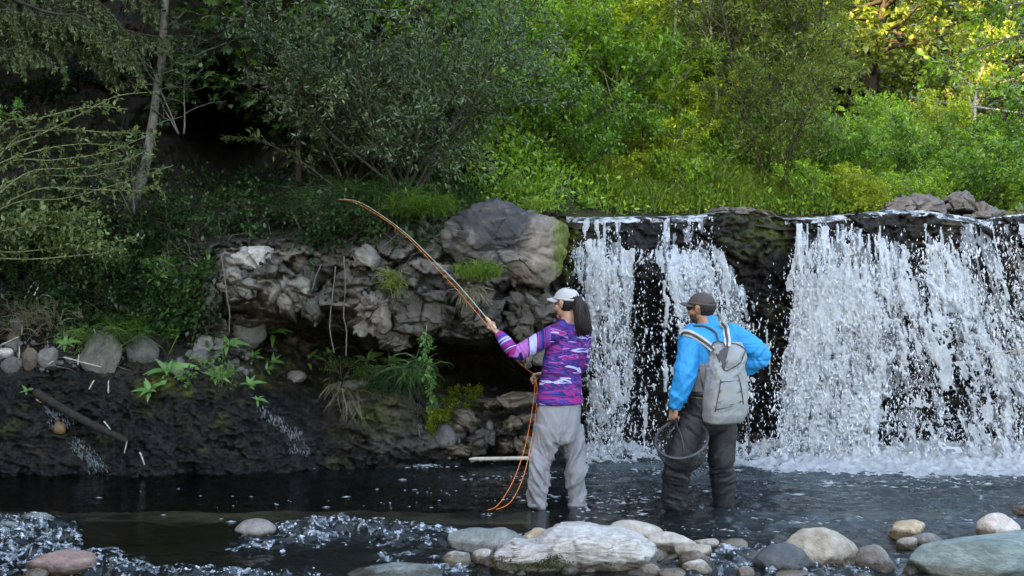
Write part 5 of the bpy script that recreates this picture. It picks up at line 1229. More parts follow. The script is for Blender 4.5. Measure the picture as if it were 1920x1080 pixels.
# ------------------------------------------------------------------ fly rod and line
def build_rod():
    p2 = [(917, 602, -.03), (860, 535, .22), (810, 485, .42), (760, 437, .60), (710, 400, .74), (682, 383, .80), (660, 375, .84), (636, 373, .88)]
    pts = spline([pt(*p) for p in p2], 60); o = pt(924, 611, -.05)
    root = empty('fly_rod', o, 'slender fly rod bent in an arc, raised in the hand of the woman', 'fly rod')
    m_rod = plain_mat('pale_olive_rod', (.30, .29, .22), .25, .6, .1, 10, 0); m_cork = plain_mat('cork', (.50, .34, .19), .7, .3, .2, 60, .3)
    b = MB(); d0 = nrm(pts[1] - pts[0]); b.tube(np.vstack([[pts[0] - d0 * .05], pts]), np.linspace(.0044, .0014, 61), 8); obj('rod_blank', b.mesh('rod_blank', True, o), m_rod, root)
    b = MB(); g0 = pts[0] + d0 * .015; g0 = g0 + d0 * .03; b.tube([g0 - d0 * .13, g0 - d0 * .11, g0 - d0 * .07, g0 - d0 * .03, g0], [.013, .0145, .0125, .014, .008], 12); obj('cork_grip', b.mesh('cork_grip', True, o), m_cork, root)
    me = None
    for i in (10, 19, 27, 34, 40, 45, 50, 54, 59):
        d = nrm(pts[min(i + 1, 59)] - pts[i - 1]); w = nrm(np.cross(d, [0, 1, 0])); w = w if w[2] < 0 else -w
        c = pts[i] + w * .010; q = MB(); th = np.linspace(0, 2 * math.pi, 11)
        q.tube([w * .008 * math.cos(a) + np.cross(d, w) * .008 * math.sin(a) for a in th], .0014, 4, False)
        gmesh = q.mesh('line_guide'); ob = obj('line_guide', gmesh, M['black'], root); ob.location = c - o
    # line
    ml = plain_mat('orange_fly_line', (.85, .22, .04), .45, .4, .08, 20, 0)
    l = MB(); off = [pt(x, y, z) for x, y, z in ((916, 613, -.06), (886, 577, .08), (855, 541, .24), (820, 504, .40), (786, 467, .52), (755, 437, .62), (708, 403, .75), (660, 377.5, .85), (634, 374.5, .89))]
    l.tube(spline(off, 50), .0016, 6)
    hR = pt(1003, 703, .22)
    l.tube(spline([pt(925, 618, -.04), pt(950, 655, .12), pt(978, 684, .20), hR, ], 16), .0017, 6)
    l.tube(spline([hR, pt(1003, 725, .18), pt(997, 775, .05), pt(985, 835, -.12), pt(966, 893, -.25), pt(945, 932, -.33), pt(930, 950, -.36), pt(915, 956.5, -.40)], 40), .0021, 6)
    l.tube(spline([hR, pt(1007, 730, .15), pt(1004, 780, .02), pt(994, 840, -.12), pt(984, 885, -.22), pt(968, 925, -.30), pt(952, 946, -.34), pt(930, 955.5, -.38)], 40), .0021, 6)
    oo = pt(930, 955, -.38)
    tag(obj('fly_line', l.mesh('fly_line', True, oo), ml, None, oo), 'orange fly line looping from the hand of the woman down to the water', 'fishing line')
build_rod()

# ------------------------------------------------------------------ the man
def build_man():
    o = at(1312, 950, 9.0); o[2] = -.30
    root = empty('person', o, 'man in a bright blue jacket and charcoal waders with a hand on his hip', 'person', 'anglers wading in the pool')
    f = nrm([-.45, .89, 0]); rt = np.array([f[1], -f[0], 0]); bn = -f
    hf = nrm([-.76, .65, 0]); hc = pt(1315, 578)
    Ls, Le, Lw = pt(1296, 632, -.06), pt(1284, 704, -.16), pt(1266, 762, -.15)
    Rs, Re, Rw = pt(1377, 629, .08), pt(1428, 666, .06), pt(1392, 698, .14)
    legL = [pt(1304, 785, -.07), pt(1287, 830, -.10), pt(1272, 868, -.14), pt(1267, 905, -.10), pt(1265, 950, -.08), pt(1265, 1012, -.08)]
    legR = [pt(1352, 785, .05), pt(1354, 830, .04), pt(1354, 868, .01), pt(1356, 905, .04), pt(1357, 950, .05), pt(1357, 1012, .05)]
    b = MB(); L, A = head_parts(b, hc, hf, 1.0)
    b.tube([L(0, -.018, -.05), L(.004, -.03, -.10), pt(1330, 618)], [.058, .060, .070], 14)
    b.loft([(pt(1330, 606), rt * .07, f * .06), (pt(1334, 626), rt * .17, f * .09), (pt(1337, 660), rt * .165, f * .095), (pt(1338, 705), rt * .14, f * .09), (pt(1334, 755), rt * .15, f * .10), (pt(1330, 800), rt * .15, f * .10)], 18)
    b.tube([Ls, Le, Lw], [.05, .042, .030], 10); b.tube([Rs, Re, Rw], [.05, .042, .030], 10)
    for lg in (legL, legR): b.tube(lg, [.075, .062, .052, .048, .044, .042], 10)
    hand(b, Lw, nrm(np.array([-.22, .05, -1.0])), np.array([.75, .65, .0]), (58, 75, 50), 1.02, 30)
    fr = nrm(Rw - Re); hand(b, Rw, nrm(fr + np.array([0, .2, -.1])), np.array([-.3, -.9, .2]), (15, 20, 15), 1.02, 15)
    v, n, fs = remeshed(b, .0056, 2)
    obj('body', mesh_np('body', v - o, fs), M['skin_tan'], root); eyes(root, L, A, o)
    # short beard along the jaw
    h = MB(); h.ell(L(0, .026, -.045), np.array([.0625, .069, .074]), A, 22, 16); h.ell(L(0, .068, -.100), np.array([.032, .026, .024]), A, 14, 10)
    v, fq, _ = h.arrays(); fl = []
    for q in fq:
        cc = v[q].mean(1) - hc; fl.append(q[(cc[:, 2] < -.045) & ((cc @ A[:, 1]) > .0)])
    obj('beard', mesh_np('beard', v - o, fl), plain_mat('stubble', (.075, .045, .032), .8, .2, .4, 120), root)
    # short hair under the cap
    h = MB(); h.ell(L(0, -.016, .016), np.array([.079, .099, .098]), A, 26, 20)
    v, fq, _ = h.arrays(); fl = []
    for q in fq:
        cc = v[q].mean(1) - hc; yy = cc @ A[:, 1]; zz = cc[:, 2]; fl.append(q[((yy < -.030) & (zz > -.058)) | ((yy < .012) & (zz > .022))])
    obj('hair', mesh_np('hair', v - o, fl), M['hair'], root)
    build_cap(root, L, hc, hf, o, 1.0, M['capm'], M['capm'], False)
    g = MB()
    for s_ in (-1, 1):
        g.tube([L(.079 * s_, -.01, .006), L(.080 * s_, .03, .006), L(.066 * s_, .072, .005)], .0035, 6)
        g.loft([(L(.036 * s_, .088, .016), A[:, 0] * .027, A[:, 1] * .004), (L(.037 * s_, .088, .0), A[:, 0] * .030, A[:, 1] * .006), (L(.037 * s_, .084, -.018), A[:, 0] * .022, A[:, 1] * .004)], 12)
        g.loft([(L(.066 * s_, .068, .014), A[:, 0] * .006, A[:, 1] * .022), (L(.067 * s_, .066, -.002), A[:, 0] * .006, A[:, 1] * .024), (L(.064 * s_, .066, -.014), A[:, 0] * .004, A[:, 1] * .014)], 10)
    obj('sunglasses', g.mesh('sunglasses', True, o), M['black'], root)
    # jacket
    s = MB()
    s.loft([(pt(1327, 592), rt * .066, f * .066), (pt(1328, 601), rt * .072, f * .070), (pt(1330, 608), rt * .088, f * .078), (pt(1333, 615), rt * .150, f * .092), (pt(1336, 626), rt * .195, f * .108), (pt(1337, 645), rt * .205, f * .128), (pt(1338, 680), rt * .195, f * .130), (pt(1338, 715), rt * .175, f * .122), (pt(1336, 745), rt * .165, f * .118)], 28)
    la = [Ls + (pt(1335, 625) - Ls) * .3, Ls, Ls + (Le - Ls) * .5, Le + (Ls - Le) * .1, Le + (Lw - Le) * .12, Le + (Lw - Le) * .6, Lw + (Lw - Le) * .06]
    s.tube(spline(la, 18), np.interp(np.linspace(0, 1, 18), [0, .17, .45, .62, .75, .9, .97, 1], [.085, .088, .083, .078, .074, .062, .050, .044]), 18)
    ra = [Rs + (pt(1340, 625) - Rs) * .3, Rs, Rs + (Re - Rs) * .5, Re + (Rs - Re) * .1, Re + (Rw - Re) * .12, Re + (Rw - Re) * .6, Rw]
    s.tube(spline(ra, 18), np.interp(np.linspace(0, 1, 18), [0, .17, .45, .62, .75, .9, 1], [.085, .084, .076, .072, .070, .062, .050]), 18)
    v, n, fs = remeshed(s, .0074, 4)
    dL, sL = seg_param(v, [Ls, Le, Lw]); dR, sR = seg_param(v, [Rs, Re, Rw])
    aL = (dL < .10) & (960 + v[:, 0] / v[:, 1] * F_PX < 1311); aR = (dR < .10) & (960 + v[:, 0] / v[:, 1] * F_PX > 1385)
    w = ridged(np.stack([v[:, 0] * 6, v[:, 1] * 6, v[:, 2] * 9 + v[:, 0] * 5], -1), 3, 421)
    d = .013 * (w - .2) * (~aR) + aL * .012 * ridged(np.stack([v[:, 0] * 10, v[:, 1] * 10, v[:, 2] * 14 - v[:, 0] * 16], -1), 3, 422)
    # long drag folds down the raised sleeve and rings at the bent elbow
    eR = np.linalg.norm(Re - Rs)
    d += aR * (.014 * ridged(np.stack([(v[:, 2] - sR * -.0) * 20, sR * 3.0, v[:, 1] * 6], -1), 2, 423) * sstep(0, .1, sR) + .006 * np.exp(-((sR - eR) / .07) ** 2) * np.sin(sR * 150 + 4 * vnoise(v * 8, 424)))
    v2 = v + n * d[:, None]
    jk = obj('jacket', mesh_np('jacket', v2 - o, fs), M['jacket'], root); bj = bvh_of(v2, fs)
    # waders
    t = MB()
    t.loft([(pt(1337, 728), rt * .172, f * .126), (pt(1335, 745), rt * .182, f * .132), (pt(1331, 765), rt * .192, f * .142), (pt(1329, 785), rt * .198, f * .148), (pt(1329, 802), rt * .19, f * .13), (pt(1329, 814), rt * .14, f * .08)], 26)
    t.tube(spline(legL, 20), np.interp(np.linspace(0, 1, 20), [0, .2, .42, .6, .8, 1], [.118, .112, .098, .092, .083, .075]), 18)
    t.tube(spline(legR, 20), np.interp(np.linspace(0, 1, 20), [0, .2, .42, .6, .8, 1], [.116, .106, .092, .088, .082, .075]), 18)
    v, n, fs = remeshed(t, .0080, 4)
    z = v[:, 2]; kn = np.exp(-((z - .26) / .12) ** 2); lx = np.where(v[:, 0] < pt(1320, 0)[0], 1, -1)
    folds = ridged(np.stack([v[:, 0] * 9 + lx * z * 2, v[:, 1] * 9, z * 10 + lx * v[:, 0] * 8], -1), 3, 431)
    rings = ridged(np.stack([v[:, 0] * 5, v[:, 1] * 5, z * 22 + lx * v[:, 0] * 7], -1), 3, 432)
    v2 = v + n * (.012 * (folds - .2) + .022 * (rings - .25) * kn + .010 * (rings - .2) * sstep(.2, .05, z))[:, None]
    wd = obj('waders', mesh_np('waders', v2 - o, fs), M['wader'], root); bw = bvh_of(v2, fs)
    bb = MB(); bb.loft([(pt(1337, 679), rt * .203, f * .138), (pt(1337, 690), rt * .205, f * .140), (pt(1337, 715), rt * .192, f * .136), (pt(1336, 742), rt * .186, f * .136), (pt(1335, 747), rt * .180, f * .13)], 30)
    v, n, fs = remeshed(bb, .008, 2); v = wrinkle(v, n, .006, (8, 8, 14), 441); obj('wader_bib', mesh_np('wader_bib', v - o, fs), M['bib'], root)
    bl = MB(); th = np.linspace(0, 2 * math.pi, 41)
    bl.tube([pt(1336, 736) + rt * .192 * math.cos(a) + f * .142 * math.sin(a) for a in th], .010, 6, False, (np.array([0, 0, 1.0]), 2.2)); obj('belt', bl.mesh('belt', True, o), M['black'], root)
    # shoulder webbing of the waders round the collar
    sp = MB(); sp.tube(spline([on_surf(bj, x, y, .006) for x, y in ((1300, 612), (1316, 612), (1330, 616), (1341, 624), (1345, 634), (1347, 644))], 18), .009, 6, True, (bn, .4)); obj('suspender', sp.mesh('suspender', True, o), M['packd'], root)
    for (lg, dx) in ((legL, -.10), (legR, .03)):
        p = MB(); c = lg[-1] + np.array([0, 0, -.0]); fo = nrm(np.array([-.4, .9, 0])); p.tube([lg[-2] - [0, 0, .12], c], [.088, .082], 14); p.ell(c + fo * .06 - [0, 0, .01], np.array([.058, .15, .055]), np.stack([np.array([fo[1], -fo[0], 0]), fo, [0, 0, 1]], 1), 14, 8)
        obj('wading_boot', p.mesh('wading_boot', True, o), M['boot'], root)
    return root, bj, bw, f, rt, o
man, bvh_jacket, bvh_waders, MF, MR, MO = build_man()

# ------------------------------------------------------------------ backpack
def build_pack():
    f, rt = MF, MR; bn = -f; up = np.array([0, 0, 1.0]); o = pt(1360, 790, -.18)
    root = empty('backpack', o, 'light grey roll-top backpack with black bungee cord on the back of the man', 'backpack')
    b = MB(); b.loft([(pt(1357, 795, -.17), rt * .13, bn * .05), (pt(1358, 791, -.18), rt * .158, bn * .085), (pt(1359, 778, -.18), rt * .170, bn * .108), (pt(1360, 755, -.18), rt * .172, bn * .112), (pt(1361, 725, -.17), rt * .168, bn * .104), (pt(1362, 700, -.16), rt * .158, bn * .096), (pt(1363, 675, -.15), rt * .142, bn * .082), (pt(1364, 658, -.14), rt * .130, bn * .060), (pt(1364, 648, -.135), rt * .122, bn * .034), (pt(1364, 643, -.13), rt * .115, bn * .016)], 40, 2.9)
    v, n, fs = remeshed(b, .007, 4)
    cr = ridged(np.stack([v[:, 0] * 7 + v[:, 2] * 3, v[:, 1] * 7, v[:, 2] * 8 - v[:, 0] * 6], -1), 3, 451)
    v = v + n * (.022 * (cr - .25) * (.4 + sstep(.85, 1.15, v[:, 2])))[:, None]
    body = obj('pack_body', mesh_np('pack_body', v - o, fs), M['pack'], root); bp = bvh_of(v, fs)
    S = lambda x, y, l=.004: on_surf(bp, x, y, l, 8.75)
    def patch(name, poly, mat, lift, thick, parent):
        """closed patch lying on the pack; poly in order round its edge"""
        c = np.mean(poly, 0); rim = np.array(poly); rings = [S(*(c + (p - c) * t), lift + thick * (1 - t ** 3)) for t in (1.0, .66, .33) for p in rim] + [S(*c, lift + thick)]
        k_ = len(poly); q = []; t_ = []
        for r_ in range(2):
            for i in range(k_): q.append([r_ * k_ + i, r_ * k_ + (i + 1) % k_, (r_ + 1) * k_ + (i + 1) % k_, (r_ + 1) * k_ + i])
        for i in range(k_): t_.append([2 * k_ + i, 2 * k_ + (i + 1) % k_, 3 * k_])
        m = MB(); m.add(np.array(rings), t_, q); return obj(name, m.mesh(name, True, o), mat, parent)
    patch('gusset', [(1343, 663), (1350, 658), (1358, 652), (1366, 646), (1366, 656), (1363, 670), (1360, 684), (1358, 694), (1353, 688), (1349, 676)], M['packd'], .003, .004, root)
    patch('roll_top_flap', [(1369, 648), (1378, 646), (1388, 651), (1396, 657), (1392, 668), (1386, 680), (1376, 687), (1362, 690), (1365, 675), (1368, 660)], M['pack'], .004, .016, root)
    c = MB(); c.tube(spline([S(x, y, .006) for x, y in ((1343, 663), (1349, 678), (1358, 695), (1372, 690), (1387, 681), (1393, 668), (1396, 656), (1385, 647), (1371, 644))], 40), .0038, 6); obj('piping', c.mesh('piping', True, o), M['black'], root)
    c = MB()
    c.tube([S(x, y, .008) for x, y in ((1349, 716), (1367, 716), (1386, 712), (1368, 723), (1349, 734), (1370, 737), (1391, 733), (1368, 744), (1345, 756), (1368, 759), (1391, 753), (1368, 762), (1343, 768))], .0032, 6); c.tube([S(x, y, .008) for x, y in ((1349, 716), (1390, 733), (1345, 756), (1391, 753), (1347, 735), (1386, 712))], .0030, 6)
    for L_ in (((1351, 712), (1349, 730), (1345, 752), (1341, 772)), ((1383, 703), (1388, 720), (1391, 740), (1393, 758))): c.tube([S(x, y, .006) for x, y in L_], .0034, 6)
    obj('bungee_cord', c.mesh('bungee_cord', True, o), M['black'], root)
    patch('front_pocket', [(1352, 712), (1368, 708), (1384, 709), (1388, 725), (1390, 745), (1389, 768), (1366, 771), (1344, 768), (1347, 745), (1349, 728)], M['pack'], .002, .012, root)
    # straps over the shoulders: pale padded band with a dark stripe
    for pts in (((1338, 655), (1326, 645), (1313, 636), (1300, 629), (1290, 625), (1283, 625), (1279, 630)), ((1363, 650), (1362, 638), (1360, 626), (1358, 616), (1356, 609), (1353, 605))):
        P = np.array([on_surf(bvh_jacket, x, y, .011, 8.9) for x, y in pts]); P[0] = S(*pts[0], .003); P = spline(P, 24)
        T = nrm(np.gradient(P, axis=0)); 
        vw = nrm(P - np.array([0, 0, CAM_H])); wd = nrm(np.cross(T, vw)); nn = nrm(np.cross(wd, T))
        for w, th, lift, nm, mt in ((.026, .007, 0, 'shoulder_strap', M['strapl']), (.010, .004, .0075, 'strap_stripe', M['packd'])):
            m = MB(); m.loft([(p - v_ * lift, a * w, c_ * th) for p, a, c_, v_ in zip(P, wd, nn, vw)], 12, 3.5)
            ob = obj(nm, m.mesh(nm, True, o), mt, root if nm == 'shoulder_strap' else st)
            if nm == 'shoulder_strap': st = ob
    h = MB(); h.tube(spline([S(1336, 650, .004), pt(1338, 643, -.22), pt(1346, 640, -.21), pt(1356, 643, -.20), S(1360, 650, .004)], 14), .006, 8, True, (bn, .6)); obj('grab_handle', h.mesh('grab_handle', True, o), M['packd'], root)
    h = MB(); h.tube(spline([on_surf(bvh_jacket, 1312, 692, .01, 8.88), on_surf(bvh_waders, 1315, 712, .02, 8.86), pt(1320, 735, -.16), pt(1326, 760, -.20), pt(1325, 782, -.2), pt(1328, 800, -.19)], 18), .007, 6, True, (bn, .4)); obj('side_strap', h.mesh('side_strap', True, o), M['packd'], root)
    h = MB(); h.tube(spline([pt(1401, 770, -.06), pt(1403, 790, -.08), pt(1405, 812, -.08), pt(1404, 836, -.08), pt(1404, 852, -.08)], 14), .007, 6, True, (bn, .4)); w_ = obj('waist_strap', h.mesh('waist_strap', True, o), M['black'], root)
    h = MB(); h.box(pt(1404, 838, -.085), (.022, .006, .009), np.stack([rt, f, up], 1)); h.box(pt(1404, 846, -.085), (.010, .005, .014), np.stack([rt, f, up], 1)); obj('buckle', h.mesh('buckle', False, o), M['black'], w_)
    h = MB(); h.tube(spline([pt(1389, 640, .0), pt(1394, 663, -.04), pt(1398, 690, -.05), pt(1400, 720, -.06)], 10), .005, 6); obj('compression_strap', h.mesh('compression_strap', True, o), M['packd'], root)
build_pack()

# ------------------------------------------------------------------ landing net
def build_net():
    o = pt(1264, 775, -.20); root = empty('landing_net', o, 'round dark landing net hanging from the left hand of the man', 'landing net')
    c = pt(1278, 823, -.28); ax = pt(1326, 812, -.24) - c; ay = pt(1284, 786, -.10) - c      # two half axes
    ay = ay - ax * (ay @ ax) / (ax @ ax) * .6
    th = np.linspace(0, 2 * math.pi, 61); rim = np.array([c + ax * math.cos(a) + ay * math.sin(a) for a in th])
    m = MB(); m.tube(rim, .0105, 10, False); obj('hoop', m.mesh('hoop', True, o), M['netrim'], root)
    m = MB(); top = c + ay * .99 - ax * .28; m.tube([top, pt(1269, 790, -.17), pt(1264, 772, -.155), pt(1259, 756, -.14)], [.012, .014, .0135, .013], 12); obj('handle', m.mesh('handle', True, o), M['black'], root)
    m = MB(); n1 = 48; bot = np.array([.03, .06, -.20]); lv = 9
    def bagp(a, t):
        k_ = (1 - t ** 2.2) ** .5 if t < 1 else 0; p = c + (ax * math.cos(a) + ay * math.sin(a)) * (k_ * .96 + .02) + bot * t
        return p + .012 * np.array([math.sin(3 * a + 5 * t), math.cos(4 * a + 3 * t), math.sin(2 * a)]) * t
    for i in range(n1):
        for sg in (1, -1):
            m.tube([bagp(2 * math.pi * i / n1 + sg * .9 * t, t) for t in np.linspace(0, .97, 10)] if False else [bagp(2 * math.pi * i / n1 + sg * .9 * t, t) for t in np.linspace(0, .97, 10)], .0022, 3, False)
    m.tube([bagp(a, .5) for a in np.linspace(0, 2 * math.pi, 30)], .0016, 3, False)
    tag(obj('net_bag', m.mesh('net_bag', True, o), M['black'], root), kind='stuff')
    m = MB(); m.tube(spline([pt(1268, 784, -.22), pt(1270, 800, -.30), pt(1277, 816, -.36), pt(1281, 836, -.38), pt(1280, 846, -.38)], 16), .006, 6, True, (np.array([0, 1., 0]), .5)); m.tube(spline([pt(1270, 792, -.25), pt(1262, 803, -.33), pt(1252, 818, -.36)], 10), .005, 6)
    obj('tether', m.mesh('tether', True, o), M['black'], root)
    m = MB(); m.tube(spline([pt(1312, 856, -.28), pt(1304, 868, -.30), pt(1297, 880, -.30), pt(1303, 890, -.30), pt(1309, 897, -.30), pt(1298, 902, -.3), pt(1291, 909, -.3)], 24), .004, 6); m.ell(pt(1303, 889, -.30), (.008, .008, .016)); m.tube(spline([pt(1312, 845, -.24), pt(1320, 866, -.24), pt(1319, 886, -.26), pt(1314, 898, -.28)], 14), .0025, 6)
    obj('release_clip', m.mesh('release_clip', True, o), M['black'], root)
M['netrim'] = plain_mat('dark_wood_rim', (.035, .034, .036), .4, .5, .2, 12, .1)
build_net()
# ================================================================== PLANTS
def ramp4(a, b, c, d): return [(0, a), (.35, b), (.7, c), (1, d)]
LM = {
 'mid':   leaf_mat('mid_green_leaf', ramp4((0.032, 0.080, 0.011), (0.080, 0.177, 0.023), (0.154, 0.291, 0.036), (0.274, 0.433, 0.057))),
 'bright': leaf_mat('bright_green_leaf', ramp4((0.068, 0.154, 0.014), (0.148, 0.291, 0.025), (0.251, 0.422, 0.040), (0.388, 0.547, 0.068))),
 'yellow': leaf_mat('yellow_green_leaf', ramp4((0.137, 0.188, 0.016), (0.251, 0.325, 0.023), (0.376, 0.445, 0.034), (0.524, 0.570, 0.068))),
 'grey':  leaf_mat('grey_green_willow_leaf', ramp4((.024, .045, .021), (.054, .096, .041), (.10, .155, .066), (.21, .28, .14)), trans=.3),
 'dark':  leaf_mat('dark_green_leaf', ramp4((.008, .024, .009), (.022, .056, .019), (.045, .10, .032), (.11, .20, .066))),
 'olive': leaf_mat('olive_leaf', ramp4((0.043, 0.068, 0.016), (0.103, 0.148, 0.030), (0.182, 0.245, 0.051), (0.296, 0.353, 0.091))),
 'fresh': leaf_mat('fresh_leaf', ramp4((.05, .12, .035), (.10, .225, .065), (.155, .31, .09), (.24, .41, .14))),
 'spruce': leaf_mat('spruce_needle', ramp4((.018, .036, .014), (.042, .070, .025), (.085, .122, .042), (.16, .20, .075)), trans=.15),
 'conifer': leaf_mat('blue_green_needle', ramp4((.012, .030, .022), (.022, .050, .036), (.036, .072, .050), (.055, .10, .07)), trans=.15),
 'grass': leaf_mat('grass_blade', ramp4((.035, .075, .012), (.085, .165, .022), (.17, .265, .035), (.32, .36, .09))),
 'straw': leaf_mat('dry_straw', ramp4((.09, .075, .045), (.16, .14, .09), (.25, .225, .15), (.36, .33, .24)), trans=.2),
}
def bark_mat(name, a, b):
    k = NT(name); co = k.coord('Object', (9, 9, 2.2)); n = k.noise(co, 3, 6, .65)
    return k.done(k.bsdf(k.ramp(n, [(.3, a), (.7, b)]), .85, .3, k.bump(n, .6, .01)))
BK = {'grey': bark_mat('grey_bark', (.06, .055, .045), (.17, .16, .135)), 'dark': bark_mat('dark_bark', (.018, .014, .010), (.06, .05, .036)),
      'pale': bark_mat('pale_bark', (.22, .21, .17), (.42, .40, .34)), 'green': bark_mat('green_twig', (.10, .11, .05), (.26, .27, .14))}
def rdirs(g, n): return nrm(g.normal(size=(n, 3)))
def leaves(mb, g, P, ax, L, wr=.42, tint=None, fold=.25, up=.6, shape='oval', out=None):
    """leaf blades at P pointing along ax (N,3); L lengths"""
    n = len(P); ax = nrm(ax); L = np.broadcast_to(L, (n,))
    nn = nrm(rdirs(g, n) * (1 - up) + (np.array([0, 0, 1.0]) if out is None else out) * up); sd = nrm(np.cross(ax, nn) + 1e-6); nn = np.cross(sd, ax)
    w = L * wr * .5; Lc = L[:, None]; wc = w[:, None]
    if tint is None: tint = g.random(n)
    base = np.arange(n)[:, None]
    if shape == 'oval':
        m = P + ax * Lc * .45
        v = np.stack([P, m + sd * wc + nn * wc * fold, P + ax * Lc - nn * Lc * .06, m - sd * wc + nn * wc * fold], 1)
        q = base * 4 + np.array([[0, 1, 2, 3]]); 
        t = np.concatenate([base * 4 + np.array([[0, 1, 2]]), base * 4 + np.array([[0, 2, 3]])])
        mb.add(v.reshape(-1, 3), t, tint=np.repeat(tint, 4))
    elif shape == 'long':
        a, b = P + ax * Lc * .3, P + ax * Lc * .7 - nn * Lc * .05
        v = np.stack([P, a + sd * wc, b + sd * wc * .8, P + ax * Lc - nn * Lc * .16, b - sd * wc * .8, a - sd * wc], 1)
        t = np.concatenate([base * 6 + np.array([c]) for c in ([0, 1, 5], [1, 2, 5], [2, 4, 5], [2, 3, 4])])
        mb.add(v.reshape(-1, 3), t, tint=np.repeat(tint, 6))
    elif shape == 'maple':
        ang = np.radians([180, 150, 118, 88, 62, 40, 22, 0, -22, -40, -62, -88, -118, -150]); rad = np.array([.02, .34, .24, .50, .30, .62, .42, .78, .42, .62, .30, .50, .24, .34])
        c = P + ax * Lc * .42
        ring = c[:, None, :] + Lc[:, None] * .72 * rad[None, :, None] * (np.cos(ang)[None, :, None] * ax[:, None, :] + np.sin(ang)[None, :, None] * sd[:, None, :]) - nn[:, None, :] * (rad ** 2)[None, :, None] * Lc[:, None] * .22
        v = np.concatenate([c[:, None, :], ring], 1); k_ = 15
        t = np.concatenate([base * k_ + np.array([[0, 1 + i, 1 + (i + 1) % 14]]) for i in range(14)])
        mb.add(v.reshape(-1, 3), t, tint=np.repeat(tint, k_))
def polyline(g, p, d, L, n, wob=.15, droop=0.0):
    P = [np.array(p, float)]; d = nrm(d)
    for i in range(n):
        d = nrm(d + g.normal(0, wob, 3) + np.array([0, 0, -droop])); P.append(P[-1] + d * L / n)
    return np.array(P)
def plant_mesh(seed, H=4.0, spread=1.6, stems=1, lean=.1, limbs=26, twigs=9, lpt=12, leaf=.07, wr=.45, shape='oval', t0=.15, trunk_r=.05, limb_el=(20, 60), droop=.03, profile=None, twig_len=.45, up=.6, tint_c=.45, tint_s=.22, splay=.0, limb_r=.018, pinnate=False, cluster=.03):
    """-> trunk MB, crown MB (local, base at origin)"""
    g = np.random.default_rng(seed); tr, cr = MB(), MB()
    LP, LA, LT = [], [], []
    for s in range(stems):
        az = 2 * math.pi * (s + g.random()) / stems; d0 = np.array([math.cos(az) * splay, math.sin(az) * splay, 1.0]) + g.normal(0, lean, 3) * [1, 1, 0]
        Hs = H * g.uniform(.8, 1.05) if stems > 1 else H
        tp = polyline(g, g.normal(0, .06, 3) * [1, 1, 0] * (stems > 1), d0, Hs, 10, .07); tr.tube(tp, np.linspace(trunk_r, trunk_r * .18, 11), 7)
        nl = max(3, limbs // stems)
        for i in range(nl):
            t = t0 + (1 - t0) * ((i + g.random()) / nl); k_ = t * 10; j = min(9, int(k_)); p = tp[j] * (1 - k_ + j) + tp[j + 1] * (k_ - j)
            pf = profile(t) if profile else math.sin(math.pi * (.12 + .82 * t)) ** .8
            L = spread * pf * g.uniform(.7, 1.15); a = i * 2.4 + g.normal(0, .4) + az; el = R(g.uniform(*limb_el))
            d = np.array([math.cos(a) * math.cos(el), math.sin(a) * math.cos(el), math.sin(el)])
            lp = polyline(g, p, d, L, 6, .12, droop); tr.tube(lp, np.linspace(limb_r * (.4 + .6 * pf), .004, 7), 5)
            lt = np.clip(g.normal(0, .10), -.25, .25)
            for q in range(twigs):
                u = .2 + .8 * (q + g.random()) / twigs; kk_ = u * 6; jj = min(5, int(kk_)); b = lp[jj] * (1 - kk_ + jj) + lp[jj + 1] * (kk_ - jj)
                td = nrm(nrm(lp[jj + 1] - lp[jj]) * .8 + rdirs(g, 1)[0] * .9 + [0, 0, .15]); TL = twig_len * g.uniform(.5, 1.2) * (1.1 - .4 * u)
                tw = polyline(g, b, td, TL, 4, .15, droop * 1.5); tr.tube(tw, [.005, .0035, .003, .0025, .0015], 3, False)
                n = lpt; uu = g.uniform(.1, 1, n) * 4; ji = np.minimum(3, uu.astype(int)); fr = (uu - ji)[:, None]
                PP = tw[ji] * (1 - fr) + tw[ji + 1] * fr + g.normal(0, cluster, (n, 3)); tdv = nrm(tw[ji + 1] - tw[ji])
                LP.append(PP); LA.append(nrm(tdv * .7 + rdirs(g, n) * .8 + [0, 0, -.1])); LT.append(np.clip(tint_c + lt + g.normal(0, tint_s, n), 0, 1))
    P, A_, T = np.vstack(LP), np.vstack(LA), np.concatenate(LT)
    L = leaf * g.uniform(.6, 1.25, len(P))
    if pinnate:                                      # feathered leaves: leaflets along a rachis
        A_ = nrm(A_ + [0, 0, .25]); R_ = L * 4.2; sd = nrm(np.cross(A_, [0, 0, 1.0]) + 1e-6)
        PP, AA, LL, TT = [], [], [], []
        for j in range(7):
            f_ = .2 + .8 * j / 6; base = P + A_ * (R_ * f_)[:, None] - np.array([0, 0, 1.0]) * (R_ * f_ * f_ * .3)[:, None]
            for sg in ((1, -1) if j < 6 else (0,)):
                PP.append(base); AA.append(nrm(A_ * .7 + sd * sg * 1.0 - [0, 0, .15])); LL.append(L * (1.1 - .35 * abs(f_ - .55))); TT.append(T)
        P, A_, L, T = np.vstack(PP), np.vstack(AA), np.concatenate(LL), np.concatenate(TT); up = .85
    leaves(cr, g, P, A_, L, wr, T, up=up, shape=shape)
    return tr, cr
TREES = {}
def kind(name, mat, bark, **kw):
    tr, cr = plant_mesh(**kw); TREES[name] = (tr.mesh('trunk'), cr.mesh('crown', False)); TREES[name][0].materials.append(BK[bark]); TREES[name][1].materials.append(LM[mat])
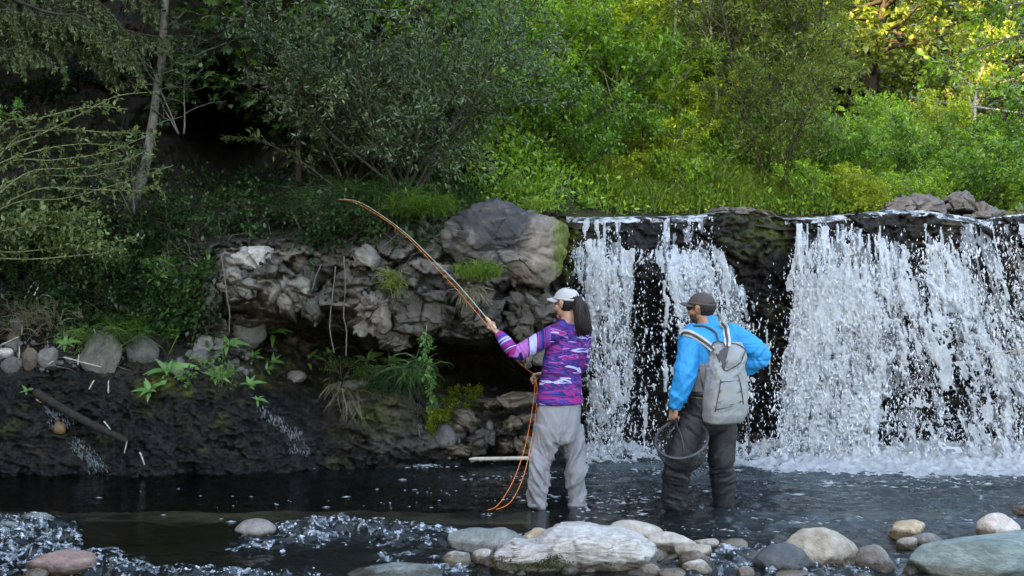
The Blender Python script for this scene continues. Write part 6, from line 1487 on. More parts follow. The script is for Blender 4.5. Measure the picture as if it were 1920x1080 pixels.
def plant(kname, name, label, cat, loc, s=1.0, rot=0.0, group=None, tilt=(0, 0), sz=None):
    root = empty(name, loc, label, cat, group); root.rotation_euler = (R(tilt[0]), R(tilt[1]), rot); root.scale = (s, s, sz or s)
    woody = 'stems' if cat in ('bush', 'shrub') else 'trunk'
    obj('foliage' if woody == 'stems' else 'crown', TREES[kname][1], None, root); obj(woody, TREES[kname][0], None, root)
    return root
kind('broad_a', 'mid', 'grey', seed=1, H=4.2, spread=1.7, limbs=30, twigs=9, lpt=13, leaf=.12, wr=.62, up=.65)
kind('broad_b', 'bright', 'grey', seed=2, H=4.4, spread=1.6, limbs=30, twigs=9, lpt=13, leaf=.115, wr=.6, up=.65)
kind('bush_a', 'mid', 'dark', seed=3, H=1.5, spread=.85, stems=5, splay=.5, limbs=30, twigs=8, lpt=13, leaf=.085, wr=.6, trunk_r=.02, limb_r=.009, twig_len=.3)
kind('bush_b', 'bright', 'green', seed=4, H=1.4, spread=.85, stems=5, splay=.5, limbs=30, twigs=8, lpt=13, leaf=.08, wr=.5, trunk_r=.018, limb_r=.008, twig_len=.3)
kind('bush_y', 'yellow', 'green', seed=5, H=1.3, spread=.8, stems=5, splay=.5, limbs=30, twigs=8, lpt=13, leaf=.08, wr=.55, trunk_r=.018, limb_r=.008, twig_len=.3)
kind('dense_grey', 'olive', 'dark', seed=6, H=3.4, spread=1.35, stems=4, splay=.28, limbs=64, twigs=11, lpt=19, leaf=.078, wr=.36, trunk_r=.035, limb_r=.014, twig_len=.45, t0=.18, tint_c=.42)
kind('willow', 'grey', 'dark', seed=7, H=2.7, spread=1.25, stems=9, splay=.75, limbs=90, twigs=10, lpt=27, leaf=.068, wr=.26, trunk_r=.022, limb_r=.009, twig_len=.5, shape='long', t0=.12, tint_c=.42, limb_el=(15, 65), droop=.02, up=.35)
kind('ash', 'bright', 'grey', seed=8, H=3.6, spread=1.1, limbs=22, twigs=5, lpt=5, leaf=.085, wr=.36, pinnate=True, trunk_r=.035, limb_r=.012, twig_len=.35, limb_el=(35, 65), tint_c=.5)
kind('sapling', 'olive', 'pale', seed=9, H=3.6, spread=.75, limbs=22, twigs=5, lpt=9, leaf=.05, wr=.5, trunk_r=.025, limb_r=.009, twig_len=.35, t0=.3, limb_el=(35, 70))
kind('oak', 'olive', 'dark', seed=10, H=5.4, spread=2.7, limbs=52, twigs=13, lpt=18, leaf=.17, wr=.6, trunk_r=.16, limb_r=.06, twig_len=.7, t0=.16, limb_el=(-8, 50), tint_c=.5)
kind('birch', 'yellow', 'pale', seed=11, H=3.2, spread=1.15, limbs=24, twigs=8, lpt=10, leaf=.10, wr=.7, trunk_r=.05, limb_r=.02, twig_len=.5, t0=.25, tint_c=.55)
kind('maple', 'dark', 'dark', seed=12, H=4.5, spread=1.6, limbs=24, twigs=6, lpt=6, leaf=.21, wr=.9, shape='maple', trunk_r=.045, limb_r=.014, twig_len=.5, up=.88, limb_el=(5, 35), cluster=.05, tint_c=.6)
kind('maple_low', 'dark', 'grey', seed=13, H=1.5, spread=.9, stems=3, splay=.4, limbs=18, twigs=5, lpt=4, leaf=.14, wr=.9, shape='maple', trunk_r=.018, limb_r=.008, twig_len=.35, up=.85, cluster=.04, tint_c=.5)
kind('bramble', 'dark', 'dark', seed=14, H=.7, spread=.55, stems=6, splay=.9, limbs=26, twigs=6, lpt=9, leaf=.062, wr=.66, trunk_r=.009, limb_r=.005, twig_len=.22, up=.75, tint_c=.5)
kind('herb', 'fresh', 'green', seed=15, H=.5, spread=.36, stems=6, splay=.6, limbs=18, twigs=5, lpt=9, leaf=.055, wr=.5, trunk_r=.006, limb_r=.003, twig_len=.16, up=.7)
kind('fern_bush', 'bright', 'green', seed=16, H=1.1, spread=.6, stems=4, splay=.3, limbs=16, twigs=4, lpt=4, leaf=.04, wr=.3, pinnate=True, trunk_r=.012, limb_r=.006, twig_len=.25, limb_el=(20, 50))
# conifer for the far slope and the old spruce
def conifer_mesh(seed, H, spread, whorls, per, spray, nl, droop=.35, detail=1.0, r=.12):
    g = np.random.default_rng(seed); tr, cr = MB(), MB(); tp = polyline(g, (0, 0, 0), (0, 0, 1), H, 10, .015); tr.tube(tp, np.linspace(r, .02, 11), 8)
    P, A_, L, T = [], [], [], []
    for i in range(whorls):
        t = .06 + .92 * i / whorls; z = H * t; Lb = spread * (1 - t) ** .85 + .12
        for k_ in range(per):
            a = 2 * math.pi * (k_ + g.random() * .7) / per + i; d = np.array([math.cos(a), math.sin(a), .18])
            bp = polyline(g, tp[min(9, int(t * 10))] * [1, 1, 0] + [0, 0, z], d, Lb * g.uniform(.75, 1.1), 6, .05, droop * .16); bp[:, 2] += np.linspace(0, 1, 7) ** 3 * Lb * .10
            tr.tube(bp, np.linspace(.012 + .012 * (1 - t), .003, 7), 4, False)
            n = max(8, int(nl * Lb / spread)); uu = (g.uniform(.04, 1, n) ** .8) * 6; ji = np.minimum(5, uu.astype(int)); fr = (uu - ji)[:, None]
            b = bp[ji] * (1 - fr) + bp[ji + 1] * fr; dr = nrm(bp[ji + 1] - bp[ji]); sd = nrm(np.cross(dr, [0, 0, 1.0])) * np.where(g.random(n) < .5, 1, -1)[:, None]
            P.append(b + g.normal(0, .012, (n, 3))); A_.append(nrm(dr * .6 + sd * g.uniform(.1, .9, n)[:, None] + np.array([0, 0, -1.0]) * g.uniform(.1, .9, n)[:, None] * droop * 1.6)); L.append(spray * g.uniform(.5, 1.2, n) * (1.15 - .5 * uu / 6)); T.append(np.clip(.35 + .35 * uu / 6 + g.normal(0, .15, n), 0, 1))
    leaves(cr, g, np.vstack(P), np.vstack(A_), np.concatenate(L), .22, np.concatenate(T), up=.5, shape='long')
    return tr, cr
tr, cr = conifer_mesh(31, 9.0, 1.9, 34, 6, .34, 46); TREES['far_spruce'] = (tr.mesh('trunk'), cr.mesh('crown', False)); TREES['far_spruce'][0].materials.append(BK['dark']); TREES['far_spruce'][1].materials.append(LM['conifer'])

def hill_at(px, py=None, Y=None):
    X = (px - 960) / F_PX * Y; return np.array([X, Y, float(hill_z(np.array([X]), np.array([Y]))[0]) - .04])
HG = 'trees on the slope behind the falls'
def hp(kname, name, label, cat, px, Y, s=1.0, rot=0.0, group=HG, **kw): return plant(kname, name, label, cat, hill_at(px, None, Y), s, rot, group, **kw)
BG = 'bushes on the slope behind the falls'
# --- slope above the boulder and the left fall
plant('willow', 'willow_bush', 'large grey-green willow bush spreading over the cliff above the rod tip', 'bush', at(760, 375, 12.0), .86, .4, None)
plant('willow', 'willow_bush', 'grey-green willow bush leaning over the soil at the left of the huge boulder', 'bush', at(655, 350, 12.6), .62, 2.2, None, tilt=(8, -10))
plant('broad_b', 'broadleaf_tree', 'fresh green leafy tree rising behind the top of the large willow bush', 'tree', at(800, 300, 13.6), .56, 4.0, None)
plant('broad_a', 'broadleaf_tree', 'mid green leafy tree at the top edge left of the fresh green one', 'tree', at(690, 260, 13.5), .55, 1.0, None)
hp('fern_bush', 'fern_bush', 'feathery bright green plant just above the huge boulder', 'bush', 985, 12.4, .35, 0, BG)
hp('bush_a', 'bush', 'leafy mid green bush above the right end of the huge boulder', 'bush', 1030, 13.1, .62, 0.5, BG)
hp('bush_a', 'bush', 'dark leafy bush at the top of the left fall, with bare soil beside it', 'bush', 1110, 13.3, .55, 1.7, BG)
hp('bush_y', 'bush', 'yellow-green tufted bush over the middle of the left fall', 'bush', 1235, 13.6, .55, 0.2, BG)
hp('bush_b', 'bush', 'bright green bush halfway up the slope over the left fall', 'bush', 1050, 14.0, .85, 2.9, BG)
hp('bush_a', 'bush', 'dark drooping bush with creeper in the middle of the slope', 'bush', 1130, 14.2, .80, 3.6, BG)
hp('fern_bush', 'conical_bush', 'upright feathery pale green bush in the middle of the slope', 'bush', 1180, 14.1, 1.0, .3, BG)
hp('bush_y', 'bush', 'lime yellow maple bush below the ash tree', 'bush', 1140, 14.9, .80, .9, BG)
hp('ash', 'ash_tree', 'young ash tree with feathered leaves and a slim grey trunk', 'tree', 1095, 15.6, .85, .6)
hp('ash', 'ash_tree', 'smaller ash tree left of the slim-trunked one', 'tree', 1000, 15.4, .62, 2.1)
hp('sapling', 'sapling', 'thin pale-stemmed sapling right of the young ash tree', 'tree', 1250, 15.2, .95, 1.2)
hp('sapling', 'sapling', 'bare-legged pale sapling in front of the dense olive tree', 'tree', 1338, 14.6, .72, 2.6)
hp('broad_b', 'broadleaf_tree', 'bright green broadleaf tree behind the upper willow', 'tree', 930, 14.8, .62, 0.4)
hp('broad_a', 'broadleaf_tree', 'mid green broadleaf tree between the willow and the top edge', 'tree', 830, 15.8, .75, 1.9)
hp('broad_b', 'broadleaf_tree', 'fresh green broadleaf tree rising between the ash and the pale sapling', 'tree', 1190, 17.0, .80, 3.1)
hp('broad_a', 'broadleaf_tree', 'shaded broadleaf tree behind the thin pale sapling', 'tree', 1290, 17.5, .80, 4.4)
hp('broad_b', 'broadleaf_tree', 'tall bright tree behind the lime bush', 'tree', 1090, 18.0, .8, 5.0)
hp('broad_a', 'broadleaf_tree', 'mid green tree behind the smaller ash', 'tree', 985, 17.2, .72, 5.6)
for i, (kn, px, Y, sc, lb) in enumerate((
    ('bush_a', 1075, 13.0, .42, 'small dark leafy bush right beside the crest of the huge boulder'), ('bush_y', 1165, 13.35, .40, 'low yellow-green bush over the left end of the left fall'),
    ('bush_a', 1205, 13.7, .58, 'dark round bush on the slope above the thin threads of the left fall'), ('bush_b', 1290, 13.4, .46, 'fresh green bush above the right end of the left fall'),
    ('bush_y', 1300, 14.3, .62, 'lime bush higher on the slope above the right end of the left fall'), ('fern_bush', 1345, 13.5, .50, 'feathery plant above the dark rock between the falls'),
    ('bush_a', 1385, 13.9, .52, 'mid green bush at the foot of the bare-legged sapling'), ('bush_b', 1520, 13.5, .46, 'fresh green bush over the left end of the broad fall'),
    ('bush_a', 1545, 14.2, .58, 'darker bush behind the fresh one over the left end of the broad fall'), ('bush_y', 1640, 13.5, .36, 'small yellowish bush just left of the grey streaked outcrop'),
    ('bush_b', 1735, 13.6, .46, 'fresh green bush growing over the grey streaked outcrop'), ('bush_a', 1800, 14.0, .50, 'mid green bush growing over the pinkish outcrop'),
    ('bush_b', 1240, 14.7, .70, 'leafy bright bush in the middle of the slope right of the lime yellow one'), ('bush_a', 1320, 15.2, .72, 'shaded bush below the thin pale sapling'))):
    hp(kn, 'bush' if kn != 'fern_bush' else 'fern_bush', lb, 'bush', px, Y, sc, i * 1.7, BG)
# --- dense olive pair and the grass bank on the right
hp('dense_grey', 'shrub_tree', 'dense olive shrub tree with several dark stems right of the left fall', 'tree', 1412, 14.6, .86, .3)
hp('dense_grey', 'shrub_tree', 'second dense olive shrub tree standing close behind on the right', 'tree', 1490, 15.6, .80, 1.8)
hp('dense_grey', 'shrub_tree', 'low olive shrub hanging over the rocks between the two falls', 'bush', 1455, 13.7, .50, 3.3, BG)
hp('dense_grey', 'shrub_tree', 'olive shrub tree behind the pale saplings', 'tree', 1360, 16.6, .75, 4.2)
hp('bush_b', 'bush', 'light green bush on the left part of the grassy bank', 'bush', 1570, 14.6, .60, .6, BG)
hp('bush_y', 'bush', 'yellowish bush in front of the pale rocks on the bank', 'bush', 1590, 13.7, .42, 2.2, BG)
hp('bush_a', 'bush', 'round mid green bush in the middle of the grassy bank', 'bush', 1690, 15.0, .60, 1.1, BG)
hp('bush_a', 'bush', 'dark glossy bush at the right above the broad fall', 'bush', 1850, 14.2, .70, 2.4, BG)
hp('bush_b', 'bush', 'bright bush at the right border above the broad fall', 'bush', 1930, 13.8, .55, 3.7, BG)
hp('bush_y', 'bush', 'yellow-green bush on the crest of the bank under the golden birch', 'bush', 1770, 18.0, .65, 4.9, BG)
hp('bush_b', 'bush', 'pale flowering bush on the crest below the dark-trunked tree', 'bush', 1660, 19.5, .60, 5.7, BG)
hp('bush_a', 'bush', 'dark bush on the crest at the right border', 'bush', 1905, 17.0, .75, .8, BG)
oak = hp('oak', 'oak_tree', 'spreading tree with a dark trunk and sunlit top on the crest of the bank', 'tree', 1630, 26.0, .98, .4, HG)
hp('birch', 'birch_tree', 'small golden sunlit birch on the crest at the right', 'tree', 1832, 30.0, 1.15, .7, HG)
hp('birch', 'birch_tree', 'low yellow sunlit shoot left of the golden birch', 'tree', 1762, 31.0, .78, 2.3, HG)
hp('oak', 'oak_tree', 'sunlit tree at the top edge left of the dark-trunked tree', 'tree', 1400, 27.0, .95, 2.2, HG)
hp('oak', 'oak_tree', 'shaded tree behind the golden birch at the top right', 'tree', 1890, 40.0, 1.1, 3.5, HG)
hp('oak', 'oak_tree', 'sunlit tree at the top edge between the two crest trees', 'tree', 1500, 31.0, 1.15, 4.6, HG)
hp('oak', 'oak_tree', 'golden tree at the top edge near the right corner', 'tree', 1790, 44.0, 1.4, 5.3, HG)
for i, (px, Y, s, lb) in enumerate(((1700, 42, 1.2, 'dark blue-green spruce behind the dark-trunked tree'), (1745, 40, 1.0, 'slim blue-green spruce left of the golden birch, far behind'), (1850, 44, 1.15, 'tall blue-green spruce behind the golden birch'), (1905, 39, 1.05, 'blue-green spruce at the right border, far behind'), (1600, 46, 1.3, 'far spruce behind the crest tree on the left'), (1800, 50, 1.4, 'farthest tall spruce on the back slope'), (1960, 46, 1.2, 'far spruce just at the right border of the back slope'))):
    hp('far_spruce', 'spruce_tree', lb, 'tree', px, Y, s, i * 1.1, 'spruces on the back slope')
# branch reaching in from the right
def spray(name, label, cat, pts, Y, mat, bark, seed, leaf=.06, wr=.6, n_side=16, side=.35, lpt=9, shape='oval', rad=.012, droop=.05, up=.6, tint_c=.5, sideup=.0, group=None):
    """one leafy branch along pixel points (px,py,dY)"""
    g = np.random.default_rng(seed); P = spline([at(x, y, Y + dy) for x, y, dy in pts], 24); o = P[0].copy(); tr, cr = MB(), MB(); tr.tube(P - o, np.linspace(rad, rad * .15, 24), 6)
    LP, LA, LT = [], [], []
    for i in range(n_side):
        u = .12 + .88 * (i + g.random()) / n_side; j = min(22, int(u * 23)); d = nrm(P[j + 1] - P[j]); sd = nrm(d * .8 + rdirs(g, 1)[0] * .75 + [0, 0, sideup]); tw = polyline(g, P[j], sd, side * g.uniform(.4, 1.1) * (1.15 - .6 * u), 5, .12, droop); tr.tube(tw - o, np.linspace(max(.0025, rad * .35), .0015, 6), 4, False)
        n = lpt; uu = g.uniform(.1, 1, n) * 5; ji = np.minimum(4, uu.astype(int)); fr = (uu - ji)[:, None]; LP.append(tw[ji] * (1 - fr) + tw[ji + 1] * fr + g.normal(0, .012, (n, 3))); LA.append(nrm(nrm(tw[ji + 1] - tw[ji]) * .8 + rdirs(g, n) * .7)); LT.append(np.clip(tint_c + g.normal(0, .2, n), 0, 1))
    P2 = np.vstack(LP) - o; leaves(cr, g, P2, np.vstack(LA), leaf * g.uniform(.6, 1.25, len(P2)), wr, np.concatenate(LT), up=up, shape=shape)
    root = empty(name, o, label, cat, group); obj('branch', tr.mesh('branch'), BK[bark], root); obj('foliage', cr.mesh('foliage', False), LM[mat], root)
    return root
spray('tree_branch', 'green leafy branch reaching in from the right border near the top', 'branch', [(2040, 70, 0), (1960, 60, 0), (1880, 75, 0), (1800, 105, .1), (1740, 130, .2)], 13.0, 'bright', 'grey', 201, .07, .62, 34, .55, 14, rad=.016, tint_c=.4)
spray('tree_branch', 'leafy branch drooping in at the right border below the upper branch', 'branch', [(2040, 110, 0), (1970, 118, 0), (1900, 140, 0), (1840, 170, .1)], 12.6, 'bright', 'grey', 202, .07, .62, 22, .4, 13, rad=.012, tint_c=.45)
spray('tree_branch', 'leafy branch in the very corner at the top right', 'branch', [(2060, 10, 0), (1980, 0, 0), (1900, 8, 0), (1850, 28, .1)], 12.8, 'mid', 'grey', 203, .07, .62, 26, .5, 14, rad=.014, tint_c=.5)
spray('plant_sprig', 'light green sprig poking in at the right border above the broad fall', 'sprig', [(1990, 385, 0), (1950, 378, 0), (1905, 386, 0)], 11.9, 'fresh', 'green', 204, .075, .6, 7, .14, 6, rad=.006)
# bare twig by the right border
tw = MB(); P = spline([at(2000, 656, 10.9), at(1930, 655, 10.95), at(1880, 660, 11.0), at(1842, 664, 11.0)], 16); tw.tube(P - P[0], np.linspace(.009, .003, 16), 6); tw.tube(spline([at(1930, 655, 10.95), at(1900, 662, 10.97), at(1880, 668, 11.0)], 8) - P[0], np.linspace(.005, .002, 8), 5)
tag(obj('bare_twig', tw.mesh('bare_twig'), BK['pale'], None, P[0]), 'thin bare twig sticking in from the right border before the broad fall', 'twig')
# cable
cb = MB(); P = spline([at(1560, 140, 30), at(1660, 172, 28.5), at(1740, 188, 27.5), at(1840, 202, 26.5), at(1990, 222, 25)], 30); cb.tube(P - P[0], .022, 6)
tag(obj('cable', cb.mesh('cable'), plain_mat('grey_cable', (.42, .42, .44), .5), None, P[0]), 'pale cable hanging across the gap beside the golden birch', 'cable')
# roofed shed glimpsed under the oak
sh = empty('shed', hill_at(1596, None, 28.0), 'dark brown shed roof glimpsed under the spreading tree', 'shed')
b = MB(); b.box((0, 0, .65), (.5, .5, .65)); obj('wall', b.mesh('wall', False), plain_mat('shed_boards', (.05, .03, .022), .8, .2, .3, 8), sh)
b = MB(); b.add([[-.8, -.8, 1.35], [.8, -.8, 1.15], [.8, .8, 1.2], [-.8, .8, 1.4], [-.8, -.8, 1.43], [.8, -.8, 1.23], [.8, .8, 1.28], [-.8, .8, 1.48]], q=[[0, 1, 2, 3], [7, 6, 5, 4], [0, 4, 5, 1], [1, 5, 6, 2], [2, 6, 7, 3], [3, 7, 4, 0]])
obj('roof', b.mesh('roof', False), plain_mat('rusty_roof', (.11, .055, .04), .7, .3, .3, 6), sh)

# --- pale rocks on the river edge above the falls
pr = stone_mat('pale_bank_rock', [(.09, .08, .075), (.17, .15, .14), (.28, .255, .24)], 3, vein=(.10, .09, .085), vein_scale=3, rough=.8)
for lb, ol, Y, sd_ in (('grey streaked outcrop behind the lip of the broad fall', [(1650, 402), (1676, 376), (1712, 370), (1750, 380), (1764, 402)], 12.5, 101),
                       ('pinkish outcrop at the right behind the lip of the broad fall', [(1756, 400), (1776, 368), (1798, 356), (1822, 374), (1834, 400)], 12.6, 102),
                       ('low pale rock by the lip near the right border', [(1800, 412), (1830, 394), (1880, 396), (1904, 412)], 12.0, 103),
                       ('low grey ledge behind the lip above the dark rock between the falls', [(1330, 404), (1340, 382), (1378, 386), (1432, 398), (1470, 408)], 12.3, 104)):
    outline_rock('rock', lb, 'rock', ol, Y, .6, pr, sd_, .045, 'rocks on the bank above the falls')
outline_rock('mossy_rock', 'olive mossy cushion rock at the right end of the lip', 'rock', [(1868, 412), (1882, 398), (1910, 393), (1960, 396), (1980, 412)], 11.75, .5, stone_mat('mossy_rock', [(.06, .055, .02), (.11, .10, .03), (.16, .14, .05)], 6, rough=.9), 105, .02)

# ------------------------------------------------------------------ undergrowth on the slope
g = np.random.default_rng(41)
def hill_hit(px, py):
    Ys = np.linspace(11.9, 80, 700); Z = np.full(px.shape, np.nan); hitY = np.full(px.shape, np.nan)
    for Y in Ys:
        X = (px - 960) / F_PX * Y; z = CAM_H - (py - HOR) / F_PX * Y; m = np.isnan(hitY) & (hill_z(X, np.full(px.shape, Y)) > z); hitY[m] = Y; Z[m] = z[m]
    return hitY
def undergrowth(name, label, n, x0, x1, y0, y1, mat, leaf, per, size, seed, wr=.5, tint=.45, dens=None, up=.6, shape='oval', hgt=.5):
    g = np.random.default_rng(seed); px = g.uniform(x0, x1, n); py = g.uniform(y0, y1, n)
    if dens is not None: k_ = g.random(n) < dens(px, py); px, py = px[k_], py[k_]
    Yh = hill_hit(px, py); ok = ~np.isnan(Yh); px, py, Yh = px[ok], py[ok], Yh[ok]
    P = np.stack([(px - 960) / F_PX * Yh, Yh, CAM_H - (py - HOR) / F_PX * Yh], -1); n = len(P); sc = np.clip(Yh / 14, .8, 3.2)
    cl = fbm(P * [.9, .9, .9], 3, seed + 2)
    sz = size * sc * g.uniform(.6, 1.4, n) * (1 + .5 * cl)
    off = rdirs(g, n * per) * (g.random(n * per) ** .4)[:, None]; off[:, 2] = np.abs(off[:, 2]) * 1.1
    PP = np.repeat(P, per, 0) + off * np.repeat(sz, per)[:, None] * [1, 1, hgt * 2]
    A_ = nrm(off + rdirs(g, n * per) * .7 + [0, 0, .1])
    T = np.clip(tint + .75 * np.repeat(cl, per) + np.repeat(g.normal(0, .16, n), per) + g.normal(0, .15, n * per), 0, 1)
    mb = MB(); leaves(mb, g, PP, A_, leaf * np.repeat(sc, per) * g.uniform(.6, 1.3, n * per), wr, T, up=up, shape=shape, out=nrm(off * [1, 1, .6] + [0, -.25, .7]))
    return tag(obj(name, mb.mesh(name, False), LM[mat]), label, kind='stuff')
undergrowth('undergrowth', 'tangled mid green undergrowth covering the slope', 2200, 700, 1560, -60, 405, 'mid', .062, 34, .21, 51, tint=.5)
undergrowth('undergrowth', 'bright green undergrowth and herbs scattered over the slope', 1800, 900, 2400, -60, 405, 'bright', .058, 32, .18, 52, tint=.4, dens=lambda x, y: sstep(900, 1150, x))
undergrowth('undergrowth', 'yellow-green herbs low on the slope over the falls', 900, 1090, 1920, 255, 405, 'yellow', .048, 28, .13, 53, tint=.35, dens=lambda x, y: .35 + .65 * blob(x, y, 1180, 1420, 270, 395, 40))
undergrowth('undergrowth', 'green thicket on the grassy bank at the right', 2300, 1480, 2450, 150, 405, 'bright', .058, 32, .18, 54, tint=.45)
undergrowth('far_wood', 'far wooded back slope above the bank', 2000, 1250, 2400, -60, 260, 'mid', .09, 30, .30, 55, tint=.4)
# long grass
def grass(name, label, P, N, L, mat, seed, per=14, w=.004, bend=.5, spread=.05, tint=.5, hang=0.0):
    g = np.random.default_rng(seed); n = len(P) * per
    b = np.repeat(P, per, 0) + g.normal(0, spread, (n, 3)) * [1, 1, .3]; d = nrm(np.repeat(N, per, 0) * .6 + np.array([0, 0, 1.0 - 1.6 * hang]) + g.normal(0, .38, (n, 3)))
    Ls = L * g.uniform(.5, 1.25, n)[:, None]; side = nrm(np.cross(d, rdirs(g, n))); ww = w * g.uniform(.6, 1.3, n)[:, None]
    h = nrm(d * [1, 1, 0] + g.normal(0, .2, (n, 3)) * [1, 1, 0])
    m1 = b + d * Ls * .5; m2 = b + d * Ls * .85 + (h * .35 - np.array([0, 0, .30])) * Ls * bend; m3 = m2 + (d * .15 + h * .3 - np.array([0, 0, .45])) * Ls * bend
    v = np.stack([b - side * ww, b + side * ww, m1 - side * ww * .9, m1 + side * ww * .9, m2 - side * ww * .6, m2 + side * ww * .6, m3], 1).reshape(-1, 3)
    k_ = np.arange(n)[:, None] * 7; t = np.concatenate([k_ + np.array([c]) for c in ([0, 1, 3], [0, 3, 2], [2, 3, 5], [2, 5, 4], [4, 5, 6])])
    mb = MB(); mb.add(v, t, tint=np.repeat(np.clip(tint + g.normal(0, .22, n), 0, 1), 7))
    return tag(obj(name, mb.mesh(name, False), LM[mat]), label, kind='stuff')
def hill_pts(n, x0, x1, y0, y1, seed, dens=None):
    g = np.random.default_rng(seed); px = g.uniform(x0, x1, n); py = g.uniform(y0, y1, n)
    if dens: k_ = g.random(n) < dens(px, py); px, py = px[k_], py[k_]
    Yh = hill_hit(px, py); ok = ~np.isnan(Yh); px, py, Yh = px[ok], py[ok], Yh[ok]
    return np.stack([(px - 960) / F_PX * Yh, Yh, CAM_H - (py - HOR) / F_PX * Yh], -1)
up3 = lambda P: np.tile([0, 0, 1.0], (len(P), 1))
P = hill_pts(1500, 1120, 1560, 260, 402, 61); grass('slope_grass', 'tall yellow-green grass on the slope over the left fall', P, up3(P), .34, 'grass', 62, 12, .005, tint=.7)
P = hill_pts(3200, 1500, 2350, 170, 405, 63); grass('bank_grass', 'tall grass on the bank above the broad fall', P, up3(P), .34, 'grass', 64, 12, .0055, tint=.65)
P = hill_pts(160, 1700, 1880, 330, 402, 65); grass('dry_grass', 'dry straw-coloured grass among the pale rocks above the broad fall', P, up3(P), .26, 'straw', 66, 14, .003, tint=.6)

# ------------------------------------------------------------------ left: shaded cliff plants
def cliff_cover(name, label, n, boxes, mat, leaf, per, size, seed, wr=.6, tint=.45, shape='oval', up=.6, thin=.0):
    g = np.random.default_rng(seed); PX, PY = [], []
    for (x0, x1, y0, y1, k_) in boxes: PX.append(g.uniform(x0, x1, int(n * k_))); PY.append(g.uniform(y0, y1, int(n * k_)))
    px, py = np.concatenate(PX), np.concatenate(PY); nn_ = fbm(np.stack([px / 60, py / 60, 0 * px], -1), 3, seed + 4); k_ = nn_ > thin; px, py = px[k_], py[k_]
    P, N = cliff_pts(px, py); N[N[:, 1] > 0] *= -1; n = len(P)
    off = rdirs(g, n * per) * (g.random(n * per) ** .45)[:, None]; sz = np.repeat(size * g.uniform(.6, 1.4, n), per)[:, None]
    PP = np.repeat(P + N * size * .5, per, 0) + off * sz; A_ = nrm(off * .8 + rdirs(g, n * per) * .6 + np.repeat(N, per, 0) * .5 + [0, 0, -.15])
    cl = fbm(PP * 1.6, 3, seed + 8); T = np.clip(tint + .5 * cl + g.normal(0, .15, len(PP)), 0, 1)
    mb = MB(); leaves(mb, g, PP, A_, leaf * g.uniform(.6, 1.3, len(PP)), wr, T, up=up, shape=shape)
    return tag(obj(name, mb.mesh(name, False), LM[mat]), label, kind='stuff')
cliff_cover('cliff_creeper', 'dark green creeper and low plants on the shaded soil above the ledge', 620, [(440, 900, 330, 470, .55), (100, 460, 330, 470, .3), (-60, 300, 430, 560, .25), (560, 850, 200, 340, .25)], 'dark', .055, 26, .13, 71, tint=.42, thin=-.15)
cliff_cover('cliff_creeper', 'sparse dark leaves on the upper cliff', 340, [(430, 900, -60, 200, .55), (-60, 250, 100, 330, .25), (-420, -40, -100, 400, .5)], 'dark', .07, 24, .18, 72, tint=.35, thin=-.1)
cliff_cover('bank_plants', 'dense dark green low plants filling the left bank above the gravel', 420, [(90, 400, 470, 625, .75), (-420, 140, 380, 600, .9)], 'dark', .06, 24, .12, 74, tint=.55, thin=-.3)
cliff_cover('bank_plants', 'scattered fresh green plants on the left bank above the gravel', 90, [(90, 340, 480, 620, .8), (330, 430, 600, 720, .2)], 'fresh', .05, 20, .10, 75, tint=.35, thin=-.1)
cliff_cover('moss_plants', 'small bright moss plants by the trickle under the ledge', 90, [(800, 850, 765, 810, .7), (830, 900, 725, 765, .6)], 'yellow', .020, 40, .035, 73, tint=.35, thin=-.9, wr=.7)
kind('wall_tree', 'dark', 'dark', seed=17, H=3.2, spread=1.5, stems=2, splay=.2, limbs=34, twigs=9, lpt=12, leaf=.075, wr=.6, tint_c=.35, up=.7)
for px, py, Y, s, r_, lb, kn in ((560, 120, 12.9, .85, .2, 'dark maple with broad leaves at the top, left of the willow', 'maple'), (690, 60, 13.3, .8, 1.4, 'dark maple with broad leaves at the top above the willow', 'maple'), (470, -40, 12.9, .8, 2.6, 'dark maple cut by the top edge above the hollow', 'maple'), (640, 200, 13.1, .6, 4.0, 'dark tree on the cliff behind the left willow', 'wall_tree'), (760, 100, 14.0, .8, 5.1, 'dark leafy tree on the cliff behind the large willow', 'wall_tree')):
    plant(kn, 'maple_tree' if kn == 'maple' else 'cliff_tree', lb, 'tree', at(px, py + 220, Y), s, r_, 'trees on the shaded cliff')
plant('maple_low', 'maple_shoot', 'maple shoot with a few broad pale leaves beside the leaning trunk', 'plant', at(335, 250, 12.2), .55, .5)
plant('maple_low', 'maple_shoot', 'low maple shoot with dark leaves under the leaning trunk', 'plant', at(255, 400, 11.9), .45, 1.9)
plant('maple_low', 'maple_shoot', 'maple shoot hanging over the dark hollow', 'plant', at(330, 150, 12.6), .5, 3.9)
BR = 'bramble bushes on the left bank'
for px, py, s, r_, lb, kn in ((190, 540, .80, .2, 'lush bramble with fresh green leaves in the middle of the left bank', 'bramble'), (250, 590, .62, 1.3, 'low bramble between the lush bramble and the bank gravel', 'bramble'), (120, 470, .80, 2.4, 'bramble under the arching pale twigs', 'bramble'), (40, 420, .95, 3.5, 'bramble at the left border under the arching pale twigs', 'bramble'), (310, 430, .75, 4.6, 'dark bramble right of the leaning trunk', 'bramble'), (400, 440, .7, 5.7, 'dark bramble above the white block of the ledge', 'bramble'), (330, 600, .55, .9, 'small bramble beside the dark round stone', 'bramble'),
                              (30, 510, .8, 2.0, 'bramble on the left border above the bank stones', 'bramble'), (520, 420, .75, 3.0, 'dark bramble over the middle of the ledge', 'bramble'), (620, 440, .7, 4.0, 'dark bramble under the rod tip', 'bramble'), (720, 430, .7, 5.0, 'dark bramble left of the leaning dark slab', 'bramble'), (210, 470, .7, 5.2, 'bramble behind the lush bramble', 'bramble')):
    p = cliff_pt(px, py); plant(kn, 'bramble', lb, 'bush', p + [0, -.05, -.12], s, r_, BR)
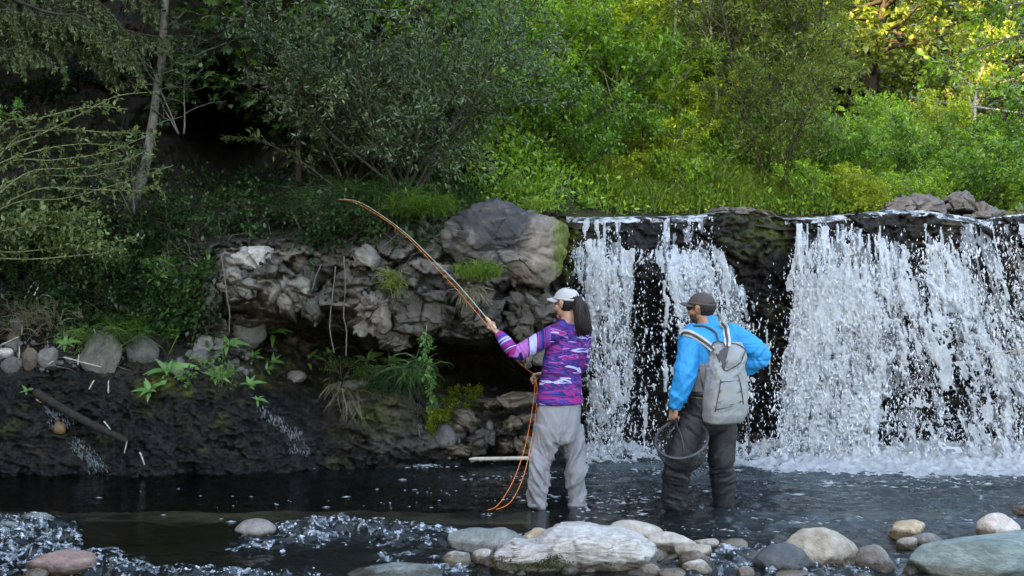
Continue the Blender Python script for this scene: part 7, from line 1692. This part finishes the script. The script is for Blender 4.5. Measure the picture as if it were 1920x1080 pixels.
for px, py, s, r_, lb in ((212, 530, .8, .4, 'fresh green herb in front of the lush bramble'), (140, 650, .45, 1.6, 'fresh green herb left of the fissured boulder'), (420, 715, .35, 2.7, 'small fresh herb spilling over the dark slope'), (300, 520, .5, 3.8, 'fresh green herb on the ledge left of the white block'), (690, 720, .5, .5, 'dark fresh herb beside the hanging grass'), (640, 700, .45, 1.5, 'little herb under the hanging roots')):
    p = cliff_pt(px, py); plant('herb', 'herb', lb, 'plant', p + [0, -.03, -.05], s, r_, 'herbs on the left bank')
# rosettes with broad single leaves, each leaf a part
def leaf_blade(seed):
    g = np.random.default_rng(seed); n = 9; u = np.linspace(0, 1, n); w = .30 * np.sin(np.pi * u ** .8) ** .9 * (1 - .15 * u); z = .10 * np.sin(np.pi * u) - .34 * u ** 2.2
    c = np.stack([u, 0 * u, z], -1); l = c + np.stack([0 * u, w * .5, .10 * w], -1); r = c - np.stack([0 * u, w * .5, -.10 * w], -1)
    v = np.stack([l, c, r], 1).reshape(-1, 3); i_ = np.arange(n * 3).reshape(n, 3)
    q = np.stack([i_[:-1, :-1], i_[1:, :-1], i_[1:, 1:], i_[:-1, 1:]], -1).reshape(-1, 4)
    return mesh_np('leaf', v, q, True, dict(tint=np.full(n * 3, g.uniform(.35, .75))))
BL = [leaf_blade(s) for s in range(6)]; [b_.materials.append(LM['fresh']) for b_ in BL]
def rosette(px, py, size, seed, label, n=8, stem_h=.12):
    g = np.random.default_rng(seed); p = cliff_pt(px, py); p = p + np.array([0, -.13, .02]); root = empty('broad_leaved_plant', p - [0, -.1, stem_h], label, 'plant', 'broad-leaved plants on the left bank'); root.rotation_euler = (R(38), 0, 0); size = size * .95
    st = MB(); P = polyline(g, (0, 0, 0), (.05, -.2, 1), stem_h, 4, .1); st.tube(P, [.006, .005, .0045, .004, .003], 5); obj('stem', st.mesh('stem'), BK['green'], root)
    for i in range(n):
        o = bpy.data.objects.new('leaf', BL[int(g.integers(0, 6))]); COL.objects.link(o); o.parent = root; t = i / n
        o.location = P[-1] * (1 - .45 * (1 - t)) if i else P[-1]; a = i * 2.4 + g.normal(0, .25); s = size * g.uniform(.75, 1.15) * (1.0 - .35 * t)
        o.rotation_euler = (g.normal(0, .15), -R(g.uniform(5, 30) + 35 * t), a); o.scale = (s, s, s)
for i, (px, py, s, lb, n) in enumerate(((320, 690, .26, 'largest broad-leaved plant, spilling over the top of the dark slope', 12), (285, 722, .19, 'broad-leaved plant hanging lowest over the dark slope', 9), (432, 640, .24, 'broad-leaved plant right of the white upright block', 8), (515, 620, .25, 'broad-leaved plant standing before the dark hollow', 9), (472, 668, .15, 'small star-shaped plant below the one before the hollow', 7), (516, 672, .16, 'star-shaped plant beside the moss', 7), (500, 690, .13, 'little star-shaped plant on the moss edge', 7), (582, 664, .18, 'broad-leaved plant at the foot of the left hanging root', 7), (622, 662, .19, 'broad-leaved plant at the foot of the right hanging root', 8), (408, 700, .18, 'broad-leaved plant above the right end of the dark slope', 9), (470, 722, .15, 'lone star-shaped plant on the dark slope', 7), (486, 748, .11, 'tiny star-shaped plant lowest on the dark slope', 6), (690, 670, .20, 'dark broad-leaved plant at the left of the hanging grass', 8), (300, 520, .22, 'broad-leaved plant high on the slope beside the weathered block', 9), (130, 640, .18, 'broad-leaved plant beside the fissured boulder', 8), (54, 733, .10, 'tiny plant beside the yellowish pebble', 6), (735, 675, .2, 'dark broad-leaved plant behind the hanging grass', 8))):
    rosette(px, py, s, 800 + i, lb, n, .10 if s > .15 else .05)
# grass on the rocks and hanging grass
def tuft(name, label, px, py, w, h, n, L, mat, seed, hang=0.0, tint=.45, wd=.003):
    g = np.random.default_rng(seed); x = px + g.uniform(-w, w, n); y = py + g.uniform(-h, h, n); P, N = cliff_pts(x, y); N[N[:, 1] > 0] *= -1
    o = grass(name, label, P + N * .03, N, L, mat, seed + 1, 12, wd, .7, .02, tint, hang); 
    return o
def tuft3(name, label, P0, n, L, mat, seed, sx=.12, sz=.05, hang=0., tint=.45, N=(0, -.7, .5), per=12, w=.003, bend=.7):
    g = np.random.default_rng(seed); P = np.asarray(P0) + g.normal(0, 1, (n, 3)) * [sx, .04, sz]; o = grass(name, label, P, np.tile(nrm(np.array(N)), (n, 1)), L, mat, seed + 1, per, w, bend, .015, tint, hang); o['kind'] = 'thing'; return o
def gt(name, label, *a, **k): 
    o = tuft3(name, label, *a, **k); return tag(o, label, 'grass', 'grass tufts on the rocks', 'thing')
gt('grass_tuft', 'green grass tuft growing on the ledge under the huge boulder', at(898, 516, 10.80), 60, .15, 'grass', 901, .08, .03)
gt('grass_tuft', 'dry hanging grass below the green tuft under the huge boulder', at(885, 545, 10.72), 16, .13, 'straw', 902, .08, .02, hang=1.0, tint=.35)
gt('grass_tuft', 'wispy grass tuft on the buff block of the ledge', at(738, 530, 10.62), 22, .13, 'olive', 903, .05, .04, hang=.6)
gt('grass_tuft', 'small grass tuft at the top left of the huge boulder', at(790, 395, 11.3), 60, .22, 'grass', 904, .18, .04, tint=.25, hang=.3)
gt('grass_tuft', 'dark long grass hanging under the large willow bush', at(700, 380, 11.8), 90, .34, 'dark', 905, .30, .05, tint=.55, hang=.5)
gt('grass_tuft', 'hanging curtain of long grass under the middle of the ledge', at(770, 690, 10.85), 30, .17, 'dark', 906, .08, .06, hang=.8, tint=.75)
gt('grass_tuft', 'pale dead grass hanging left of the long grass curtain', at(665, 745, 10.85), 10, .15, 'straw', 907, .05, .05, hang=1.3, tint=.05, per=7)
gt('grass_tuft', 'wispy grass beside the pale flat stone under the ledge', at(628, 720, 10.95), 8, .14, 'straw', 908, .05, .05, hang=1.2, tint=.05, per=7)
gt('grass_tuft', 'dark grass on the mossy ledge above the trickle', at(735, 720, 10.9), 40, .17, 'dark', 909, .12, .05, hang=.6, tint=.2)
gt('grass_tuft', 'bright grass at the crest of the huge boulder', at(1000, 392, 11.75), 24, .14, 'grass', 910, .08, .02, tint=.7)
gt('grass_tuft', 'dry grass and stalks on the soil left of the lush bramble', at(60, 600, 11.35), 30, .2, 'straw', 911, .22, .08, hang=.4, tint=.35)
gt('grass_tuft', 'dead grass draped over the fissured boulder', at(196, 640, 10.85), 4, .12, 'straw', 912, .06, .03, hang=1.1, tint=.3, per=5)
gt('grass_tuft', 'dark grass hanging beside the dark round stone', at(255, 620, 11.2), 30, .18, 'grass', 913, .2, .05, hang=.8, tint=.15)
# creeper column hanging from the ledge
spray('hanging_creeper', 'green creeper hanging from the ledge to the mossy rock', 'creeper', [(800, 610, 0), (798, 640, -.02), (800, 680, -.04), (806, 720, -.04), (812, 765, 0)], 10.72, 'fresh', 'green', 205, .045, .5, 30, .10, 12, rad=.004, tint_c=.25)
# hanging roots
RG = 'hanging roots on the ledge'
for lb, pts, Y in (('left hanging root with a kink, in front of the dark hollow', [(629, 500), (623, 560), (618, 612), (622, 640), (627, 662)], 10.80), ('right hanging root, longest over the dark hollow', [(645, 480), (647, 540), (644, 590), (650, 620), (648, 668)], 10.75), ('thin root hanging down across the white block', [(414, 480), (424, 540), (430, 590), (429, 625)], 10.9), ('short root slanting over the dark blocks', [(602, 495), (592, 520), (585, 545)], 10.85)):
    m = MB(); P = spline([at(x, y, Y) for x, y in pts], 20); P = P + .006 * np.stack([vnoise(P * 14, 5), vnoise(P * 14, 6), 0 * P[:, 0]], -1); m.tube(P - P[0], .0055, 5); tag(obj('hanging_root', m.mesh('hanging_root'), BK['grey'], None, P[0]), lb, 'root', RG)
# fine roots and dead stems in the soil (past counting)
g = np.random.default_rng(95); m = MB()
for i in range(260):
    x, y = (g.uniform(-20, 250), g.uniform(480, 690)) if i < 130 else (g.uniform(250, 760), g.uniform(400, 500)); p = cliff_pt(x, y) + [0, -.06, 0]
    m.tube(polyline(g, p, nrm(g.normal(size=3) * [1, .3, 1]), g.uniform(.12, .45), 5, .22, .06), np.linspace(g.uniform(.002, .005), .0012, 6), 4, False)
tag(obj('dead_stems', m.mesh('dead_stems'), bark_mat('dead_stem', (.07, .06, .045), (.20, .17, .13))), 'tangle of dead stems and roots on the left bank', kind='stuff')
SG = 'dead sticks on the left bank'; sm = bark_mat('bleached_stick', (.30, .27, .21), (.52, .48, .40))
for i, (lb, a, b_) in enumerate((('upright bleached stick in the gravel left of the fissured boulder', (46, 560), (66, 525)), ('second bleached stick beside the upright one', (62, 556), (72, 540)), ('bent stick standing by the dark reddish stone', (40, 628), (44, 608)), ('stick lying against the pebbles at the left border', (0, 648), (40, 628)), ('thin stick leaning before the brown squarish stone', (36, 672), (38, 650)), ('white straight stick standing on the dark slope', (203, 737), (205, 713)), ('short slanting stick beside the white straight stick', (167, 730), (172, 712)), ('stick slanting over the foot of the dark slope', (262, 848), (276, 878)), ('upright stick near the log end on the dark slope', (238, 824), (239, 850)), ('stick lying across the top of the fissured boulder', (176, 618), (192, 646)), ('curved stick in front of the fissured boulder', (146, 684), (149, 665)), ('stick lying along the edge of the bank gravel', (120, 670), (185, 694)), ('small stick beside the log', (195, 790), (206, 806)), ('white stick lying at the edge of the gravel', (90, 684), (100, 676)))):
    p0 = cliff_pt(*a) + [0, -.09, .0]; p1 = cliff_pt(*b_) + [0, -.10, 0]; p1 = at(b_[0], b_[1], p0[1] - .01); p0 = at(a[0], a[1], p0[1]); m = MB(); P = polyline(np.random.default_rng(i), p0, p1 - p0, np.linalg.norm(p1 - p0), 4, .08); m.tube(P - p0, np.linspace(.0075, .005, 5), 6); tag(obj('stick', m.mesh('stick'), sm, None, p0), lb, 'stick', SG)
lg_ = MB(); P = spline([at(66, 736, 10.62), at(120, 768, 10.56), at(180, 800, 10.5), at(236, 826, 10.46)], 20); lg_.tube(P - P[0], np.linspace(.045, .030, 20) * (1 + .15 * vnoise(P * 9, 3)), 10); tag(obj('log', lg_.mesh('log'), bark_mat('wet_log', (.008, .006, .005), (.03, .024, .018)), None, P[0]), 'dark wet log lying down the slope beside the trickle', 'log')
lg_ = MB(); P = spline([at(880, 861, 10.9), at(930, 860, 10.88), at(1000, 859, 10.86)], 12); lg_.tube(P - P[0], [.010] + [.018] * 10 + [.012], 8); tag(obj('driftwood', lg_.mesh('driftwood'), sm, None, P[0]), 'pale straight driftwood branch lying at the waterline left of the woman', 'driftwood')
# leaning trunk
lt = empty('leaning_tree', cliff_pt(244, 392) + [0, -.2, -.1], 'slender bare leaning trunk in front of the shaded cliff', 'tree'); o = np.array(lt.location)
m = MB(); P = spline([o, at(262, 350, 12.2), at(280, 270, 12.3), at(292, 200, 12.35), at(305, 90, 12.5), at(312, -20, 12.6), at(318, -140, 12.7)], 40); P = P + .012 * np.stack([vnoise(P * 3, 1), vnoise(P * 3, 2), 0 * P[:, 0]], -1); m.tube(P - o, np.linspace(.055, .034, 40), 10)
for t_, d in ((16, (1, -.3, .4)), (22, (-1, -.2, .3)), (28, (1, -.3, .5))): m.tube(polyline(np.random.default_rng(t_), P[t_] - o, d, .35, 5, .1), np.linspace(.010, .003, 6), 5)
obj('trunk', m.mesh('trunk'), BK['grey'], lt)
gcr = np.random.default_rng(6); crm = MB(); PL = np.repeat(P[30:40] - o, 30, 0) + gcr.normal(0, .45, (300, 3)) + [0, 0, .5]; leaves(crm, gcr, PL, rdirs(gcr, 300), gcr.uniform(.07, .14, 300), .8, up=.8, shape='maple'); obj('crown', crm.mesh('crown', False), LM['dark'], lt)
# spruce boughs from the tree standing out of view at the upper left
def spruce_tree():
    g = np.random.default_rng(19); o = np.array([-6.0, 12.6, .6]); root = empty('spruce_tree', o, 'old spruce with drooping yellow-green boughs at the top left', 'tree')
    tr, cr = MB(), MB(); tp = np.array([o + [.0, .2, z] for z in np.linspace(0, 8, 9)]); tr.tube(tp - o, np.linspace(.16, .06, 9), 10)
    P_, A_, L_, T_ = [], [], [], []
    boughs = [((-5.9, 12.5, 5.0), [(40, 40), (130, 20), (230, 55), (310, 72)], 1.0), ((-5.9, 12.5, 4.6), [(10, 70), (70, 60), (140, 70), (190, 118)], .9), ((-5.9, 12.4, 4.4), [(0, 90), (40, 85), (80, 100)], .8), ((-5.9, 12.5, 5.4), [(60, -20), (160, -10), (220, 40), (250, 100)], 1.0), ((-5.9, 12.5, 4.9), [(60, 35), (130, 40), (180, 80), (215, 130)], 1.0), ((-5.9, 12.4, 4.9), [(80, 20), (150, 30), (200, 70), (260, 125)], .9),
              ((-5.9, 12.5, 5.2), [(20, 20), (60, 25), (100, 60), (120, 120)], .9), ((-5.9, 12.5, 5.7), [(0, -40), (100, -60), (200, -40), (290, 10)], 1.0), ((-5.9, 12.5, 5.6), [(-20, 0), (20, 20), (40, 60), (45, 110)], .9), ((-5.9, 12.9, 5.9), [(60, -90), (200, -110), (340, -80), (420, -30)], 1.)]
    for k_, (b0, pts, sc) in enumerate(boughs):
        bp = spline([np.array(b0)] + [at(x, y, 12.2 + .25 * math.sin(k_ * 2.1)) for x, y in pts], 26); tr.tube(bp - o, np.linspace(.022, .004, 26), 5)
        for i in range(3, 26):
            for sgn in range(4):
                d0 = nrm(bp[min(25, i + 1)] - bp[i - 1]); sd = np.cross(d0, [0, 0, 1.0]); q = polyline(g, bp[i], d0 * .5 + sd * g.uniform(-1, 1) + np.array([0, 0, -g.uniform(.2, 1.2)]), g.uniform(.14, .42) * sc * (1.15 - .5 * i / 26), 6, .08, .12); tr.tube(q - o, np.linspace(.004, .0015, 7), 3, False)
                n = 44; uu = g.uniform(0, 1, n) * 6; ji = np.minimum(5, uu.astype(int)); fr = (uu - ji)[:, None]; tdv = nrm(q[ji + 1] - q[ji]); P_.append(q[ji] * (1 - fr) + q[ji + 1] * fr); A_.append(nrm(tdv * .8 + rdirs(g, n) * .75)); L_.append(g.uniform(.026, .05, n)); T_.append(np.clip(.35 + .5 * uu / 6 + g.normal(0, .15, n), 0, 1))
    leaves(cr, g, np.vstack(P_) - o, np.vstack(A_), np.concatenate(L_), .27, np.concatenate(T_), up=.3)
    obj('trunk', tr.mesh('trunk'), BK['dark'], root); obj('crown', cr.mesh('crown', False), LM['spruce'], root)
spruce_tree()
# arching shrub with pale twigs at the left border
def arching_shrub():
    g = np.random.default_rng(23); base = at(-40, 560, 10.9); root = empty('arching_shrub', base, 'shrub with long arching pale twigs and small fresh leaves at the left border', 'shrub'); tr, cr = MB(), MB(); LP, LA = [], []
    arcs = [[(-60, 420), (0, 290), (80, 250), (150, 215), (220, 180), (300, 172)], [(-60, 420), (20, 268), (110, 244), (200, 248), (280, 250)], [(-60, 430), (10, 310), (100, 300), (200, 285), (290, 248)], [(-60, 440), (40, 330), (140, 315), (230, 302), (292, 272)], [(-60, 440), (30, 380), (120, 372), (220, 345), (325, 310)], [(-60, 440), (60, 358), (180, 356), (260, 358), (298, 350)], [(-60, 400), (0, 240), (60, 225), (120, 210), (180, 200), (240, 205)], [(-60, 460), (20, 430), (110, 420), (160, 392)], [(-60, 480), (40, 472), (140, 462), (220, 452), (252, 444)], [(-60, 490), (60, 486), (160, 478), (228, 470)], [(-60, 400), (-20, 320), (60, 285), (150, 270), (236, 275)], [(-60, 430), (0, 350), (80, 330), (170, 330), (240, 310)]]
    for k_, pts in enumerate(arcs):
        P = spline([base] + [at(x, y, 10.9 + .12 * math.sin(k_ * 1.7 + x / 200)) for x, y in pts], 40); tr.tube(P - base, np.linspace(.0085, .0022, 40), 6)
        for i in range(10, 40):
            if g.random() < .75:
                d = nrm(P[min(39, i + 1)] - P[i - 1]); tw = polyline(g, P[i], d * .6 + rdirs(g, 1)[0] * [1, .8, 1], g.uniform(.03, .20), 4, .15); tr.tube(tw - base, np.linspace(.003, .0012, 5), 3, False); n = g.integers(6, 13); LP.append(np.repeat(tw[1:], 3, 0)[:n] + g.normal(0, .012, (min(n, 12), 3))); LA.append(rdirs(g, len(LP[-1])) * .8 + d * .5)
    # the fuller leafy body low at the left
    for i in range(130):
        cx_ = g.uniform(-80, 190); c = at(cx_, g.uniform(385, 470) - .12 * (90 - cx_) , 10.9 + g.uniform(-.2, .4)); n = 12; LP.append(c + g.normal(0, .06, (n, 3)) * [1.4, 1, .6]); LA.append(rdirs(g, n))
    nb = sum(len(x) for x in LP[-130:])
    P = np.vstack(LP); SZ_ = g.uniform(.026, .058, len(P)); SZ_[-nb:] *= 1.25; leaves(cr, g, P - base, np.vstack(LA), SZ_, .5, np.clip(g.normal(.5, .2, len(P)), 0, 1), up=.5)
    obj('stems', tr.mesh('stems'), BK['green'], root); obj('foliage', cr.mesh('foliage', False), LM['fresh2'], root)
LM['fresh2'] = leaf_mat('pale_olive_leaf', ramp4((.05, .075, .025), (.10, .145, .05), (.17, .22, .08), (.26, .31, .13)))
arching_shrub()
spray('leafy_sprig', 'leafy sprig at the left border above the arching twigs', 'sprig', [(-70, 240, 0), (-30, 200, 0), (10, 215, 0), (40, 195, 0)], 10.8, 'fresh', 'green', 206, .06, .5, 12, .2, 8, rad=.007)
spray('willow_shoot', 'pale young shoots at the top left of the large willow bush', 'shoot', [(640, 330, 0), (600, 250, 0), (570, 190, -.1), (590, 140, -.1)], 12.0, 'fresh2', 'dark', 207, .075, .34, 16, .35, 10, rad=.010, tint_c=.4)
spray('willow_shoot', 'shoot reaching left over the hollow below the pale young shoots', 'shoot', [(640, 360, 0), (560, 300, 0), (490, 265, -.1), (430, 255, -.1)], 12.0, 'fresh2', 'dark', 208, .065, .34, 18, .28, 10, rad=.010, tint_c=.3)
spray('maple_branch', 'maple branch with large pale leaves beside the leaning trunk top', 'branch', [(480, 60, .4), (400, 90, .2), (350, 110, 0), (300, 120, 0)], 12.4, 'dark', 'grey', 209, .17, .9, 12, .4, 5, 'maple', rad=.011, up=.88, tint_c=.75)
spray('maple_branch', 'maple branch with broad leaves at the top left of the view centre', 'branch', [(760, 20, .4), (640, 20, .2), (540, 40, 0), (440, 60, 0)], 12.6, 'mid', 'grey', 210, .17, .9, 18, .6, 6, 'maple', rad=.012, up=.88, tint_c=.5)
# ------------------------------------------------------------------ little trickles on the left slope
def trickle(name, label, pts, w, seed, foot=True, dens=1.0):
    g = np.random.default_rng(seed); pts = np.array(pts, float); mb = MB(); root = None; cp = spline(pts, 60); n = int(4200 * dens); t = g.uniform(0, 59, n).astype(int); x = cp[t, 0] + g.normal(0, w, n) * np.interp(t, [0, 59], [.5, 1.3]); y = cp[t, 1] + g.normal(0, 3, n)
    k_ = vnoise(np.stack([x / 4, y / 9, 0 * x], -1), seed) > -.15; x, y = x[k_], y[k_]; P, N = cliff_pts(x, y); N[N[:, 1] > 0] *= -1; P = P + N * .02; n = len(P); s = g.lognormal(math.log(.0027), .6, n).clip(.001, .011)
    V = np.stack([g.normal(.35, .2, n) * np.sign(cp[-1, 0] - cp[0, 0] + .01), 0 * s, -np.ones(n)], -1); V = nrm(V) * (s * g.uniform(1, 3, n))[:, None]; U = nrm(np.cross(V, N)) * s[:, None] * .6; flecks(mb, P, U, V, N * s[:, None] * .4)
    return tag(obj(name, mb.mesh(name, False), M['sheet']), label, kind='structure')
trickle('trickle', 'small white trickle running down beside the wet log', [(84, 770), (112, 784), (100, 800)], 9, 301, dens=.5)
trickle('trickle', 'white spill of the trickle at the foot of the dark slope', [(136, 828), (150, 842), (166, 862), (186, 884)], 8, 302, dens=1.0)
trickle('trickle', 'thin stream sliding down the brown rock under the hollow', [(488, 764), (520, 792), (545, 812), (560, 838), (574, 846)], 8, 303, dens=.9)
trickle('trickle', 'thread of water dripping below the hanging grass', [(782, 745), (786, 790), (787, 830)], 2.2, 304, dens=.35)
mb = MB(); gg = np.random.default_rng(305)
for (px, py, n, sx) in ((190, 884, 60, .12), (250, 880, 70, .3), (420, 880, 60, .5), (786, 852, 120, .05), (60, 884, 40, .3)):
    P = at(px, py, W_Y(py)) + gg.normal(0, 1, (n, 3)) * [sx, .06, .0]; P[:, 2] = .006 + np.abs(gg.normal(0, .02 if px == 786 else .006, n)); s = gg.lognormal(math.log(.009), .5, n); rand_flecks(mb, P, s * 1.6, s, s * .3)
tag(obj('shore_foam', mb.mesh('shore_foam', False), M['foam']), 'white flecks along the foot of the dark slope', kind='stuff')
